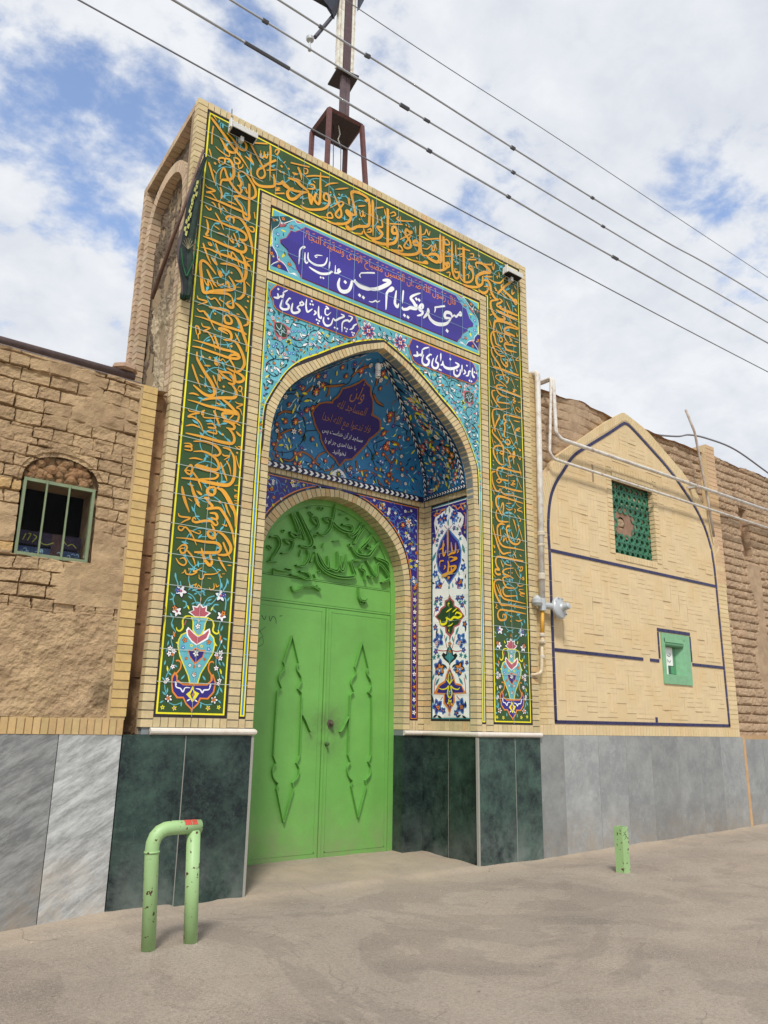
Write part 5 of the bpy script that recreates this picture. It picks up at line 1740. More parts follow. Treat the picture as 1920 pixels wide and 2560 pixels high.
for j in range(len(zz) - 1):
    for i in range(ny - 1):
        pl.f.append((j * ny + i, j * ny + i + 1, (j + 1) * ny + i + 1, (j + 1) * ny + i))
        pale = max(0, min(1, (6.25 - zz[j]) / .5)) * (0.0 if not (.42 < ys[i] + .1 * math.sin(zz[j] * 5) < .95) else 1) * (0.5 + fbm(ys[i] * 12, zz[j] * 1.5, 3, 4))
        a = lin((108, 95, 80)); b_ = lin((186, 170, 140)); t = min(1, pale); pl.c.append(tuple(a[k] * (1 - t) + b_[k] * t for k in range(3)) + (1,))
pl.build('side_plaster', M['plaster'], portal)

# ---- calligraphy band
P = Paint(front, 3)
def band_joint(P, x0, x1, z, c='jo', w=.004): P.rect(x0, z - .003, x1, z + .003, c, 7)
Lx0, Lx1, Rx0, Rx1 = 2.864, 3.588, 7.131, 7.835
for x0, x1 in ((Lx0, Lx1), (Rx0, Rx1)): P.rect(x0, 1.592, x1, 8.038, 'bk', flat=0)
P.rect(Lx1, 7.326, Rx0, 8.038, 'bk', flat=0)
gx = [(2.888, 3.560), (7.157, 7.806)]
def frame_path(i0, o0): pass
Yo = dict(l=2.888, r=7.806, t=8.012, b=1.618, il=3.560, ir=7.157, it=7.352); ww = .017
def U(P, o, col, layer):
    l, r, t, b, il, ir, it = Yo['l'] + o, Yo['r'] - o, Yo['t'] - o, Yo['b'] + o, Yo['il'] - o, Yo['ir'] + o, Yo['it'] + o
    P.rect(l, b, il, t, col, layer); P.rect(ir, b, r, t, col, layer, flat=P.off(layer)); P.rect(il, it, ir, t, col, layer)
U(P, 0, 'ye', 0.4); U(P, ww, 'gr', 1.3)
# background vines
def vine(P, x0, x1, z0, z1, seed, col='T', layer=2.2, wv=.009):
    rr = random.Random(seed); horizontal = (x1 - x0) > (z1 - z0)
    W = (x1 - x0) if not horizontal else (z1 - z0); Ln = (z1 - z0) if not horizontal else (x1 - x0)
    t = 0.0; d = 1
    while t < Ln:
        r = W * .40; c = t + r * .9
        pts = []
        for k in range(13):
            a = math.radians(-100 + 34 * k); rk = r * (1 - .055 * k)
            u = W / 2 + d * (rk * math.cos(a)) * .95; v = c + rk * math.sin(a)
            u = min(max(u, .03), W - .03); v = min(max(v, .01), Ln - .01); pts.append((x0 + u, z0 + v) if not horizontal else (x0 + v, z0 + u))
        P.stroke(pts, wv, col, layer, 'c', pen=False, n=3)
        for k in range(0, 13):
            u, v = pts[k]
            if rr.random() < .62: P.leaf(u + rr.uniform(-.022, .022), v + rr.uniform(-.022, .022), rr.uniform(.05, .085), col, rr.uniform(0, 360), layer + .5)
        t += r * 1.35; d = -d
vine(P, 2.91, 3.54, 2.62, 7.95, 1); vine(P, 7.18, 7.78, 2.62, 7.95, 2); vine(P, 3.54, 7.18, 7.38, 7.98, 3)
P.motif(VASE, layer=2.0); P.motif(VASE, tf=lambda u, v: (7.157 + (u - 2.905) * .97, v), layer=2.0)
P.script(BAND, 'or', 4.6, kw=lambda u: .70 if u < 3.6 else (.62 if u < 7.1 else .56))
for z in np.arange(1.90, 7.9, .2925):
    band_joint(P, Lx0, Lx1, z); band_joint(P, Rx0, Rx1, z)
for x in (3.224, 7.482): P.rect(x - .002, 1.6, x + .002, 8.03, 'jo', 7.5)
for x in np.arange(3.75, 7.1, .36): P.rect(x - .002, 7.33, x + .002, 8.03, 'jo', 7.5)
P.rect(Lx1, 7.70, Rx0, 7.704, 'jo', 7)
P.build('calligraphy_band', M['tile'], portal)

# ---- title panel
P = Paint(front, 11)
P.rect(CX - 1.652, 6.370, CX + 1.652, 7.220, 'bk', flat=0)
P.rect(3.733, 6.398, 6.993, 7.190, 'ye', .4); P.rect(3.748, 6.413, 6.978, 7.175, 'tq', 1.3)
oc = [(4.176, 7.128), (4.143, 7.09), (4.046, 7.006), (3.99, 7.00), (3.965, 6.946), (3.935, 6.884), (3.86, 6.828), (3.866, 6.790), (3.925, 6.760), (3.96, 6.739), (3.971, 6.690), (4.024, 6.646), (4.067, 6.613), (4.087, 6.559), (4.139, 6.503), (4.158, 6.465)]
ocr = [(10.735 - x, z) for x, z in oc[::-1]]; oo = oc + ocr
ctr = (CX, 6.79)
P.poly([(ctr[0] + (x - ctr[0]) * 1.006, ctr[1] + (z - ctr[1]) * 1.03) for x, z in oo], 'M', 1.8)
P.poly(oo, 'in', 2.2)
P.motif(TEND, layer=1.9, seq=True); P.motif(TEND, tf=lambda u, v: (10.728 - u, v), layer=1.9, mir=-1)
P.poly(oo, 'in', 4.3)
put_text(P, '\ufe93\ufe8e\ufea0\ufee8\ufedf\ufe8d \ufe94\ufee8\ufbff\ufed4\ufeb3\ufeed \ufbfc\ufeaa\ufeec\ufedf\ufe8d \ufea1\ufe8e\ufe92\ufebc\ufee3 \ufee6\ufbff\ufeb4\ufea4\ufedf\ufe8d \ufee5\ufe8d :\u06f0 \ufeea\ufee0\ufedf\ufe8d \ufedd\ufeee\ufeb3\ufead \ufedd\ufe8e\ufed7', .105, lambda x, y: (4.17 + x * TSC, 6.975 + y * 1.05), 'or', 5.2) if False else None
vs_, fs_ = text_mesh('\ufe93\ufe8e\ufea0\ufee8\ufedf\ufe8d \ufe94\ufee8\ufbff\ufed4\ufeb3\ufeed \ufbfc\ufeaa\ufeec\ufedf\ufe8d \ufea1\ufe8e\ufe92\ufebc\ufee3 \ufee6\ufbff\ufeb4\ufea4\ufedf\ufe8d \ufee5\ufe8d: \ufebb \ufeea\ufee0\ufedf\ufe8d \ufedd\ufeee\ufeb3\ufead \ufedd\ufe8e\ufed7', .15)
if vs_:
    w0 = max(x for x, y in vs_); k = 2.38 / w0; o_ = P.off(5.2)
    P.mb.add([P.f(4.17 + x * k, 6.985 + y * .95, o_) for x, y in vs_], fs_, PC['O'])
for i in range(26):                                   # vowel marks over the small line
    x = 4.2 + i * .09 + R_.uniform(-.02, .02); P.stroke([(x, 7.085), (x + .035, 7.095)], .008, 'O', 5, 'c')
P.script(TITLE, 'W', 5.0, kw=lambda u: .82)
for x in (4.151, 4.516, 4.878, 5.235, 5.60, 5.953, 6.309, 6.671): P.rect(x - .002, 6.37, x + .002, 7.22, 'lt', 7.5)
for z in (6.70, 7.05): P.rect(3.71, z - .002, 7.01, z + .002, 'lt', 7)
TITLE_P = P

# ---- spandrels and narrow strips
P2 = Paint(front, 23)
hb = [(CX - 1.651, 1.592), (CX - 1.651, 6.283), (CX + 1.651, 6.283), (CX + 1.651, 1.592), (CX + 1.577, 1.592), (CX + 1.577, 4.30)]
ay = arch_pts([(a - .03 if a > .03 else 0, z - .034 if a < 1.2 else z) for a, z in AY], 40)
P2.poly(hb + ay[::-1][1:-1] + [(CX - 1.577, 4.30), (CX - 1.577, 1.592)], 'bk', flat=0)
def sp_poly(o):
    a = arch_pts([(max(0, h + o * .9) if h > .01 else 0, z + o * (1.2 if h < 1.3 else 0)) for h, z in AY], 40)
    return [(CX - 1.637 + o, 1.612 + o), (CX - 1.637 + o, 6.268 - o), (CX + 1.637 - o, 6.268 - o), (CX + 1.637 - o, 1.612 + o), (CX + 1.589 + o, 1.612 + o), (CX + 1.589 + o, 4.30)] + a[::-1][1:-1] + [(CX - 1.589 - o, 4.30), (CX - 1.589 - o, 1.612 + o)]
P2.poly(sp_poly(0), 'ye', .4); P2.poly(sp_poly(.013), 'tq', 1.3)
for s in (-1, 1):                                     # grey-blue heart of the narrow strips
    xm = CX + s * 1.613; P2.rect(xm - .007, 1.63, xm + .007, 4.35, 'b', 2.2)
P2.motif(SPAND, layer=3.0); P2.motif(SPAND, tf=lambda u, v: (2 * CX - u - .012, v), layer=3.0, mir=-1)
rr = random.Random(12); got = []
for k in range(5200):
    s_ = rr.choice((-1, 1)); z_ = rr.uniform(4.7, 6.24); h_ = rr.uniform(0, 1.60)
    lim = np.interp(z_, [4.3, 4.75, 4.9, 5.1, 5.3, 5.455, 5.6, 5.77, 5.92, 6.035, 6.09], [1.591, 1.576, 1.53, 1.43, 1.305, 1.145, .925, .675, .41, .15, 0]) + .045
    if h_ < lim or (z_ > 5.93 and h_ > .38): continue
    x_ = CX + s_ * h_
    if any((x_ - a) ** 2 + (z_ - b) ** 2 < .052 ** 2 for a, b in got): continue
    got.append((x_, z_)); q = rr.random()
    if q < .55: P2.leaf(x_, z_, rr.uniform(.045, .07), rr.choice(['N', 'N', 'K', 'M']), rr.uniform(0, 360), 1.5)
    elif q < .9: P2.flower(x_, z_, rr.uniform(.035, .055), rr.choice(['b', 'O', 'W', 'M', 'Y']), 1.5)
    else: P2.stroke([(x_ - .03, z_), (x_, z_ + .015), (x_ + .03, z_ - .01)], .007, 'K', 1.5, 'c', pen=False, n=3)
c1 = [(3.85, 6.245), (3.815, 6.205), (3.768, 6.135), (3.770, 6.096), (3.81, 6.053), (3.82, 6.0), (3.851, 5.965), (3.918, 5.948), (4.847, 5.945), (4.913, 5.980), (4.945, 6.045), (4.977, 6.102), (4.941, 6.173), (4.913, 6.240)]
c2 = [(5.803, 6.24), (5.749, 6.12), (5.789, 6.027), (5.829, 5.955), (5.885, 5.932), (6.829, 5.932), (6.892, 5.972), (6.938, 6.048), (6.921, 6.12), (6.869, 6.216), (6.834, 6.24)]
for c in (c1, c2):
    mx, mz = sum(p[0] for p in c) / len(c), sum(p[1] for p in c) / len(c)
    P2.poly([(mx + (x - mx) * 1.02, mz + (z - mz) * 1.08) for x, z in c], 'O', 5.9); P2.poly(c, 'in', 6.9)
    P2.rect(c[0][0], 6.243, c[-1][0], 6.256, 'O', 6.0)
for x, z in ((5.118, 6.12), (5.608, 6.126)):
    P2.flower(x, z, .20, 'M', 4.0, 8); P2.flower(x, z, .15, 'B', 4.6, 8); P2.flower(x, z, .07, 'W', 5.2, 4)
for x, z in ((5.28, 6.13), (5.36, 6.17), (5.44, 6.13), (5.36, 6.12)): P2.flower(x, z, .055, 'W', 3.0); P2.leaf(x + .04, z - .03, .05, 'N', 40, 3)
rr = random.Random(5)
for s in (-1, 1):                                     # small blossoms down the tapering tails
    for z in np.arange(4.5, 5.0, .075):
        h = np.interp(z, [4.3, 4.75, 4.9, 5.1], [1.60, 1.59, 1.55, 1.46]) ; u = CX + s * (h + 1.62) / 2
        P2.flower(u, z, .034, rr.choice(['W', 'Y', 'O', 'b', 'M']), 3); P2.leaf(u, z + .03, .04, 'N', rr.uniform(0, 180), 2.5)
TIT = []; 
P2s = [r for r in TITLE.strip().split('\n')]
P2.script('\n'.join(r for r in P2s if float(r.split()[2].split(',')[1]) < 6290), 'W', 7.9)
TITLE_P.mb.v and TITLE_P.build('title_panel', M['tile'], portal)
for x in (3.93, 4.29, 4.65, 5.01, 5.36, 5.72, 6.08, 6.44, 6.80):
    hz = np.interp(abs(x - CX), [0, .15, .41, .675, .925, 1.145, 1.305, 1.43, 1.53, 1.59], [6.085, 6.035, 5.92, 5.77, 5.6, 5.455, 5.3, 5.1, 4.9, 4.4]); P2.rect(x - .002, hz, x + .002, 6.28, 'lt', 7.5)
for s in (-1, 1):
    for z in np.arange(1.90, 5.9, .2925):
        hx = np.interp(z, [4.3, 4.75, 4.9, 5.1, 5.3, 5.455, 5.6, 5.77, 5.92], [1.577, 1.56, 1.51, 1.41, 1.29, 1.13, .91, .66, .40]); a, b = sorted((CX + s * hx, CX + s * 1.65)); P2.rect(a, z - .002, b, z + .002, 'lt', 7)
P2.build('spandrel_panel', M['tile'], portal)

# ---- niche side walls
def side_wall(x, sgn):
    nb = MB(); w = MB()
    w.box(x + sgn * .012, x + sgn * .06, .10, 1.02, 0, 4.60)
    w.build('niche_mortar', M['mortar'], portal)
    xa, xb = sorted((x, x + sgn * .05))
    yvstrip(nb, xa, xb, .865, .998, 1.505, 4.44)
    for za, zb in ((1.505, 1.617), (4.452, 4.53)):
        n = 11
        for i in range(n):
            ya = .118 + (.998 - .118) * i / n; yb = .118 + (.998 - .118) * (i + 1) / n - .008; nb.box(xa + R_.uniform(0, .002), xb, ya, yb, za, zb, bcol())
    nb.build('niche_brick', M['brick'], portal)
side_wall(6.878, 1); side_wall(3.842, -1)
for x, sg in ((6.878, -1), (3.842, 1)):
    P = Paint(lambda u, v, o, x=x, sg=sg: (x + .008 * (-sg) + sg * o, u, v), 31)
    P.rect(.119, 1.621, .862, 4.445, 'bk', flat=0); P.rect(.145, 1.645, .84, 4.42, 't', .4); P.rect(.160, 1.66, .826, 4.405, 'W', 1.2)
    if sg < 0:
        P.motif(SIDEM, layer=1.8); P.script(SIDE, 'or', 6.2)
    for z in np.arange(1.95, 4.4, .30): P.rect(.12, z - .002, .86, z + .002, 'jo', 8)
    P.rect(.492, 1.62, .495, 4.44, 'jo', 8.4)
    P.build('side_panel', M['tile'], portal)

# ---- niche back wall with the round-headed door arch
DC, DW = 5.46, 1.09
DI = [(1.09, 3.20), (1.075, 3.38), (1.045, 3.55), (.965, 3.76), (.80, 3.973), (.56, 4.159), (.30, 4.280), (0, 4.325)]
DO = [(1.19, 3.20), (1.175, 3.40), (1.14, 3.59), (1.05, 3.83), (.875, 4.06), (.61, 4.258), (.32, 4.378), (0, 4.418)]
di, do_ = resample(DI, 27), resample(DO, 27)
bm_ = MB()
aro = [(DC - h, z) for h, z in di] + [(DC + h, z) for h, z in di[::-1]][1:]
bm_.slab([(3.79, 0), (3.79, 4.60), (6.93, 4.60), (6.93, 0), (DC + DW + .004, 0), (DC + DW + .004, 3.20)] + [(DC + (x - DC) * 1.004, z + .004) for x, z in aro[::-1][1:-1]] + [(DC - DW - .004, 3.20), (DC - DW - .004, 0)], 1.012, 1.214, (1, 1, 1, 1))
bm_.build('niche_mortar', M['mortar'], portal)
bb = MB()
for s in (-1, 1):
    for i in range(26):
        L2 = lambda p, q, t: (p[0] + (q[0] - p[0]) * t, p[1] + (q[1] - p[1]) * t); g = .07
        q = [L2(di[i], di[i + 1], g), L2(do_[i], do_[i + 1], g), L2(do_[i], do_[i + 1], 1 - g), L2(di[i], di[i + 1], 1 - g)]
        bb.prism([(DC + s * h, z) for h, z in q], 1.0 + R_.uniform(-.0015, .0015), 1.21, bcol())
    a, b = sorted((DC + s * DW, DC + s * (DW + .10))); vstrip(bb, a, b, 1.505, 3.20, 1.0, 1.21)
vstrip(bb, 6.792, 6.878, 1.505, 4.44, 1.0, 1.05); vstrip(bb, 3.842, 3.93, 1.505, 4.44, 1.0, 1.05)
hstrip(bb, 3.842, 6.878, 4.447, 4.53, 1.0, 1.05); hstrip(bb, 6.652, 6.79, 1.505, 1.62, 1.0, 1.05, .05); hstrip(bb, 3.93, DC - 1.195, 1.505, 1.62, 1.0, 1.05)
bb.build('niche_brick', M['brick'], portal)
P = Paint(lambda u, v, o: (u, 1.008 - o, v), 41)
DO2 = [(h + .004, z + .004) for h, z in do_]
for s, xe in ((1, 6.788), (-1, 3.935)):
    def reg(o):
        cv = [(DC + s * (h + o), z + o) for h, z in DO2]
        return [(DC + s * (1.194 + o), 1.625 + o)] + cv + [(DC, 4.440 - o * .6)] * 0 + [(DC + s * .10, 4.440 - o), (xe - s * o, 4.440 - o), (xe - s * o, 1.625 + o)]
    P.poly(reg(0), 'bk', flat=0); P.poly(reg(.016), 'O', .4); P.poly(reg(.026), 'in' if 0 else 'B', 1.2)
    rr = random.Random(9); xm = (DC + s * 1.194 + xe) / 2
    for i, z in enumerate(np.arange(1.72, 3.35, .16)):
        if s > 0:
            P.flower(xm, z, .068, ['W', 'W', 'm', 'W'][i % 4], 2.4); P.leaf(xm - .01, z + .075, .07, 'L', 60, 2); P.leaf(xm + .015, z + .09, .06, 'L', 110, 2)
    if s > 0:
        for cx_, cz_, r in ((6.62, 3.86, .11), (6.52, 4.08, .13), (6.33, 4.24, .11), (6.64, 4.18, .12), (6.70, 3.62, .08), (6.15, 4.33, .06), (6.70, 3.40, .06)):
            P.stroke([(cx_ + r * (1 - .05 * k) * math.cos(k * .7), cz_ + r * (1 - .05 * k) * math.sin(k * .7)) for k in range(12)], .010, 'b', 1.9, 'c')
            for k in range(6): P.leaf(cx_ + r * .8 * math.cos(k), cz_ + r * .8 * math.sin(k), .05, rr.choice(['b', 'L', 'b']), rr.uniform(0, 360), 2.2)
            for k in range(4): P.flower(cx_ + rr.uniform(-.8, .8) * r, cz_ + rr.uniform(-.8, .8) * r, rr.uniform(.04, .06), rr.choice(['W', 'W', 'Y', 'O']), 3)
        P.flower(6.60, 4.20, .12, 'W', 4, 6); P.flower(6.60, 4.20, .07, 'm', 4.8); P.flower(6.50, 4.14, .085, 'm', 4.2)
    else:
        for cx_, cz_, r in ((4.15, 4.10, .2), (4.5, 4.28, .12), (4.8, 4.37, .06), (4.1, 3.6, .12)):
            P.stroke([(cx_ + r * (1 - .05 * k) * math.cos(k * .7), cz_ + r * (1 - .05 * k) * math.sin(k * .7)) for k in range(12)], .010, 'b', 1.9, 'c')
            for k in range(9): P.leaf(cx_ + r * rr.uniform(-1, 1), cz_ + r * rr.uniform(-.7, .7), .05, rr.choice(['b', 'L']), rr.uniform(0, 360), 2.2)
            for k in range(5): P.flower(cx_ + rr.uniform(-.8, .8) * r, cz_ + rr.uniform(-.6, .6) * r, rr.uniform(.04, .06), rr.choice(['W', 'W', 'Y', 'O']), 3)
rr = random.Random(19); got = []
for k in range(3000):
    x_, z_ = rr.uniform(3.97, 6.75), rr.uniform(3.3, 4.40); dx = abs(x_ - DC)
    lim = np.interp(z_, [3.2, 3.4, 3.59, 3.83, 4.06, 4.258, 4.378, 4.418], [1.19, 1.175, 1.14, 1.05, .875, .61, .32, 0]) + .055
    if dx < lim or any((x_ - a) ** 2 + (z_ - b) ** 2 < .05 ** 2 for a, b in got): continue
    got.append((x_, z_)); q = rr.random()
    if q < .5: P.leaf(x_, z_, rr.uniform(.045, .07), rr.choice(['b', 'L', 'b', 'l']), rr.uniform(0, 360), 1.5)
    elif q < .75: P.flower(x_, z_, rr.uniform(.04, .055), rr.choice(['W', 'W', 'O', 'Y']), 1.6)
    else: P.stroke([(x_ - .04, z_), (x_, z_ + .03), (x_ + .04, z_)], .008, 'b', 1.4, 'c', pen=False, n=3)
P.build('blue_floral_panel', M['tile'], portal)

# ---- tiled half vault
RZ = [4.53, 4.615, 4.883, 5.085, 5.263, 5.415, 5.592, 5.732, 5.831, 5.927, 5.975]; RH = [1.518, 1.517, 1.478, 1.342, 1.158, .954, .709, .475, .316, .14, 0]
AIz = [z for a, z in resample(AI, 60)]; AIh = [a for a, z in resample(AI, 60)]
def rh(z): return float(np.interp(z, RZ, RH))
def yr(z): return .12 + .88 * rh(z) / 1.528
def ah(z): return float(np.interp(z, AIz, AIh)) if z > 4.30 else 1.49
def vback(u, v, o): return (u, yr(v) - o * .8, v - o * .6)
def vside(sg):
    def f(t, z, o):                                    # t 0 at the rib, 1 at the front arch
        a, b = rh(z), ah(z); x = a + (b - a) * t; y = yr(z) + (.13 - yr(z)) * t
        return (CX + sg * (x - o), y - o * .25, z - o * .3)
    return f
zl = np.linspace(4.53, 5.972, 40)
P = Paint(vback, 51, 1.6)
for j in range(39):
    z0, z1 = zl[j], zl[j + 1]; P.mb.add([vback(CX - rh(z0), z0, 0), vback(CX + rh(z0), z0, 0), vback(CX + rh(z1), z1, 0), vback(CX - rh(z1), z1, 0)], [(0, 1, 2, 3)], PC['vb'])
def clip_ok(pts): return all(4.56 < z < 5.95 and abs(x - CX) < rh(z) - .05 for x, z in pts)
rows = []
for r in VAULT.strip().split('\n'):
    t = r.split(); pts = [tuple(float(a) / 1000 for a in q.split(',')) for q in t[3:] if ',' in q]
    if t[0] == 'P' and t[1] in ('R', 'N2'):
        i_ = len(rows); 
        bpts = sub_path(pts + [pts[0]], .04)[:-1]
        # slice the medallion into bands that follow the curved vault
        zs_ = np.linspace(min(z for x, z in bpts), max(z for x, z in bpts), 60); n = len(bpts); o0 = .017 if t[1] == 'R' else .021
        for a_, b_ in zip(zs_[:-1], zs_[1:]):
            def span(zq):
                xs = [p[0] + (q[0] - p[0]) * (zq - p[1]) / (q[1] - p[1]) for p, q in zip(bpts, bpts[1:] + bpts[:1]) if (p[1] - zq) * (q[1] - zq) < 0]
                return (min(xs), max(xs)) if len(xs) > 1 else None
            e = 1e-5; s0, s1 = span(a_ + e), span(b_ - e)
            if s0 and s1: P.mb.add([vback(s0[0], a_, o0), vback(s0[1], a_, o0), vback(s1[1], b_, o0), vback(s1[0], b_, o0)], [(0, 1, 2, 3)], PC[t[1]])
        continue
    rows.append(r)
    if t[1] in 'rw' and t[0] == 'S': continue
    ly = 6.0 if t[1] in 'rw' and t[0] == 'S' else (2.4 if t[1] == 'R' else (1.2 if t[1] == 'K' else 3.2)); w = float(t[2]) / 1000
    if not all(4.56 < z < 5.95 for x, z in pts): pts = [(x, min(max(z, 4.58), 5.93)) for x, z in pts]
    pts = [(min(max(x, CX - rh(z) + .03), CX + rh(z) - .03), z) for x, z in pts]
    if t[0] == 'S': P.stroke(pts, max(w, .010), t[1], ly, 'b' if t[1] in 'Rrw' else 'c', pen=False)
    elif t[0] == 'F': P.flower(pts[0][0], pts[0][1], w * 1.9, t[1], 3.4, 7)
    elif t[0] == 'L': P.leaf(pts[0][0], pts[0][1], w * 2.1, t[1], float(t[-1]), 3.2)
    elif t[0] == 'P': P.poly(pts, t[1], 2.8)
    if t[0] in 'SFL' and t[1] not in 'rw' and pts[0][0] < 5.0:   # the right half answers the left half
        mp = [(2 * 5.385 - x, z) for x, z in pts]
        if clip_ok(mp) and not any(x < 5.95 for x, z in mp):
            if t[0] == 'S': P.stroke(mp, max(w, .010), t[1], ly, 'b' if t[1] in 'R' else 'c', pen=False)
            elif t[0] == 'F': P.flower(mp[0][0], mp[0][1], w * 1.9, t[1], 3.4, 7)
            else: P.leaf(mp[0][0], mp[0][1], w * 2.1, t[1], 180 - float(t[-1]), 3.2)
for body, xc_, zb_, wd_, hk, cc in (('\ufee6\ufe83\ufeed', 5.375, 5.515, .20, 1.3, 'r'), ('\ufeea\ufee0\ufedf \ufeaa\ufe9f\ufe8e\ufeb4\ufee4\ufedf\ufe8d', 5.375, 5.375, .44, 1.25, 'r'), ('\ufe8d\ufeaa\ufea3\ufe8d \ufeea\ufee0\ufedf\ufe8d \ufeca\ufee3 \ufe8d\ufeee\ufecb\ufeaa\ufe97 \ufefc\ufed3', 5.385, 5.215, .74, 1.25, 'r'),
    ('\ufeb2\ufb58 \ufe96\ufeb3\ufe8d\ufeaa\ufea7 \ufee5\ufe81 \ufeaf\ufe8d \ufeaa\ufe9f\ufe8e\ufeb4\ufee3', 5.39, 5.095, .62, 1.1, 'w'), ('\ufe8d\ufead \ufeed\ufe8d \ufeb0\ufe9f \ufbfc\ufeaa\ufea3\ufe8d \ufe8d\ufeaa\ufea7 \ufe8e\ufe91', 5.39, 4.985, .48, 1.1, 'w'), ('\ufeaa\ufbff\ufee7\ufe8d\ufeee\ufea8\ufee7', 5.40, 4.885, .20, 1.1, 'w')):
    vs_, fs_ = text_mesh(body, 1.0)
    if vs_:
        x0_, x1_ = min(x for x, y in vs_), max(x for x, y in vs_); k_ = wd_ / (x1_ - x0_); o_ = .026
        P.mb.add([vback(xc_ + (x - (x0_ + x1_) / 2) * k_, zb_ + y * k_ * hk, o_) for x, y in vs_], fs_, PC[cc])
rr = random.Random(77); got = []
def in_med(x, z): return abs(x - 5.385) < .52 and 4.72 < z < 5.75
for k in range(2600):
    z_ = rr.uniform(4.60, 5.90); x_ = rr.uniform(CX - rh(z_) + .07, CX + rh(z_) - .07) if rh(z_) > .1 else CX
    if in_med(x_, z_) or any((x_ - a) ** 2 + (z_ - b) ** 2 < .062 ** 2 for a, b in got): continue
    got.append((x_, z_)); q = rr.random()
    if q < .30: P.flower(x_, z_, rr.uniform(.05, .075), rr.choice(['m', 'm', 'b', 'W', 'B']), 2.0, 6)
    elif q < .40: P.leaf(x_, z_, .08, 'Y', rr.uniform(0, 360), 2.0)
    else: P.stroke([(x_ - .035 * math.cos(q * 40), z_ - .035 * math.sin(q * 40)), (x_ + .01 * math.sin(q * 40), z_ - .01), (x_ + .035 * math.cos(q * 40), z_ + .035 * math.sin(q * 40))], .012, rr.choice(['l', 'T', 'K', 'R']), 1.6, 'b', pen=False, n=3)
def chev(P, path, w=.058, step=.085):                  # black and white arrow border along a path
    A = np.array(path); d = np.r_[0, np.cumsum(np.hypot(*np.diff(A, axis=0).T))]; n = int(d[-1] / step)
    ev = lambda s_: (float(np.interp(s_, d, A[:, 0])), float(np.interp(s_, d, A[:, 1])))
    P.stroke(path, w * 1.35, 'nv', 7, 'c', pen=False, n=2)
    for i in range(n):
        s0 = (i + .1) * step; p, q, r_ = ev(s0), ev(s0 + step * .45), ev(s0 + step * .9)
        T_ = np.array(q) - np.array(p); T_ = T_ / (np.linalg.norm(T_) + 1e-9); Nn = np.array((-T_[1], T_[0])) * w / 2; f_ = T_ * step * .45
        a = np.array(p); P.poly([tuple(a + Nn), tuple(a + f_ * .75), tuple(a - Nn), tuple(a - Nn + f_), tuple(a + f_ * 1.75), tuple(a + Nn + f_)], 'W', 8)
chev(P, [(CX - 1.49 + .2 * i, 4.560) for i in range(16)][:15] + [(CX + 1.48, 4.560)])
P.build('vault_tile_panel', M['tile_dull'], portal)
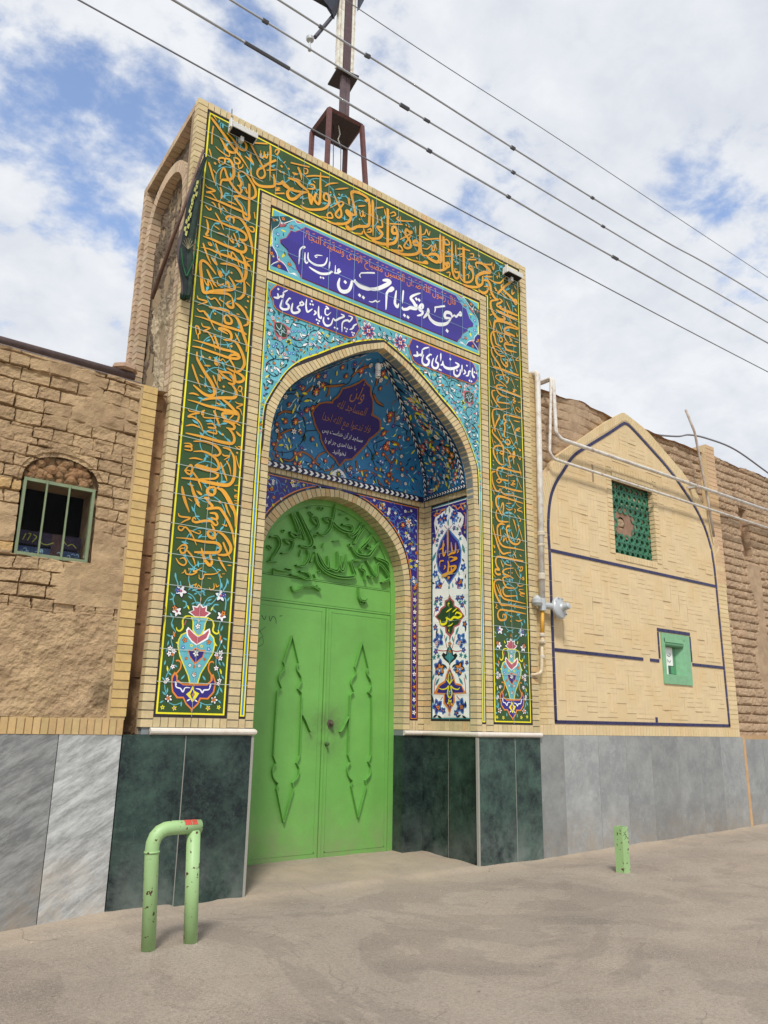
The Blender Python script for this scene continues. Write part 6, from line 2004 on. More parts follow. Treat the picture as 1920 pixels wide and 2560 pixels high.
for sg in (-1, 1):
    P = Paint(vside(sg), 61, 1.6); rr = random.Random(4)
    for j in range(39):
        z0, z1 = zl[j], zl[j + 1]; P.rect(0, z0, 1, z1, 'vb', flat=0, nu=6)
    # scroll work drawn in metres, converted to the panel's own (t, z)
    def S(y, z): return ((yr(z) - y) / max(.05, yr(z) - .13), z)
    def put(kind, y, z, sz, c, a=0, ly=3):
        if not (.17 < y < yr(z) - .05) or z < 4.60: return
        L_ = max(.05, yr(z) - .13); r = sz / 2; n = 12
        if kind == 'F':
            for k_, cc, l2 in ((1.0, c, ly), (.35, 'W' if c != 'W' else 'M', ly + 1)): P.poly([S(y + r * k_ * (.75 + .25 * math.cos(5 * q)) * math.cos(q), z + r * k_ * (.75 + .25 * math.cos(5 * q)) * math.sin(q)) for q in np.arange(n) * 2 * math.pi / n], cc, l2)
        else:
            ca, sa = math.cos(a), math.sin(a); P.poly([S(y + (x_ * ca - y_ * sa) * r, z + (x_ * sa + y_ * ca) * r) for x_, y_ in ((-1, 0), (0, .35), (1, 0), (0, -.3))], c, ly)
    for cy_, cz_, r in ((.55, 4.85, .17), (.80, 4.72, .10), (.42, 5.1, .12), (.65, 5.12, .10), (.35, 4.75, .10), (.40, 5.38, .09), (.28, 5.55, .06)):
        P.stroke([S(cy_ + r * (1 - .05 * k) * math.cos(k * .65), cz_ + r * (1 - .05 * k) * math.sin(k * .65)) for k in range(11) if .15 < cy_ + r * math.cos(k * .65) < yr(cz_ + r * math.sin(k * .65)) - .04 and cz_ + r * math.sin(k * .65) > 4.6], .012, 'K', 1.4, 'c', pen=False)
        for k in range(7): put('L', cy_ + r * math.cos(k * .9), cz_ + r * math.sin(k * .9), rr.uniform(.05, .11), rr.choice(['R', 'l', 'R', 'Y', 'l']), rr.uniform(0, 6), 2.5)
        for k in range(6): put('F', cy_ + rr.uniform(-1, 1) * r, cz_ + rr.uniform(-1, 1) * r, rr.uniform(.05, .085), rr.choice(['m', 'W', 'B', 'm', 'Y', 'O']), ly=3)
    got = []
    for k in range(2500):
        z_ = rr.uniform(4.62, 5.90); y_ = rr.uniform(.20, max(.21, yr(z_) - .08))
        if any((y_ - a) ** 2 + (z_ - b) ** 2 < .058 ** 2 for a, b in got): continue
        got.append((y_, z_)); q = rr.random()
        if q < .40: put('F', y_, z_, rr.uniform(.045, .075), rr.choice(['m', 'W', 'b', 'm', 'Y']), ly=3)
        else: put('L', y_, z_, rr.uniform(.06, .11), rr.choice(['R', 'l', 'l', 'Y', 'T', 'K']), q * 40, 2)
    for y_, z_, c_ in ((.26, 4.98, 'O'), (.33, 4.93, 'O'), (.30, 5.05, 'O')): put('F', y_, z_, .14, 'D', ly=4.4); put('F', y_, z_, .09, c_, ly=5.4)
    for k in range(26):                                # thin pale tracery on the dark upper cartouche
        z_ = 5.18 + k * .022; y0 = .17 + .10 * rr.random()
        P.stroke([S(y0, z_), S(y0 + .05 * rr.random(), z_ + .02), S(y0 + .04, z_ + .045)], .006, 'lt', 4, 'c', pen=False)
    nn_ = 30
    zc = np.linspace(4.58, 5.93, nn_)
    # borders: along the front arch and along the rib
    for base_t, lay in (('arch', 0), ('rib', 1)):
        stp = .045; zq = 4.60
        while zq < 5.90:
            L_ = max(.05, yr(zq) - .13); w = .066 / L_; t0 = (1 - w * 1.15) if base_t == 'arch' else w * .1
            P.rect(t0, zq, t0 + w * 1.05, zq + stp, 'nv', 7)
            P.poly([(t0 + w * .1, zq), (t0 + w * .5, zq + stp * .55), (t0 + w * .9, zq), (t0 + w * .9, zq + stp * .5), (t0 + w * .5, zq + stp * 1.0), (t0 + w * .1, zq + stp * .5)], 'W', 8)
            zq += stp; stp = .068 * (1 if zq < 5.2 else .8)
    t_ = 0.02
    while t_ < .97:
        P.rect(t_, 4.535, t_ + .062, 4.585, 'nv', 7.2); P.poly([(t_, 4.542), (t_ + .03, 4.56), (t_, 4.578), (t_ + .025, 4.578), (t_ + .055, 4.56), (t_ + .025, 4.542)], 'W', 8.2); t_ += .062
    P.build('vault_tile_panel', M['tile_dull'], portal)
bs = MB(); bs.add([(CX - 1.5, .13, 4.30), (CX - 1.5, .13, 4.30), (CX, .13, 6.0)], [], (1, 1, 1, 1))

# ---- stone plinth and moulding
def slab_row(name, xs, z0f, z1, y0, y1, m, parent, seed=1, tone=(.42, .58), gap=.0025):
    rr = random.Random(seed); gap = .0035 if m is not M['marble_green'] else .0055
    o = MB(); o.box(xs[0] + .012, xs[-1] - .012, y0 + .0045, y1 - .002, z0f, z1 - .004); o.build('slab_joint', M['joint'], parent)
    for a, b in zip(xs[:-1], xs[1:]):
        o = MB(); d = rr.uniform(0, .003); o.box(a + gap, b - gap, y0 + d, y1, z0f, z1, (rr.random(), rr.random(), rr.random(), rr.uniform(*tone))); o.build('plinth_slab', m, parent)
slab_row('plinth_slab', [2.604, 3.192, 3.868], -.12, 1.437, 0, .05, M['marble_green'], portal, 3)
slab_row('plinth_slab', [6.868, 7.50, 7.962], -.12, 1.437, 0, .05, M['marble_green'], portal, 5, (.5, .66))
slab_row('plinth_slab', [6.545, 6.884], -.12, 1.437, 1.0, 1.215, M['marble_green'], portal, 8, (.34, .4))
o = MB(); o.box(6.870, 6.93, .055, .995, -.12, 1.43); o.build('slab_joint', M['joint'], portal)
for x0, x1, a, b in ((6.866, 6.93, .05, .52), (6.866, 6.93, .52, 1.0), (3.80, 3.872, .05, .52), (3.80, 3.872, .52, 1.0)):
    o = MB(); o.box(x0, x1, a + .005, b - .005, -.12, 1.437, (R_.random(), R_.random(), R_.random(), R_.uniform(.36, .5))); o.build('plinth_slab', M['marble_green'], portal)
o = MB(); o.box(3.842, 4.37, 1.0, 1.215, -.12, 1.437, (.3, .8, .1, .45)); o.build('plinth_slab', M['marble_green'], portal)
for x in (3.870, 6.866):
    o = MB(); o.box(x - .013, x + .013, -.004, .03, -.1, 1.436); o.build('corner_joint', M['joint'], portal)
o = MB(); o.box(6.872, 6.884, .985, .999, -.1, 1.436); o.build('corner_joint', M['joint'], portal)
o = MB()
def half_round(path, z0, z1, out):                      # path of (x,y) with outward normals handled per segment
    pr = [(math.cos(a) * out, (z0 + z1) / 2 + math.sin(a) * (z1 - z0) / 2) for a in np.linspace(-math.pi / 2, math.pi / 2, 7)]
    for (xa, ya, na), (xb, yb, nb_) in zip(path[:-1], path[1:]):
        vs = []; 
        for x_, y_, n_ in ((xa, ya, na), (xb, yb, nb_)):
            for d, z_ in pr: vs.append((x_ + n_[0] * d, y_ + n_[1] * d, z_))
            vs.append((x_ - n_[0] * .03, y_ - n_[1] * .03, z1)); vs.append((x_ - n_[0] * .03, y_ - n_[1] * .03, z0))
        k = len(pr) + 2; o.add(vs, [(i, (i + 1) % k, k + (i + 1) % k, k + i) for i in range(k)] + [tuple(range(k))[::-1], tuple(range(k, 2 * k))], (1, 1, 1, 1))
half_round([(2.845, .0, (0, -1)), (3.862, .0, (0, -1)), (3.872, .0, (.9, -.9)), (3.872, 1.0, (1, -1)), (4.372, 1.0, (0, -1))], 1.440, 1.500, .032)
o.build('stone_moulding', M['offwhite'], portal, smooth=False); o = MB()
half_round([(6.556, 1.0, (0, -1)), (6.868, 1.0, (-1, -1)), (6.868, .0, (-.9, -.9)), (7.975, .0, (0, -1))], 1.440, 1.500, .032)
o.build('stone_moulding', M['offwhite'], portal, smooth=False)

# ---- metal door
GREEN = lin((108, 168, 78)); GR = lambda a=.03: jit(GREEN, a, .01)
def door_grime(m):
    nt = m.node_tree; N = nt.nodes; L = nt.links; b = N['Principled BSDF']; src = b.inputs['Base Color'].links[0].from_socket
    tc = N.new('ShaderNodeTexCoord'); sp = N.new('ShaderNodeSeparateXYZ'); L.new(tc.outputs['Object'], sp.inputs[0])
    mr = N.new('ShaderNodeMapRange'); mr.inputs['From Min'].default_value = .75; mr.inputs['From Max'].default_value = .05; L.new(sp.outputs[2], mr.inputs['Value'])
    n = N.new('ShaderNodeTexNoise'); n.inputs['Scale'].default_value = 4; n.inputs['Detail'].default_value = 10; n.inputs['Roughness'].default_value = .7; L.new(tc.outputs['Object'], n.inputs['Vector'])
    m2 = N.new('ShaderNodeMapRange'); m2.inputs['From Min'].default_value = .35; m2.inputs['From Max'].default_value = .7; L.new(n.outputs['Fac'], m2.inputs['Value'])
    mu = N.new('ShaderNodeMath'); mu.operation = 'MULTIPLY'; L.new(mr.outputs[0], mu.inputs[0]); L.new(m2.outputs[0], mu.inputs[1])
    mx = N.new('ShaderNodeMix'); mx.data_type = 'RGBA'; L.new(mu.outputs[0], mx.inputs[0]); L.new(src, mx.inputs[6]); mx.inputs[7].default_value = lin((134, 142, 102)); 
    # chips and handling marks round the lock
    v = N.new('ShaderNodeVectorMath'); v.operation = 'DISTANCE'; L.new(tc.outputs['Object'], v.inputs[0]); v.inputs[1].default_value = (5.55, 1.2, 1.5)
    m3 = N.new('ShaderNodeMapRange'); m3.inputs['From Min'].default_value = .42; m3.inputs['From Max'].default_value = .03; L.new(v.outputs['Value'], m3.inputs['Value'])
    m4 = N.new('ShaderNodeMath'); m4.operation = 'MULTIPLY'; L.new(m3.outputs[0], m4.inputs[0]); L.new(m2.outputs[0], m4.inputs[1])
    my = N.new('ShaderNodeMix'); my.data_type = 'RGBA'; L.new(m4.outputs[0], my.inputs[0]); L.new(mx.outputs[2], my.inputs[6]); my.inputs[7].default_value = lin((84, 92, 60)); L.new(my.outputs[2], b.inputs['Base Color'])
door_grime(M['door'])
dr = MB(); dr.box(4.33, 6.56, 1.215, 1.235, .02, 4.40, GREEN); door = dr.build('door', M['door'], portal)
fr = MB()
f_ = lambda k, z0: [(DC + s_ * (h * k), z) for s_, h, z in []]
hin = [(h * .93, 3.20 + (z - 3.20) * .93) for h, z in di]
for s in (-1, 1):                                       # arched frame and jambs
    for i in range(26): fr.prism([(DC + s * di[i][0], di[i][1]), (DC + s * di[i + 1][0], di[i + 1][1]), (DC + s * hin[i + 1][0], hin[i + 1][1]), (DC + s * hin[i][0], hin[i][1])], 1.195, 1.215, GREEN)
fr.box(4.36, 4.40, 1.195, 1.215, .03, 3.2, GREEN); fr.box(6.474, 6.556, 1.195, 1.215, .03, 3.2, GREEN)
fr.box(4.40, 6.474, 1.199, 1.215, 3.262, 3.276, GREEN); fr.box(4.40, 6.474, 1.196, 1.215, 2.95, 2.972, GREEN)
fr.build('door_frame', M['door'], door)
tp = MB(); tp.box(4.405, 6.468, 1.203, 1.214, 2.978, 3.256, GR()); tp.build('transom_panel', M['door'], door)
fp = MB(); fp.slab([(4.40, 3.282), (6.47, 3.282)] + [(DC + h * .995, z - .003) for h, z in hin[1:]][:-1] + [(DC, hin[-1][1])] + [(DC - h * .995, z - .003) for h, z in hin[1:][::-1]][1:], 1.206, 1.214, GR()); fp.build('fanlight_panel', M['door'], door)
for a, b in ((4.405, 5.452), (5.50, 6.468)):
    lf = MB(); lf.box(a, b, 1.200, 1.214, .075, 2.942, GR())
    t = .012
    for x0, x1, z0, z1 in ((a + .045, b - .045, .13, .13 + t), (a + .045, b - .045, 2.895, 2.895 + t), (a + .045, a + .045 + t, .13, 2.90), (b - .045 - t, b - .045, .13, 2.90)): lf.box(x0, x1, 1.196, 1.201, z0, z1, GR())
    lfo = lf.build('door_leaf', M['door'], door)
am = MB(); am.box(5.455, 5.535, 1.184, 1.200, .08, 2.94, GR()); am.box(5.488, 5.50, 1.178, 1.185, .08, 2.94, GR()); am.build('meeting_strip', M['door'], door)
def wall_strip(mb, pts, y0, y1, th, col, closed=False):
    A = np.array(pts + ([pts[0]] if closed else [])); 
    Tt = np.gradient(A, axis=0)
    if closed: Tt[0] = Tt[-1] = (A[1] - A[-2]) / 2
    Tt /= (np.hypot(Tt[:, 0], Tt[:, 1]) + 1e-9)[:, None]; m = len(A); vs = []
    for i in range(m):
        nx, nz_ = -Tt[i, 1] * th / 2, Tt[i, 0] * th / 2; x, z_ = A[i]
        vs += [(x + nx, y0, z_ + nz_), (x - nx, y0, z_ - nz_), (x - nx, y1, z_ - nz_), (x + nx, y1, z_ + nz_)]
    fs = []
    for i in range(m - 1):
        for k in range(4): fs.append((4 * i + k, 4 * i + (k + 1) % 4, 4 * i + 4 + (k + 1) % 4, 4 * i + 4 + k))
    mb.add(vs, fs, col)
half = [(0, 2.563), (.105, 2.247), (.095, 2.158), (.155, 2.036), (.11, 1.95), (.165, 1.88), (.172, 1.64), (.175, 1.20), (.135, 1.12), (.172, 1.01), (.095, .907), (.112, .845), (0, .482)]
STRIP = lin((98, 158, 70))  # darker than the door green: shading lines of the strips put into their colour
for cx_ in (4.972, 6.005):
    w = MB()
    for s in (-1, 1):
        pts = [(cx_ + s * h, z) for h, z in half]
        seg = [pts[0], pts[1]]
        full = [pts[0]]
        for a, b, bul in ((0, 1, 0), (1, 2, -.015), (2, 3, .02), (3, 4, .0), (4, 5, 0.02), (5, 6, 0), (6, 7, 0), (7, 8, 0), (8, 9, .02), (9, 10, .02), (10, 11, 0), (11, 12, 0)):
            p, q = pts[a], pts[b]; n = 5 if bul else 1
            for k in range(1, n + 1): t = k / n; full.append((p[0] + (q[0] - p[0]) * t + s * bul * math.sin(math.pi * t), p[1] + (q[1] - p[1]) * t))
        wall_strip(w, full, 1.160, 1.202, .009, STRIP)
    w.build('ornament_strip', M['door_strip'], door)
for pts in ([(5.162, 1.650), (5.205, 1.59), (5.255, 1.50), (5.285, 1.465)], [(5.828, 1.650), (5.785, 1.59), (5.735, 1.50), (5.700, 1.468)]):
    w = MB(); wall_strip(w, smooth_path(pts, 4), 1.150, 1.20, .008, STRIP); w.build('pull_handle', M['door_strip'], door)
lk = MB(); lk.lathe((5.565, 1.19, 1.566), (0, -1, 0), [(0, .045), (.012, .045), (.014, .026), (.05, .022), (.06, .012)], lin((84, 76, 60))); lk.build('lock', M['rust'], door); lk = MB(); lk.lathe((5.515, 1.19, 1.33), (0, -1, 0), [(0, .03), (.03, .02), (.05, .02), (.055, .01)], lin((66, 96, 50))); lk.build('lock', M['rust'], door)
lt = MB()
for r in DOOR.strip().split('\n'):
    t = r.split(); w = float(t[1]) / 1000; pts = [tuple(float(a) / 1000 for a in q.split(',')) for q in t[2:]]
    if t[0] == 'd':
        x, z_ = pts[0]; a = [(x + .018 * math.cos(k), z_ + .018 * math.sin(k)) for k in np.arange(8) * math.pi / 4]; wall_strip(lt, a, 1.172, 1.206, .006, STRIP, True); continue
    S_ = np.array(smooth_path(pts, 5)); Tt = np.gradient(S_, axis=0); Tt /= (np.hypot(Tt[:, 0], Tt[:, 1]) + 1e-9)[:, None]; m_ = len(S_)
    wd = np.array([w * .95 * (.25 + .75 * math.sin(math.pi * i / (m_ - 1)) ** .6) for i in range(m_)]); N_ = np.stack([-Tt[:, 1], Tt[:, 0]], 1) * wd[:, None] / 2
    if w < .018: wall_strip(lt, [tuple(p) for p in S_], 1.158, 1.206, .007, STRIP)
    else:
        for sg_ in (1, -1): wall_strip(lt, [tuple(p) for p in (S_ + sg_ * N_)], 1.150, 1.206, .008, STRIP)
lt.build('lettering', M['door_strip'], door)
gf = Paint(lambda u, v, o: (u, 1.1985 - o * .1, v), 3)
gx0, gz0 = 4.50, 2.74
for pts in ([(0, 0), (.03, .03), (.0, .05), (.03, .08)], [(.06, .08), (.1, .03), (.12, .08)], [(.16, .08), (.18, .02), (.21, .08), (.25, .05), (.26, .0)], [(.3, .09), (.34, .1)]): gf.stroke([(gx0 + x, gz0 + z - .05) for x, z in pts], .008, 'D', 1, 'c', pen=False)
for pts in ([(0, -.2), (.12, -.1)], [(.02, -.12), (.1, -.22)], [(.02, -.3), (.08, -.22), (.1, -.3), (.03, -.34)]): gf.stroke([(gx0 + x, gz0 + z) for x, z in pts], .005, 'D', 1, 'c', pen=False)
gf.build('graffiti', M['tile'], door)
th = MB(); th.box(4.33, 6.57, 1.13, 1.25, -.05, .068); th.build('threshold', M['core'], portal)

# ---- lamps on the portal (things of their own)
def floodlight(x, z, label):
    t = thing('floodlight', label, 'floodlight', group='floodlights fixed over the green band')
    b = MB(); b.add([(x - .16, -.115, z - .02), (x + .16, -.115, z - .02), (x + .16, -.02, z - .05), (x - .16, -.02, z - .05), (x - .16, -.125, z + .035), (x + .16, -.125, z + .035), (x + .16, -.03, z + .05), (x - .16, -.03, z + .05)],
                    [(0, 3, 2, 1), (4, 5, 6, 7), (0, 1, 5, 4), (1, 2, 6, 5), (2, 3, 7, 6), (3, 0, 4, 7)], lin((214, 216, 210)))
    for k in range(7): b.box(x - .15 + k * .05, x - .142 + k * .05, -.11, -.04, z + .03, z + .062, lin((205, 206, 200)))
    b.build('housing', M['white'], t)
    g = MB(); g.add([(x - .145, -.110, z - .026), (x + .145, -.110, z - .026), (x + .145, -.03, z - .052), (x - .145, -.03, z - .052)], [(0, 3, 2, 1)], (0, 0, 0, 1)); g.build('glass_face', M['dark'], t)
    k = MB(); k.box(x - .02, x + .02, -.06, .004, z - .10, z + .02, lin((190, 190, 180))); k.build('bracket', M['white'], t); k = MB(); k.box(x - .19, x - .17, -.14, -.10, z - .06, z + .05, lin((200, 200, 190))); k.build('driver_box', M['white'], t)
    w = MB(); w.tube([(x - .1, -.03, z + .06), (x - .12, .0, z + .2), (x - .11, .03, z + .32)], .005); w.build('wire', M['black'], t)
floodlight(3.27, 7.90, 'white floodlight at the top left corner of the green calligraphy band')
floodlight(7.61, 7.84, 'white floodlight at the top right corner of the green calligraphy band')
t = thing('light_bulb', 'white spiral energy saving bulb hanging under the arch apex', 'bulb')
bx, by, bz = 5.425, .20, 5.78
o = MB(); o.tube([(bx, by, 5.95), (bx, by, bz + .08)], .004); o.build('wire', M['black'], t)
o = MB(); o.lathe((bx, by, bz), (0, 0, 1), [(-.0, .030), (.03, .036), (.07, .034), (.085, .018)], (1, 1, 1, 1)); o.build('base', M['white'], t)
o = MB(); o.tube([(bx + .026 * math.cos(a), by + .026 * math.sin(a), bz - .10 + .1 * a / (8 * math.pi)) for a in np.linspace(0, 8 * math.pi, 60)], .010, seg=6); o.build('spiral_tube', M['white'], t, smooth=True)

# ------------------------------------------------------------ LEFT MUD-BRICK WALL
lw = thing('mud_brick_wall', 'low eroded mud brick wall with a small arched window, left of the tiled portal', 'wall')
WX0, WX1, WZ0, WZ1 = 1.545, 2.150, 2.875, 3.55
def arch_open(x, z):
    if not (WX0 - .02 < x < WX1 + .02): return False
    if WZ0 < z <= 3.56: return True
    return z > 3.55 and ((x - 1.848) / .325) ** 2 + ((z - 3.55) / .235) ** 2 < 1
def left_height(X, Z):
    n = fbm(X * 5, Z * 5, 4, 1); fine = fbm(X * 26, Z * 26, 3, 6) - .47
    rowh = np.where(Z > 3.9, .118, np.where(Z > 2.87, .108, .112)); r0 = np.where(Z > 3.9, 3.9, np.where(Z > 2.87, 2.87, 2.42))
    zw = Z + .060 * (vnoise(X * 2.2, Z * 2, 3) - .5) + .014 * (fbm(X * 12, Z * 12, 3, 90) - .5) + (X - 2) * .02
    row = np.floor((zw - r0) / rowh); fz = (zw - r0) / rowh - row
    bw = .15 + .11 * _hash(row.astype(np.int64) + 50, 0 * row.astype(np.int64), 3)
    xo = X + _hash(row.astype(np.int64) + 7, 0 * row.astype(np.int64), 9) * .3 + .04 * (fbm(X * 7, Z * 7, 3, 4) - .5); col = np.floor(xo / bw); fx = xo / bw - col
    ez = np.minimum(fz, 1 - fz) * rowh; ex = np.minimum(fx, 1 - fx) * bw
    ej = np.minimum(ez, ex * 1.3) + .006 * (fbm(X * 30, Z * 30, 2, 55) - .5); jw = .0045 + .009 * vnoise(X * 5, Z * 5, 12) ** 2
    joint = np.clip((jw - ej) / .004, 0, 1)
    key = _hash(row.astype(np.int64) + 100, col.astype(np.int64) + 100, 21)
    # where the mud render has fallen away and the bricks show
    show = np.ones_like(X) * .9
    show = np.where((Z > 3.58) & (Z < 3.98), .25 + .5 * (n > .5), show)
    show = np.where((X > 2.28) & (Z > 2.9), .45, show); show = np.where(Z < 2.44 + .03 * np.sin(X * 9), .0, show)
    show = np.where((X < 1.55) & (Z < 3.5) & (Z > 2.5), 1, show)
    show = np.clip(show + (n - .42) * 2.4, 0, 1) * np.clip((Z - 2.36 - .10 * fbm(X * 4, Z * 2, 3, 88)) / .02, 0, 1)
    h = -.045 * joint * show + .022 * (key - .5) * show + .038 * (n - .5) + .020 * fine + .008 * (fbm(X * 60, Z * 60, 2, 77) - .5)
    h += np.where(Z < 2.44, .028 * (fbm(X * 11 + Z * 8, Z * 12 - X * 5, 4, 33) - .5) + .012, 0)
    h += np.where(Z > 4.50, .02 * (fbm(X * 8, Z * 30, 3, 2) - .5) + .015, 0)
    sm_ = np.clip((fbm(X * 2.3 + 5, Z * 2.6, 4, 61) - .53) * 9, 0, 1) * (Z > 2.5); h = h * (1 - sm_) + sm_ * (.012 + .03 * (fbm(X * 9, Z * 9, 4, 13) - .5)); joint = joint * (1 - sm_)
    d = np.sqrt(((X - 1.848) / .36) ** 2 + np.where(Z > 3.55, ((Z - 3.55) / .27) ** 2, 0)); h -= .03 * ((d < 1.0) & (Z > 3.5)) * (fbm(X * 14, Z * 14, 3, 2))
    return h, joint * show, key, show
def hfield(name, xs, zs, hf, ybase, m, parent, colf, hole=None, warp=0, top=None):
    X, Z = np.meshgrid(xs, zs); h, j, key, show = hf(X, Z); nx = len(xs)
    Zp = Z if top is None else np.minimum(Z, top(X))
    mb = MB(); mb.v = list(zip(X.ravel(), (ybase - h).ravel(), Zp.ravel())); 
    Jc = (j[:-1, :-1] + j[1:, 1:]) / 2; 
    for a in range(len(zs) - 1):
        for b in range(nx - 1):
            xm, zm = (xs[b] + xs[b + 1]) / 2, (zs[a] + zs[a + 1]) / 2
            if hole and hole(xm, zm): continue
            if top is not None and zs[a] >= max(Zp[a + 1, b], Zp[a + 1, b + 1]): continue
            mb.f.append((a * nx + b, a * nx + b + 1, (a + 1) * nx + b + 1, (a + 1) * nx + b)); mb.c.append(colf(xm, zm, Jc[a, b], key[a, b], show[a, b]))
    return mb.build(name, m, parent, smooth=False)
ADA, ADB, ADY = lin((176, 150, 116)), lin((160, 135, 104)), lin((186, 154, 106))
STN = fbm(np.arange(64) * .3, np.arange(64) * 0 + 2.0, 3, 2)
def acol(x, z, j, key, show):
    c = ADA if key < .5 else ADB
    if x < 1.56 and 2.9 < z < 3.5: c = ADY if key > .3 else c
    k = 1 + .12 * (key - .5)
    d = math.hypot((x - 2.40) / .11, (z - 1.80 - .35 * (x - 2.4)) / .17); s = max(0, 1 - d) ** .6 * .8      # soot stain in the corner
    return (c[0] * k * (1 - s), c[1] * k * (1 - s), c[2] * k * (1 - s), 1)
hfield('mud_brick_face', np.arange(1.0, 2.476, .0068), np.r_[np.arange(1.572, 4.66, .0068)], left_height, .015, M['adobe'], lw, acol, arch_open)
hfield('mud_brick_face', np.arange(-4, 1.01, .03), np.r_[np.arange(1.572, 4.66, .03)], left_height, .015, M['adobe'], lw, acol)
o = MB(); xs = np.arange(-4, 2.76, .06)
for a, b in zip(xs[:-1], xs[1:]):
    za, zb = 4.645 + .012 * math.sin(a * 7), 4.645 + .012 * math.sin(b * 7); o.add([(a, .0, za), (b, .0, zb), (b, .6, 4.66), (a, .6, 4.66)], [(0, 1, 2, 3)], ADA)
o.box(-4, WX0 - .03, .06, .45, -.2, 4.62, ADB); o.box(WX1 + .03, 2.77, .14, .45, -.2, 4.62, ADB); o.box(WX0 - .03, WX1 + .03, .06, .45, -.2, WZ0 - .02, ADB); o.box(WX0 - .05, WX1 + .05, .10, .45, 3.56, 4.62, ADB)
o.build('wall_core', M['adobe'], lw)
# rubble in the window head
o = MB(); 
for k in range(90):
    x, z_ = R_.uniform(1.56, 2.14), R_.uniform(3.57, 3.76)
    if arch_open(x, z_): r = R_.uniform(.02, .05); o.lathe((x, .085 + R_.uniform(0, .02), z_), (R_.uniform(-.3, .3), 1, R_.uniform(-.3, .3)), [(-r, r * .4), (-r * .5, r), (r * .6, r * .9), (r, r * .3)], jit(lin((140, 108, 78)), .2), 7)
o.build('window_head_rubble', M['adobe'], lw)
# recess strip beside the portal, and brick pier
def strip_h(X, Z):
    n = fbm(X * 9, Z * 6, 4, 71); row = np.floor(Z / .16); fz = Z / .16 - row; j = np.clip(1 - np.minimum(fz, 1 - fz) * .16 / .010, 0, 1) * (n > .5)
    return .03 * (n - .5) - .03 * j, j, n, n
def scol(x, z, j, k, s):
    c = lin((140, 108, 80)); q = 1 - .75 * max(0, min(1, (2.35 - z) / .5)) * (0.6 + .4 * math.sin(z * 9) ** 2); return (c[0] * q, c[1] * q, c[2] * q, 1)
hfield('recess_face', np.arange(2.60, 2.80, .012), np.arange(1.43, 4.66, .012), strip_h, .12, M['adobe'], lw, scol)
o = MB(); gcol = lambda: jit(lin((200, 170, 112)), .08, .02)
vstrip(o, 2.476, 2.616, 1.585, 4.66, -.004, .12, .0775, gcol); o.build('brick_pier', M['brick'], lw)
o = MB(); o.box(2.455, 2.610, .004, .12, 1.56, 4.655, ADA); o.build('pier_bed', M['mortar_tan'], lw)
o = MB(); gc2 = lambda: jit(lin((192, 164, 116)), .14, .04)
hstrip(o, -1.0, 2.605, 1.437, 1.568, -.004, .08, .062, gc2); o.build('rowlock_course', M['brick'], lw)
o = MB(); o.box(-4, 2.60, .006, .09, 1.435, 1.572, ADB); o.build('course_bed', M['mortar_tan'], lw)
slab_row('plinth_slab', [-1.2, -.5, .2, .85, 1.46, 2.075], -.5, 1.435, 0, .05, M['marble_streak'], lw, 12, (.46, .52))
slab_row('plinth_slab', [2.075, 2.602], -.5, 1.435, 0, .05, M['marble_streak'], lw, 4, (.80, .82))
# window
win = MB(); WF = lin((122, 134, 102)); 
win.box(WX0, WX0 + .024, .03, .07, WZ0, WZ1, WF); win.box(WX1 - .024, WX1, .03, .07, WZ0, WZ1, WF); win.box(WX0, WX1, .031, .069, WZ1 - .028, WZ1, WF); win.box(WX0, WX1, .031, .069, WZ0, WZ0 + .03, WF)
window = win.build('window', M['door_strip'], lw)
for x in (1.735, 1.925):
    o = MB(); o.box(x - .007, x + .007, .022, .04, WZ0, WZ1, lin((120, 134, 100))); o.build('window_bar', M['door_strip'], window)
o = MB(); o.box(WX0 + .035, WX1 - .035, .055, .058, WZ0 + .03, WZ1 - .04); o.build('pane', M['glass'], window)
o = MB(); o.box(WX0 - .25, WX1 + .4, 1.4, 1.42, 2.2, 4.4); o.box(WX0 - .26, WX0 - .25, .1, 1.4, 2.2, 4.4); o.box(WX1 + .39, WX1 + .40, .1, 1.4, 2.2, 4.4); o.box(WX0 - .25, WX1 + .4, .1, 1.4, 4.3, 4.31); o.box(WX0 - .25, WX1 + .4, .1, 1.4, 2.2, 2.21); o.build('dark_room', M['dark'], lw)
bn = thing('banner', 'purple panel with yellow script imitating a mural reflected in the small arched window', 'banner')  # painted stand-in for the mural reflected in the window glass
P = Paint(lambda u, v, o: (u, .30 - o, v), 5)
P.rect(1.62, 3.03, 2.16, 3.15, lin((58, 52, 66)), flat=0)
P.rect(1.62, 2.86, 2.16, 3.01, lin((70, 84, 116)), flat=0); P.rect(1.90, 2.88, 1.99, 3.15, lin((84, 66, 66)), .5)
for pts in ([(1.66, 3.06), (1.68, 3.12)], [(1.70, 3.06), (1.72, 3.12), (1.70, 3.12)], [(1.74, 3.12), (1.77, 3.10), (1.74, 3.05)], [(1.80, 3.12), (1.81, 3.06), (1.86, 3.045), (1.92, 3.07)], [(2.04, 3.06), (2.08, 3.08), (2.12, 3.05)], [(2.0, 3.1), (2.03, 3.07)]): P.stroke(pts, .008, 'L', 1.5, 'c', pen=False)
for k in range(40): x = 1.64 + R_.random() * .5; z_ = 2.88 + R_.random() * .11; P.stroke([(x, z_), (x + .02, z_ + .01), (x + .03, z_ - .01)], .005, 'lt', 1.5, 'c', pen=False)
P.build('cloth', M['cloth'], bn)

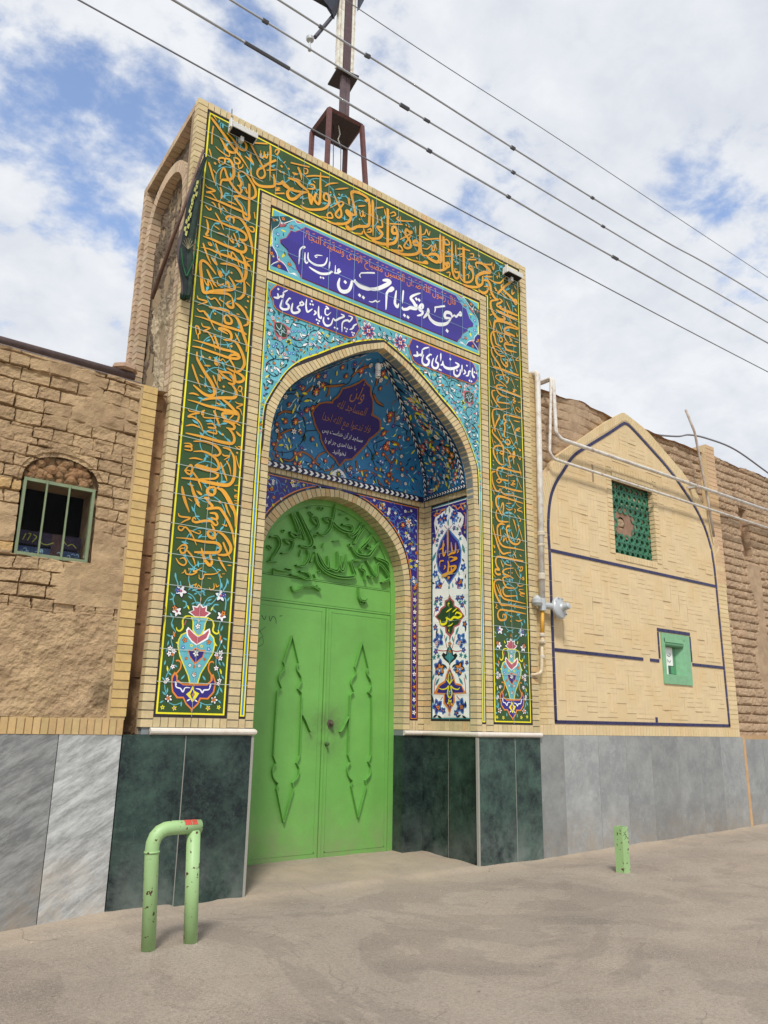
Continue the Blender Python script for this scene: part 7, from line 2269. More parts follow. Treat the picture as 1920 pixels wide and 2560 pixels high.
# roof pipes and a stone
o = MB(); o.tube([(-3, .22, 4.76), (2.45, .22, 4.80)], .042, lin((92, 76, 72)), 12); o.build('roof_pipe', M['rust'], None, True, label='thick rusty pipe lying along the top of the left mud brick wall', category='pipe')
o = MB(); o.tube([(-3, .08, 4.69), (2.47, .08, 4.685)], .018, lin((120, 112, 110)), 8); o.build('roof_pipe', M['rust'], None, True, label='thin grey pipe below the thick rusty pipe on the left wall top', category='pipe')
o = MB(); o.lathe((2.36, .26, 4.835), (0, 0, 1), [(0, .10), (.02, .13), (.06, .12), (.085, .07)], lin((168, 140, 118)), 7); o.build('stone', M['adobe'], None, label='lone mud brick lump resting on the rusty roof pipe beside the portal', category='stone')

# ------------------------------------------------------------ RIGHT ARCHED BRICK WALL
rw = thing('arched_brick_wall', 'cream herringbone brick wall panel framed by a navy tiled pointed arch, right of the portal', 'wall')
Y0 = .030
OUT = [(8.150, 1.475), (8.150, 4.50), (8.20, 4.80), (8.379, 5.097), (8.62, 5.37), (8.901, 5.579), (9.40, 5.92), (9.90, 6.25), (10.16, 6.41), (10.25, 6.435), (10.36, 6.41), (10.85, 6.27), (11.435, 5.969), (11.85, 5.74), (12.171, 5.489), (12.45, 5.18), (12.636, 4.882), (12.78, 4.5), (12.84, 4.1), (12.85, 1.475)]
BLU = [(8.305, 1.640), (8.305, 3.9), (8.298, 4.25), (8.352, 4.61), (8.46, 4.86), (8.636, 5.086), (8.93, 5.42), (9.325, 5.68), (9.80, 5.98), (10.18, 6.23), (10.273, 6.262), (10.42, 6.22), (10.809, 6.032), (11.403, 5.726), (11.882, 5.38), (12.12, 5.18), (12.316, 4.934), (12.45, 4.65), (12.507, 4.391), (12.535, 3.9), (12.548, 1.640)]
WN = (9.793, 10.858, 4.095, 5.235); NC = (10.88, 11.29, 2.376, 2.802)
body = MB()
# sheet with two openings, made as x-slices
cols = sorted(set([8.15] + [p[0] for p in OUT] + list(np.arange(8.2, 12.8, .1)) + [WN[0], WN[1], NC[0], NC[1] + .13]))
cols = [c for c in cols if 8.15 <= c <= 12.85]
ox = [p[0] for p in OUT[1:-1]]; oz = [p[1] for p in OUT[1:-1]]
top = lambda x: float(np.interp(x, ox, oz))
CRM = lin((214, 191, 150)); CRM2 = lin((211, 188, 147)); JC = lin((170, 148, 112))
for a, b in zip(cols[:-1], cols[1:]):
    if b - a < 1e-6: continue
    xm = (a + b) / 2; zs_ = [1.475]
    if NC[0] < xm < NC[1] + .13: zs_ += [NC[2], NC[3] + .05]
    if WN[0] < xm < WN[1]: zs_ += [WN[2], WN[3]]
    lo = 1.475
    for k in range(1, len(zs_), 2): body.add([(a, Y0 + .005, lo), (b, Y0 + .005, lo), (b, Y0 + .005, zs_[k]), (a, Y0 + .005, zs_[k])], [(0, 1, 2, 3)], CRM2); lo = zs_[k + 1]
    body.add([(a, Y0 + .005, lo), (b, Y0 + .005, lo), (b, Y0 + .005, top(b) - .01), (a, Y0 + .005, top(a) - .01)], [(0, 1, 2, 3)], CRM2)
    body.add([(a, Y0 + .005, top(a) - .01), (b, Y0 + .005, top(b) - .01), (b, Y0 + .5, top(b) - .01), (a, Y0 + .5, top(a) - .01)], [(0, 1, 2, 3)], CRM2)
body.build('render_bed', M['cream'], rw)
# herringbone bricks, clipped to the blue border
bl = sub_path(BLU, .12); bxs = [p[0] for p in bl if p[1] > 3.9]; 
tI = lambda x: float(np.interp(x, [p[0] for p in BLU[1:-1]], [p[1] for p in BLU[1:-1]]))
hb = MB(); bw, bh, g = .215, .064, .002
def ok(x0, x1, z0, z1):
    if x0 < 8.33 or x1 > 12.50 or z0 < 1.67: return False
    if z1 > min(tI(x0), tI(x1)) - .035: return False
    for (a, b, c, d) in (WN, NC):
        m_ = .13 if (a, b, c, d) == WN else .09
        if x1 > a - m_ and x0 < b + m_ and z1 > c - m_ and z0 < d + (.27 if m_ > .1 else m_): return False
    for zc in (3.91, 2.565):
        if z1 > zc - .03 and z0 < zc + .03: return False
    if x1 > 10.70 and x0 < 11.63 and z1 > 2.2 and z0 < 3.06: return False
    return True
rr = random.Random(3)
u = .2187                                              # basket of zig-zag blocks: 3 courses flat, 3 upright
nx_ = int((12.6 - 8.3) / u) + 2; nz_ = int((6.4 - 1.6) / (bh + g)) + 2
for i in range(nx_):
    for j in range(nz_):
        x0 = 8.31 + i * u; z0 = 1.65 + j * (bh + g)
        ph = (j + i * 2) % 8
        cc = jit(CRM, .018, .006); d = rr.uniform(-.0006, .0006)
        if ph < 4:
            a, b = x0 + (j % 2) * .0, x0 + u - g
            if ok(a, b, z0, z0 + bh + .01) and rr.random() < .8 and ph < 4: q_ = rr.uniform(.0, .09); hb.box(a + q_, b - rr.uniform(0, .05), Y0 - .0025, Y0, z0 + bh - .001, z0 + bh + rr.uniform(.002, .0045), JC)
            if ok(a, b, z0, z0 + bh) and rr.random() < .97: hb.box(a, b, Y0 - .001 + d, Y0 + .01, z0 + (.003 if rr.random() < .3 else 0), z0 + bh + (.003 if rr.random() < .55 else 0), cc)
        elif ph == 4:
            for k in range(3):
                a = x0 + k * (u / 3); b = a + u / 3 - g; z1 = z0 + 4 * (bh + g) - g
                if ok(a, b, z0, z1) and rr.random() < .06: hb.box(b - .001, b + .004, Y0 - .0025, Y0, z0 + rr.uniform(0, .08), z1, JC)
                if ok(a, b, z0, z1) and rr.random() < .97: hb.box(a, b + (.003 if rr.random() < .5 else 0), Y0 - .001 + d, Y0 + .01, z0, z1, cc)
hb.build('herringbone_brick', M['cream'], rw)
# border bricks: sides, base, crown of the arch
ob = MB(); crm = lambda: jit(lin((212, 190, 148)), .05, .02)
vstrip(ob, 8.15, 8.27, 1.60, 4.45, Y0 - .001, Y0 + .02, .075, crm); vstrip(ob, 12.59, 12.845, 1.60, 4.0, Y0 - .001, Y0 + .02, .075, crm)
hstrip(ob, 7.985, 12.845, 1.475, 1.60, Y0 - .001, Y0 + .02, .072, crm)
oP, bP = resample(OUT[1:-1], 96), resample([(x, z) for x, z in BLU[2:-1]], 96)
for i in range(95):
    mxx, mzz = 10.41, 4.3
    def inn(p, e=.045): v = np.array(p) - (mxx, mzz); return tuple(np.array(p) + v / np.linalg.norm(v) * e)
    a, b, c, d = oP[i], oP[i + 1], inn(bP[i + 1]), inn(bP[i])
    L2 = lambda p, q, t: (p[0] + (q[0] - p[0]) * t, p[1] + (q[1] - p[1]) * t)
    if b[0] - a[0] < -1: continue
    ob.prism([L2(a, b, .05), L2(d, c, .05), L2(d, c, .95), L2(a, b, .95)], Y0 - .001 + R_.uniform(-.001, .001), Y0 + .02, crm())
ob.build('border_brick', M['cream'], rw)
# navy tile lines
nl = MB(); NV = lin((40, 38, 78)); 
def tile_line(path, w, step=.20):
    A = np.array(path); d = np.r_[0, np.cumsum(np.hypot(*np.diff(A, axis=0).T))]; n = max(1, round(d[-1] / step)); ev = lambda q: np.array((np.interp(q, d, A[:, 0]), np.interp(q, d, A[:, 1])))
    for i in range(n):
        q0, q1 = d[-1] * i / n + .004, d[-1] * (i + 1) / n - .004; sub = 3; P0 = [ev(q0 + (q1 - q0) * k / sub) for k in range(sub + 1)]; cc = jit(NV, .12)
        for k in range(sub):
            a, b = P0[k], P0[k + 1]; T_ = (b - a) / (np.linalg.norm(b - a) + 1e-9); Nn = np.array((-T_[1], T_[0])) * w / 2
            nl.prism([tuple(a + Nn), tuple(a - Nn), tuple(b - Nn), tuple(b + Nn)], Y0 - .004, Y0 + .003, cc)
tile_line(smooth_path(BLU[1:], 4)[0:], .046, .22); tile_line([BLU[0], BLU[1]], .046)
for x0, x1, z_ in ((8.335, 12.50, 3.912), (8.335, 10.315, 2.565), (10.48, 10.72, 2.565), (11.61, 12.51, 2.565)): tile_line([(x0, z_), (x1, z_)], .044, .21)
tile_line([(8.28, 1.638), (12.57, 1.648)], .044, .21); tile_line([(10.715, 3.035), (11.61, 3.035)], .05, .15); tile_line([(10.735, 2.60), (10.735, 3.0)], .035, .2); tile_line([(11.60, 2.60), (11.60, 3.0)], .035, .2)
nl.box(10.52, 10.57, Y0 - .004, Y0 + .003, 1.668, 1.74, NV)
nl.build('navy_tile_line', M['tile'], rw)
slot = MB(); slot.box(9.325, 9.365, Y0 - .0035, Y0 + .004, 5.10, 5.37, lin((92, 74, 52))); slot.build('weep_slot', M['core'], rw)
# big lattice window
fw = MB()
for x0, x1 in ((WN[0] - .12, WN[0] - .004), (WN[1] + .004, WN[1] + .12)): vstrip(fw, x0, x1, WN[2] - .02, WN[3] + .25, Y0 - .006, Y0 + .10, .072, crm)
hstrip(fw, WN[0] - .0, WN[1] + .0, WN[2] - .10, WN[2] - .012, Y0 - .006, Y0 + .06, .07, crm); hstrip(fw, WN[0], WN[1], WN[3] + .14, WN[3] + .25, Y0 - .003, Y0 + .05, .072, crm)
for k in range(14): a = WN[0] + (WN[1] - WN[0]) * k / 14; fw.lathe((a + .002, Y0 + .035, WN[3] + .075), (1, 0, 0), [(0, .062), (.069, .062)], crm(), 14)
lwin = fw.build('window', M['cream'], rw)
lat = MB(); GRN = lin((58, 116, 88)); pit = .1335; hr = .047; yl = Y0 + .085
def hexhole(cx_, cz_, R1, r1):
    n = 12; O_ = []; I_ = []
    for k in range(n):
        a = 2 * math.pi * k / n + math.pi / 6; s6 = math.cos(math.pi / 6) / math.cos(((a) % (math.pi / 3)) - math.pi / 6); O_.append((cx_ + R1 * s6 * math.cos(a), cz_ + R1 * s6 * math.sin(a)))
        I_.append((cx_ + r1 * s6 * .98 * math.cos(a), cz_ + r1 * s6 * .98 * math.sin(a)))
    cl_ = lambda p: (min(max(p[0], WN[0]), WN[1]), min(max(p[1], WN[2]), WN[3])); O_ = [cl_(p) for p in O_]
    vs = [(x, yl, z) for x, z in O_] + [(x, yl + .004, z) for x, z in I_] + [(x, yl + .06, z) for x, z in I_]
    fs = [(i, (i + 1) % n, n + (i + 1) % n, n + i) for i in range(n)] + [(n + i, n + (i + 1) % n, 2 * n + (i + 1) % n, 2 * n + i) for i in range(n)]; lat.add(vs, fs, jit(GRN, .1))
r_i = 0; z_ = WN[2] + .05
while z_ < WN[3] + .02:
    x = WN[0] + .03 + (r_i % 2) * pit / 2
    while x < WN[1] + .02:
        if not (9.99 < x < 10.42 and 4.44 < z_ < 4.80): hexhole(x, min(z_, WN[3] - .03), pit / 2 / math.cos(math.pi / 6) * 1.0, hr)
        x += pit
    z_ += pit * .866; r_i += 1
lat.build('lattice', M['door_strip'], lwin)
mud = MB(); pts = [(9.98 + .44 * .5 + (.26 + .04 * R_.random()) * math.cos(a) * 1.0, 4.62 + (.22 + .04 * R_.random()) * math.sin(a)) for a in np.arange(18) * 2 * math.pi / 18]
inn_ = [(10.17 + .09 * math.cos(a) - .05, 4.62 + .10 * math.sin(a)) for a in np.arange(18) * 2 * math.pi / 18]
n = 18; mud.add([(x, yl + .01, z) for x, z in pts] + [(x, yl + .02, z) for x, z in inn_], [(i, (i + 1) % n, n + (i + 1) % n, n + i) for i in range(n)], lin((146, 118, 98))); mud.build('broken_patch', M['adobe_red'], lwin)
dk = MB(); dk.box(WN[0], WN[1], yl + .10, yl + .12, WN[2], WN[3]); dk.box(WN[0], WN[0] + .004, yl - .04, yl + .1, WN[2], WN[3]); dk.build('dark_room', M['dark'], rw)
# small alms niche
ns = MB(); NG = lin((122, 172, 130))
q0 = (10.80, 11.56, 2.235, 2.995)
for x0, x1, z0, z1 in ((q0[0], NC[0], q0[2], q0[3]), (NC[1] + .14, q0[1], q0[2], q0[3]), (NC[0], NC[1] + .14, q0[2], NC[2]), (NC[0], NC[1] + .14, NC[3] + .12, q0[3])): ns.box(x0, x1, Y0 - .014, Y0 + .02, z0, z1, jit(NG, .05))
ns.add([(NC[1] + .14, Y0 - .013, NC[2]), (NC[1], Y0 + .09, NC[2]), (NC[1], Y0 + .09, NC[3] + .12), (NC[1] + .14, Y0 - .013, NC[3] + .12)], [(0, 1, 2, 3)], jit(NG, .05))
ns.box(NC[0] - .02, NC[1] + .1, Y0 - .014, Y0 + .02, NC[3] + .06, NC[3] + .12, jit(NG, .05)); ns.lathe((NC[0], Y0 + .02, NC[3] + .03), (1, 0, 0), [(0, .035), (.5, .035)], jit(lin((92, 140, 100)), .05), 12)
ns.box(NC[0] - .01, NC[1] + .15, Y0 + .088, Y0 + .10, NC[2], NC[3] + .1, lin((84, 140, 96))); ns.box(NC[0] - .01, NC[0], Y0, Y0 + .09, NC[2], NC[3] + .1, NG); ns.box(NC[0], NC[1] + .14, Y0, Y0 + .09, NC[2] - .02, NC[2] + .001, NG)
alms = ns.build('alms_niche', M['door_strip'], rw)
P = Paint(lambda u, v, o: (u, Y0 + .078 - o, v), 3)
P.rect(10.885, 2.385, 11.20, 2.80, lin((222, 224, 216)), flat=0); P.rect(11.06, 2.39, 11.22, 2.52, lin((30, 84, 52)), .5); P.rect(11.13, 2.40, 11.22, 2.51, lin((70, 140, 92)), .9)
for pts in ([(11.12, 2.71), (11.14, 2.68), (11.1, 2.66), (11.05, 2.68)], [(11.0, 2.70), (10.97, 2.69)], [(10.95, 2.72), (10.93, 2.70), (10.92, 2.73)], [(11.14, 2.60), (11.1, 2.57), (11.07, 2.60)], [(11.05, 2.62), (11.04, 2.57)], [(11.01, 2.58), (10.97, 2.60), (10.95, 2.57)], [(10.92, 2.63), (10.93, 2.57)]): P.stroke(pts, .008, 'K', 1.5, 'c', pen=False)
P.build('paper_notice', M['tile'], alms)
# plinth
slab_row('plinth_slab', [7.965, 8.43, 9.14, 9.75, 10.35, 11.0, 11.62, 12.2, 12.90], -.2, 1.472, Y0 - .01, Y0 + .04, M['marble_grey'], rw, 6, (.42, .66))
o = MB(); o.box(7.968, 8.148, Y0 + .004, .2, 1.47, 6.45, CRM2); o.build('pilaster_core', M['cream'], rw)
o = MB(); vstrip(o, 7.972, 8.147, 1.60, 6.46, Y0 - .002, .18, .0741, lambda: jit(lin((204, 180, 132)), .07, .02)); o.build('pilaster_brick', M['brick'], rw)

# ------------------------------------------------------------ RIGHT MUD-BRICK WALL
mw = thing('mud_brick_wall', 'tall brown mud brick wall rising behind and beyond the cream arched panel', 'wall')
def right_height(X, Z):
    n = fbm(X * 3, Z * 3, 4, 44); zw = Z + .03 * (vnoise(X * 2, Z * 1.5, 5) - .5)
    rh_ = .142; row = np.floor(zw / rh_); fz = zw / rh_ - row; bw_ = .26 + .1 * _hash(row.astype(np.int64), 0 * row.astype(np.int64), 8)
    xo = X + _hash(row.astype(np.int64) + 3, 0 * row.astype(np.int64), 9) + .02 * vnoise(X * 8, Z * 8, 2); col = np.floor(xo / bw_); fx = xo / bw_ - col
    key = _hash(row.astype(np.int64) + 10, col.astype(np.int64), 31)
    jz = np.clip(1 - fz * rh_ / (.016 + .018 * vnoise(X * 7, Z * 7, 3)), 0, 1); jx = np.clip(1 - np.minimum(fx, 1 - fx) * bw_ / .013, 0, 1) * 1.0
    j = np.maximum(jz * (.35 + .9 * n), jx); h = -.05 * j + .010 * np.sin(np.clip(fz, 0, 1) * math.pi) + .02 * (key - .5) + .03 * (n - .5) + .03 * (fbm(X * 20, Z * 26, 4, 7) - .5)
    sl_ = (np.abs(X - (13.86 + .25 * (5.0 - Z) * .2)) < .14) & (Z > 4.62) & (Z < 5.52); h = np.where(sl_, h - .16, h)
    bare = (X > 13.9 + .12 * np.sin(Z * 4)) & (X < 14.25) & (Z < 4.5) ; h = np.where(bare, .01 + .02 * n, h)
    smear = np.clip((9.9 - X) * 1.2, 0, 1) * np.clip((Z - 5.1) * 2, 0, 1) * np.clip((X - 8.6) * 2, 0, 1); h = h * (1 - smear) + smear * (.05 + .03 * n)
    return h, j, key, n
def rcol(x, z, j, key, show):
    c = lin((174, 150, 122)) if key < .6 else lin((162, 138, 112)); k = 1 + .16 * (key - .5); return (c[0] * k, c[1] * k, c[2] * k, 1)
rtop = lambda X: 6.30 + .05 * fbm(X * 4, X * 0, 3, 2) + .05 * np.exp(-((X - 9.35) / .3) ** 2) + .04 * (_hash(np.floor(X * 3.7).astype(np.int64), 0 * np.floor(X).astype(np.int64), 4))
hfield('mud_brick_face', np.arange(8.14, 12.66, .022), np.arange(4.2, 6.62, .018), right_height, .16, M['adobe_red'], mw, rcol, None, 0, rtop)
hfield('mud_brick_face', np.arange(12.80, 16.0, .022), np.arange(1.45, 6.62, .018), right_height, .12, M['adobe_red'], mw, rcol, None, 0, rtop)
hfield('mud_brick_face', np.arange(16.0, 40.0, .10), np.arange(1.45, 6.62, .06), right_height, .12, M['adobe_red'], mw, rcol, None, 0, rtop)
o = MB(); xs = np.arange(8.14, 40, .15)
for a, b in zip(xs[:-1], xs[1:]): o.add([(a, .10, float(rtop(np.array(a))) - .01), (b, .10, float(rtop(np.array(b))) - .01), (b, .65, 6.2), (a, .65, 6.2)], [(0, 1, 2, 3)], lin((150, 118, 92)))
o.box(8.14, 40, .22, .6, .0, 6.2, lin((140, 110, 86))); o.build('wall_core', M['adobe_red'], mw)
o = MB(); o.box(12.60, 12.875, Y0 + .004, .30, 3.9, 6.46, CRM2)
vstrip(o, 12.602, 12.872, 3.98, 6.47, Y0 - .002, .3, .075, lambda: jit(lin((200, 168, 134)), .05, .02)); o.build('brick_pilaster', M['cream'], mw)
slab_row('plinth_slab', [12.98, 13.6, 14.3, 15.0, 16, 17, 18], -.2, 1.44, .055, .10, M['marble_grey'], mw, 16, (.48, .54))
o = MB(); o.box(12.90, 12.975, .02, .10, .0, 1.46, lin((196, 160, 120))); o.box(12.86, 16, .06, .12, 1.44, 1.50, lin((180, 148, 112))); o.build('plinth_edge', M['adobe'], mw)

# ------------------------------------------------------------ pipes
WP = lin((218, 214, 204))
def pipe_thing(label, pts, r, col=WP, extra=None, seg=12, cat='pipe', group=None, m='pipe'):
    t = thing('wall_pipe', label, cat, group=group); o = MB(); o.tube(pts, r, col, seg); o.build('tube', M[m], t, True)
    return t
def bend(pts, r=.06):
    out = [pts[0]]
    for i in range(1, len(pts) - 1):
        a, b, c = map(np.array, (pts[i - 1], pts[i], pts[i + 1])); u_ = (a - b) / np.linalg.norm(a - b); v_ = (c - b) / np.linalg.norm(c - b); rr_ = min(r, np.linalg.norm(a - b) / 2, np.linalg.norm(c - b) / 2)
        for t in np.linspace(0, 1, 6): out.append(tuple((1 - t) ** 2 * (b + u_ * rr_) + 2 * t * (1 - t) * b + t * t * (b + v_ * rr_)))
    return out + [pts[-1]]
yp = -.055
gp = pipe_thing('white gas pipe running down beside the portal to a grey regulator', bend([(7.80, .35, 6.46), (8.085, .20, 6.47), (8.085, yp, 6.46), (8.07, yp, 5.4), (8.02, yp, 3.16)], .07), .040)
o = MB(); o.tube([(8.018, yp, 3.06), (8.0, yp, 2.72)], .024, lin((214, 158, 36))); o.build('yellow_section', M['pipe'], gp, True)
o = MB(); o.tube(bend([(8.0, yp, 2.72), (7.975, yp, 2.42), (7.958, yp, 2.24), (7.86, -.03, 2.21), (7.84, .03, 2.21)], .05), .022, lin((206, 190, 158))); o.build('lower_section', M['pipe'], gp, True)
o = MB()
for z_, r, h in ((4.05, .052, .06), (3.45, .05, .09), (2.70, .036, .05), (2.60, .045, .06), (2.42, .032, .05), (3.90, .048, .04)):
    o = MB(); o.lathe((8.02 - (3.2 - z_) * .045 * (z_ < 3.2) + (z_ > 3.2) * (z_ - 3.2) * .028, yp, z_), (0, 0, 1), [(0, r * .85), (.01, r), (h - .01, r), (h, r * .85)], lin((196, 186, 166)), 14); o.build('coupling', M['pipe'], gp)
o = MB()
o.lathe((7.975, yp, 2.63), (0, -1, 0), [(-.03, .03), (.03, .035), (.06, .02)], lin((190, 176, 150)), 12)
o.build('valve', M['pipe'], gp)
o = MB()
o.lathe((8.30, -.10, 3.10), (.15, -1, .12), [(-.045, .05), (-.03, .135), (-.012, .150), (.012, .150), (.03, .135), (.055, .06), (.075, .045), (.15, .04), (.16, .03)], (1, 1, 1, 1), 26)
for k in range(10): a = k * .628; o.lathe((8.30 + .132 * math.cos(a) * .98, -.10 - .02, 3.10 + .132 * math.sin(a)), (.15, -1, .12), [(0, .012), (.02, .012), (.025, .006)], (1, 1, 1, 1), 6)
o.tube([(8.02, yp, 3.12), (8.16, -.08, 3.11), (8.28, -.09, 3.10)], .045, seg=12); o.tube([(8.02, yp, 3.04), (8.02, yp, 3.20)], .05, seg=12); o.tube([(8.02, yp, 3.13), (7.90, -.06, 3.13)], .04)
o.lathe((7.90, -.07, 3.13), (0, 0, 1), [(-.04, .04), (.0, .068), (.05, .068), (.07, .045), (.10, .02)], (1, 1, 1, 1), 18)
o.build('gas_regulator', M['metal'], gp)
wp2 = pipe_thing('lower thin white pipe crossing the cream wall in front of the lattice window', bend([(7.80, .30, 6.36), (8.34, .10, 6.44), (8.345, -.085, 6.44), (8.25, -.085, 5.28), (8.33, -.085, 5.20), (16.5, -.085, 5.20)], .05), .021, group='white pipes across the cream wall')
wp3 = pipe_thing('upper white pipe crossing the cream wall above the lattice window', bend([(7.80, .34, 6.28), (8.35, .12, 6.42), (8.37, -.10, 6.43), (8.385, -.10, 5.60), (8.49, -.10, 5.53), (16.5, -.10, 5.545)], .05), .028, group='white pipes across the cream wall')
o = MB()
for x in (11.95, ): o.box(x - .02, x + .02, -.13, .12, 5.50, 5.56, lin((170, 150, 130))); o.tube([(x - .25, -.08, 5.46), (x, -.1, 5.52)], .015, WP)
o.build('pipe_bracket', M['pipe'], wp3)
o = MB(); o.box(13.75, 13.85, -.1, .1, 5.19, 5.21, lin((170, 150, 130))); o.build('pipe_bracket', M['pipe'], wp2)
o = MB(); o.tube([(11.80, -.12, 6.86), (12.06, -.10, 6.52), (12.38, -.05, 5.35), (12.50, -.03, 4.75)], .022, lin((186, 176, 164)), 8); o.build('leaning_rod', M['pipe'], None, True, label='thin pale rod leaning against the brick pilaster right of the cream arch', category='rod')

# ------------------------------------------------------------ cables
def cable(label, pts, r, col, yy=-1.2, joints=()):
    t = thing('overhead_cable', label, 'cable', group='overhead cables strung above the street')
    a, b = pts[0], pts[-1]; P3 = [(a[0] - 9, yy, a[1] + (a[1] - pts[1][1]) * 1.0 + .05)] + [(x, yy, z) for x, z in pts] + [(b[0] + 14, yy, b[1] + .35)]
    path = [(x, yy, z) for x, z in smooth_path([(p[0], p[2]) for p in P3], 8)]
    o = MB(); o.tube(path, r, col, 6); o.build('conductor', M['cable'], t, True)
    if joints:
        xs_ = [p[0] for p in path]; zs_ = [p[2] for p in path]
        for x, l, rr_ in joints:
            j = MB(); q = [(x + k * l / 3, yy, float(np.interp(x + k * l / 3, xs_, zs_))) for k in range(4)]; j.tube(q, rr_, lin((84, 86, 92)), 6); j.build('splice_sleeve', M['cable'], t)
CG = lin((168, 172, 176)); CD = lin((122, 124, 130))
cable('lowest thin cable passing in front of the tower legs', [(1.171, 7.319), (4.39, 7.300), (7.57, 7.331), (12.61, 7.421)], .008, CD)
cable('thick grey sleeved cable second from the bottom', [(1.954, 7.863), (2.702, 7.859), (4.377, 7.857), (6.371, 7.868), (9.0, 7.905)], .013, CG, joints=((2.68, .5, .020), (5.0, .06, .024), (6.3, .05, .024), (8.4, .12, .024)))
cable('thick grey sleeved cable third from the bottom with loose sleeve ends', [(2.501, 8.244), (4.369, 8.243), (5.925, 8.262), (9.883, 8.321), (12.825, 8.414)], .011, CG, joints=((2.85, .06, .024), (4.6, .12, .024), (4.95, .08, .02), (6.4, .05, .023), (8.2, .06, .02)))
cable('thick grey sleeved cable fourth from the bottom crossing the tower mast', [(3.007, 8.60), (4.36, 8.623), (6.397, 8.632), (8.009, 8.655), (9.754, 8.718), (12.925, 8.88)], .012, CG, joints=((3.5, .05, .022), (4.1, .06, .026), (6.4, .06, .026), (8.0, .05, .022)))
cable('topmost and thinnest cable, running out to the right of the tower', [(3.944, 9.160), (7.493, 9.262), (13.033, 9.377)], .0055, CD)
o = MB(); o.tube(smooth_path([(10.9, .35, 6.42), (11.297, .35, 6.435), (12.2, .33, 6.60), (12.576, .30, 6.713), (13.2, .30, 6.79), (14.156, .30, 6.80), (15.383, .30, 6.59), (17, .3, 6.3)], 6), .017, CD, 6); o.build('loose_wire', M['cable'], None, True, label='black wire sagging over the top of the right mud brick wall', category='wire')

# ------------------------------------------------------------ tower stand and mast on the portal roof
tw = thing('lamp_mast', 'rusty four legged stand with a boxed mast on the portal roof', 'mast')
RC = lin((104, 66, 62)); c4 = [(4.657, .35), (5.166, .33), (5.255, .835), (4.714, .85)]
ZP = 9.30; bot = [(4.60, .28), (5.24, .26), (5.24, .84), (4.62, .86)]
for (x, y), (bx_, by_) in zip(c4, [(4.64, .33), (5.33, .36), (5.25, .83), (4.70, .84)]):
    o = MB(); a = Vector((x, y, ZP)); b = Vector((bx_, by_, 7.9)); w = .026
    o.add([b + Vector(d) for d in ((-w, -w, 0), (w, -w, 0), (w, w, 0), (-w, w, 0))] + [a + Vector(d) for d in ((-w, -w, 0), (w, -w, 0), (w, w, 0), (-w, w, 0))], [(0, 1, 5, 4), (1, 2, 6, 5), (2, 3, 7, 6), (3, 0, 4, 7)], RC); o.build('leg', M['rust'], tw)
o = MB()
o.add([(x, y, ZP - .03) for x, y in c4] + [(x, y, ZP + .04) for x, y in c4], [(3, 2, 1, 0), (4, 5, 6, 7), (0, 1, 5, 4), (1, 2, 6, 5), (2, 3, 7, 6), (3, 0, 4, 7)], lin((52, 42, 46))); o.build('platform', M['rust'], tw)
o = MB(); 
for i in range(4):
    a, b = c4[i], c4[(i + 1) % 4]; o.tube([(a[0], a[1], ZP + .005), (b[0], b[1], ZP + .005)], .032, RC, 4)
o.build('platform_rim', M['rust'], tw)
o = MB()
for (xa, ya), (xb, yb) in (((5.0, .6), (5.07, .65)), ((5.075, .6), (5.14, .65))): o.box(xa, xb, ya, yb, 9.34, 10.25, lin((96, 80, 82)))
o.build('mast_foot', M['rust'], tw)
o = MB(); p4 = [(4.895, .565), (5.215, .50), (5.285, .83), (4.955, .89)]
o.add([(x, y, 10.25) for x, y in p4] + [(x, y, 10.275) for x, y in p4], [(3, 2, 1, 0), (4, 5, 6, 7), (0, 1, 5, 4), (1, 2, 6, 5), (2, 3, 7, 6), (3, 0, 4, 7)], lin((50, 42, 46))); o.build('base_plate', M['rust'], tw)
o = MB(); o.box(4.985, 5.105, .56, .68, 10.28, 14.0, lin((86, 66, 68))); o.build('mast', M['rust'], tw)
for x0, x1, y0, y1 in ((4.885, 4.975, .56, .62), (5.112, 5.17, .56, .66)):
    o = MB(); o.box(x0, x1, y0, y1, 10.28, 14.0, lin((226, 224, 208))); o.box(x0 + .03, x0 + .04, y0 - .006, y0, 10.28, 14.0, lin((196, 192, 176))); o.build('light_tube_case', M['pipe'], tw)
o = MB(); o.tube([(4.86, .58, 11.45), (4.82, .58, 11.14), (4.69, .56, 10.88), (4.50, .54, 10.50)], .030, lin((66, 66, 76)), 6); o.build('arm', M['rust'], tw)
o = MB(); o.lathe((4.425, .54, 10.42), (0, 0, 1), [(-.19, .022), (-.15, .026), (-.145, .012), (-.03, .014), (-.02, .05), (.02, .055), (.04, .02)], lin((180, 180, 180)), 14); o.build('lamp_holder', M['metal'], tw)
o = MB()
o.add([(4.40, .50, 11.03), (4.55, .45, 11.09), (4.72, .5, 11.07), (4.80, .55, 11.0), (4.86, .50, 11.6), (4.45, .45, 11.5), (4.44, .8, 11.4), (4.85, .85, 11.5)], [(0, 1, 5), (1, 2, 4, 5), (2, 3, 4), (0, 5, 6), (3, 7, 4), (5, 4, 7, 6)], lin((58, 62, 74)))
o.build('metal_sheet', M['rust'], tw); o = MB()
o.add([(5.19, .50, 11.42), (5.40, .50, 12.0), (5.19, .5, 12.0), (5.19, .56, 11.42), (5.40, .56, 12.0), (5.19, .56, 12.0)], [(0, 1, 2), (3, 5, 4), (0, 3, 4, 1), (0, 2, 5, 3)], lin((58, 62, 74))); o.build('metal_sheet', M['rust'], tw)
o = MB(); 
for x in (4.86, 4.98): o.tube([(x, .55, 9.27), (x + .01, .54, 8.8), (x + .02, .53, 8.0)], .006, lin((40, 44, 60)), 5)
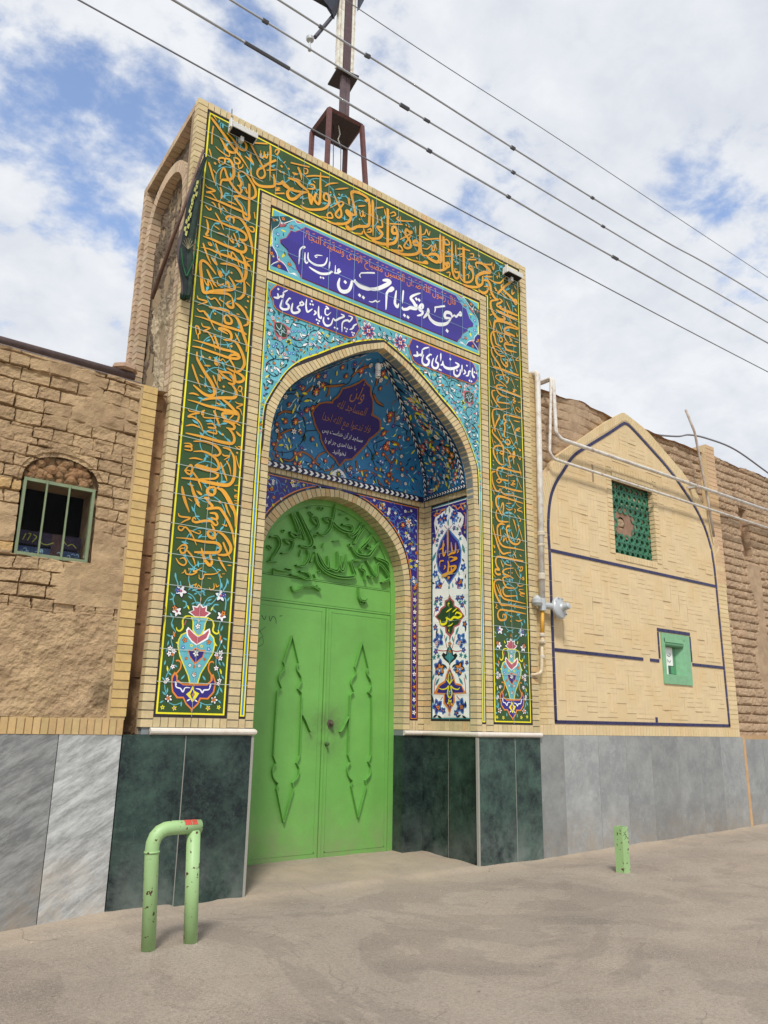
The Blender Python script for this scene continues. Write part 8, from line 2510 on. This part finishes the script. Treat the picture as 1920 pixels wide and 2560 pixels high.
o.tube([(4.9, .5, 9.3), (4.93, .49, 9.15), (4.90, .49, 9.05), (4.95, .5, 8.98)], .008, lin((210, 206, 190)), 5); o.build('hanging_wire', M['cable'], tw)

# ------------------------------------------------------------ rolled flag and its pole on the corner
fl = thing('flag', 'dark green fringed cloth banner hanging rolled at the portal left corner', 'flag')
o = MB(); cols_ = [lin((60, 74, 66)), lin((72, 94, 76)), lin((92, 82, 82)), lin((50, 56, 56))]
prof = [(7.33, 2.845, .02), (7.2, 2.82, .035), (7.05, 2.795, .045), (6.88, 2.775, .07), (6.6, 2.755, .09), (6.37, 2.74, .105), (6.15, 2.735, .11), (5.95, 2.75, .095), (5.80, 2.775, .075), (5.70, 2.775, .07), (5.66, 2.77, .06)]
nn_ = 16; vs = []; 
pp_ = smooth_path([(p[0], p[1], p[2]) for p in prof], 4)
for i, (z_, x, w) in enumerate(pp_):
    for k in range(nn_):
        a = 2 * math.pi * k / nn_; r = w * .72 * (1 + .18 * math.sin(3 * a + z_ * 9)); vs.append((x + r * math.cos(a), -.075 + .055 * math.sin(a) * (1 + .2 * math.sin(5 * a)), z_ + .012 * math.sin(4 * a)))
o.v = vs; 
for i in range(len(pp_) - 1):
    for k in range(nn_): o.f.append((i * nn_ + k, i * nn_ + (k + 1) % nn_, (i + 1) * nn_ + (k + 1) % nn_, (i + 1) * nn_ + k)); o.c.append(cols_[(k // 3) % 4])
o.f.append(tuple((len(pp_) - 1) * nn_ + k for k in range(nn_))); o.c.append(cols_[0])
o.build('cloth', M['cloth'], fl, True)
o = MB(); YG = lin((186, 186, 112))
for k in range(15):
    z_ = 6.98 - k * .045; x = 2.77 - .006 * k + R_.uniform(-.015, .015); o.add([(x - .010, -.145, z_), (x + .012, -.145, z_ + .012), (x + .004, -.145, z_ - .055), (x - .016, -.145, z_ - .045)], [(0, 1, 2, 3)], YG)
for k in range(7): a = -1.2 + .35 * k; o.tube([(2.73, -.143, 6.16), (2.73 + .07 * math.sin(a), -.143, 6.16 + .13 * math.cos(a))], .003, lin((150, 140, 110)), 4)
o.tube([(2.66, -.135, 6.15), (2.69, -.14, 5.98), (2.735, -.14, 5.86)], .008, lin((50, 96, 66)), 5); o.tube([(2.83, -.12, 6.35), (2.80, -.135, 6.05), (2.745, -.14, 5.86)], .008, lin((50, 96, 66)), 5)
o.build('embroidery', M['cloth'], fl)
o = MB()
for k in range(26): x = 2.715 + k * .0045; o.tube([(x, -.10 + .03 * math.sin(k), 5.68), (x + R_.uniform(-.01, .01), -.10 + .03 * math.sin(k), 5.63)], .003, lin((40, 62, 48)), 4)
o.build('fringe', M['cloth'], fl)
fpz = MB(); fpz.tube([(2.80, -.14, 7.38), (2.70, .06, 6.62), (2.69, .18, 6.47), (2.70, .66, 5.95)], [.012, .018, .02, .022], lin((112, 84, 72)), 8)
fpo = fpz.build('flag_pole', M['rust'], None, True, label='slanting wooden flag pole braced on the rough side face of the portal', category='pole')

# ------------------------------------------------------------ bollards
t = thing('bollard', 'pale green bent pipe hoop bollard standing by the dark green plinth', 'bollard')
pts = bend([(2.518, -1.134, -.05), (2.470, -1.134, .806), (2.838, -1.136, .800)], .15)
def paint_chips(): 
    return None
def chipped(name, base, chip):
    m = M['pale_green'].copy(); m.name = name; return m
def pg():
    m = bpy.data.materials.new('chipped_pale_green'); m.use_nodes = True; nt = m.node_tree; N = nt.nodes; L = nt.links; b = N['Principled BSDF']; b.inputs['Roughness'].default_value = .5
    tc = N.new('ShaderNodeTexCoord'); n = N.new('ShaderNodeTexNoise'); n.inputs['Scale'].default_value = 26; n.inputs['Detail'].default_value = 4; L.new(tc.outputs['Object'], n.inputs['Vector'])
    r = N.new('ShaderNodeMapRange'); r.inputs['From Min'].default_value = .625; r.inputs['From Max'].default_value = .64; L.new(n.outputs['Fac'], r.inputs['Value'])
    n2 = N.new('ShaderNodeTexNoise'); n2.inputs['Scale'].default_value = 6; n2.inputs['Detail'].default_value = 5; L.new(tc.outputs['Object'], n2.inputs['Vector'])
    c1_ = N.new('ShaderNodeMix'); c1_.data_type = 'RGBA'; L.new(n2.outputs['Fac'], c1_.inputs[0]); c1_.inputs[6].default_value = lin((140, 176, 112)); c1_.inputs[7].default_value = lin((162, 194, 138))
    mx = N.new('ShaderNodeMix'); mx.data_type = 'RGBA'; L.new(r.outputs[0], mx.inputs[0]); L.new(c1_.outputs[2], mx.inputs[6]); mx.inputs[7].default_value = lin((84, 56, 44)); L.new(mx.outputs[2], b.inputs['Base Color'])
    bp = N.new('ShaderNodeBump'); bp.inputs['Strength'].default_value = .3; bp.inputs['Distance'].default_value = .004; L.new(n2.outputs['Fac'], bp.inputs['Height']); L.new(bp.outputs[0], b.inputs['Normal']); return m
M['pg'] = pg()
o = MB(); o.tube(pts, .050, seg=20); o.build('bent_leg', M['pg'], t, True)
o = MB(); o.tube([(2.832, -1.135, -.05), (2.789, -1.136, .78)], .050, seg=20); o.build('straight_leg', M['pg'], t, True)
o = MB(); o.tube([(2.4795, -1.134, .645), (2.479, -1.134, .656)], .056, seg=20); o.build('weld_ring', M['pg'], t, True)
o = MB()
for a0, a1 in ((2.70, 2.755), (2.76, 2.80)):
    o.add([(x_, -1.136 + .0512 * math.sin(a_), .8015 + .0512 * math.cos(a_)) for x_ in (a0, a1) for a_ in np.linspace(-1.15, .2, 8)], [(i, i + 1, 9 + i, 8 + i) for i in range(7)], lin((190, 84, 72)))
o.build('red_sticker', M['cloth'], t, True)
t = thing('bollard', 'short square pale green steel post standing before the grey plinth', 'bollard')
o = MB(); x, y = 8.03, -1.08; s_ = .055
v_ = [(x - s_, y - s_), (x + s_, y - s_), (x + s_, y + s_), (x - s_, y + s_)]
o.add([(a, b, -.05) for a, b in v_] + [(a, b, .50) for a, b in v_], [(0, 1, 5, 4), (1, 2, 6, 5), (2, 3, 7, 6), (3, 0, 4, 7)], (1, 1, 1, 1))
w2 = [(x - s_ + .008, y - s_ + .008), (x + s_ - .008, y - s_ + .008), (x + s_ - .008, y + s_ - .008), (x - s_ + .008, y + s_ - .008)]
o.add([(a, b, .50) for a, b in v_] + [(a, b, .50) for a, b in w2], [(0, 1, 5, 4), (1, 2, 6, 5), (2, 3, 7, 6), (3, 0, 4, 7)], (1, 1, 1, 1))
o.add([(a, b, .50) for a, b in w2] + [(a, b, .2) for a, b in w2], [(0, 4, 5, 1), (1, 5, 6, 2), (2, 6, 7, 3), (3, 7, 4, 0)], (1, 1, 1, 1)); o.build('square_tube', M['pg'], t)
P = Paint(lambda u, v, oo: (u, y - s_ - .0004 - oo * .1, v), 3)
for q in ([(8.0, .45), (8.02, .43), (8.05, .46)], [(7.99, .41), (8.03, .42), (8.06, .38)], [(8.01, .37), (8.04, .39)]): P.stroke(q, .005, 'D', 1, 'c', pen=False)
P.build('scribble', M['tile'], t)
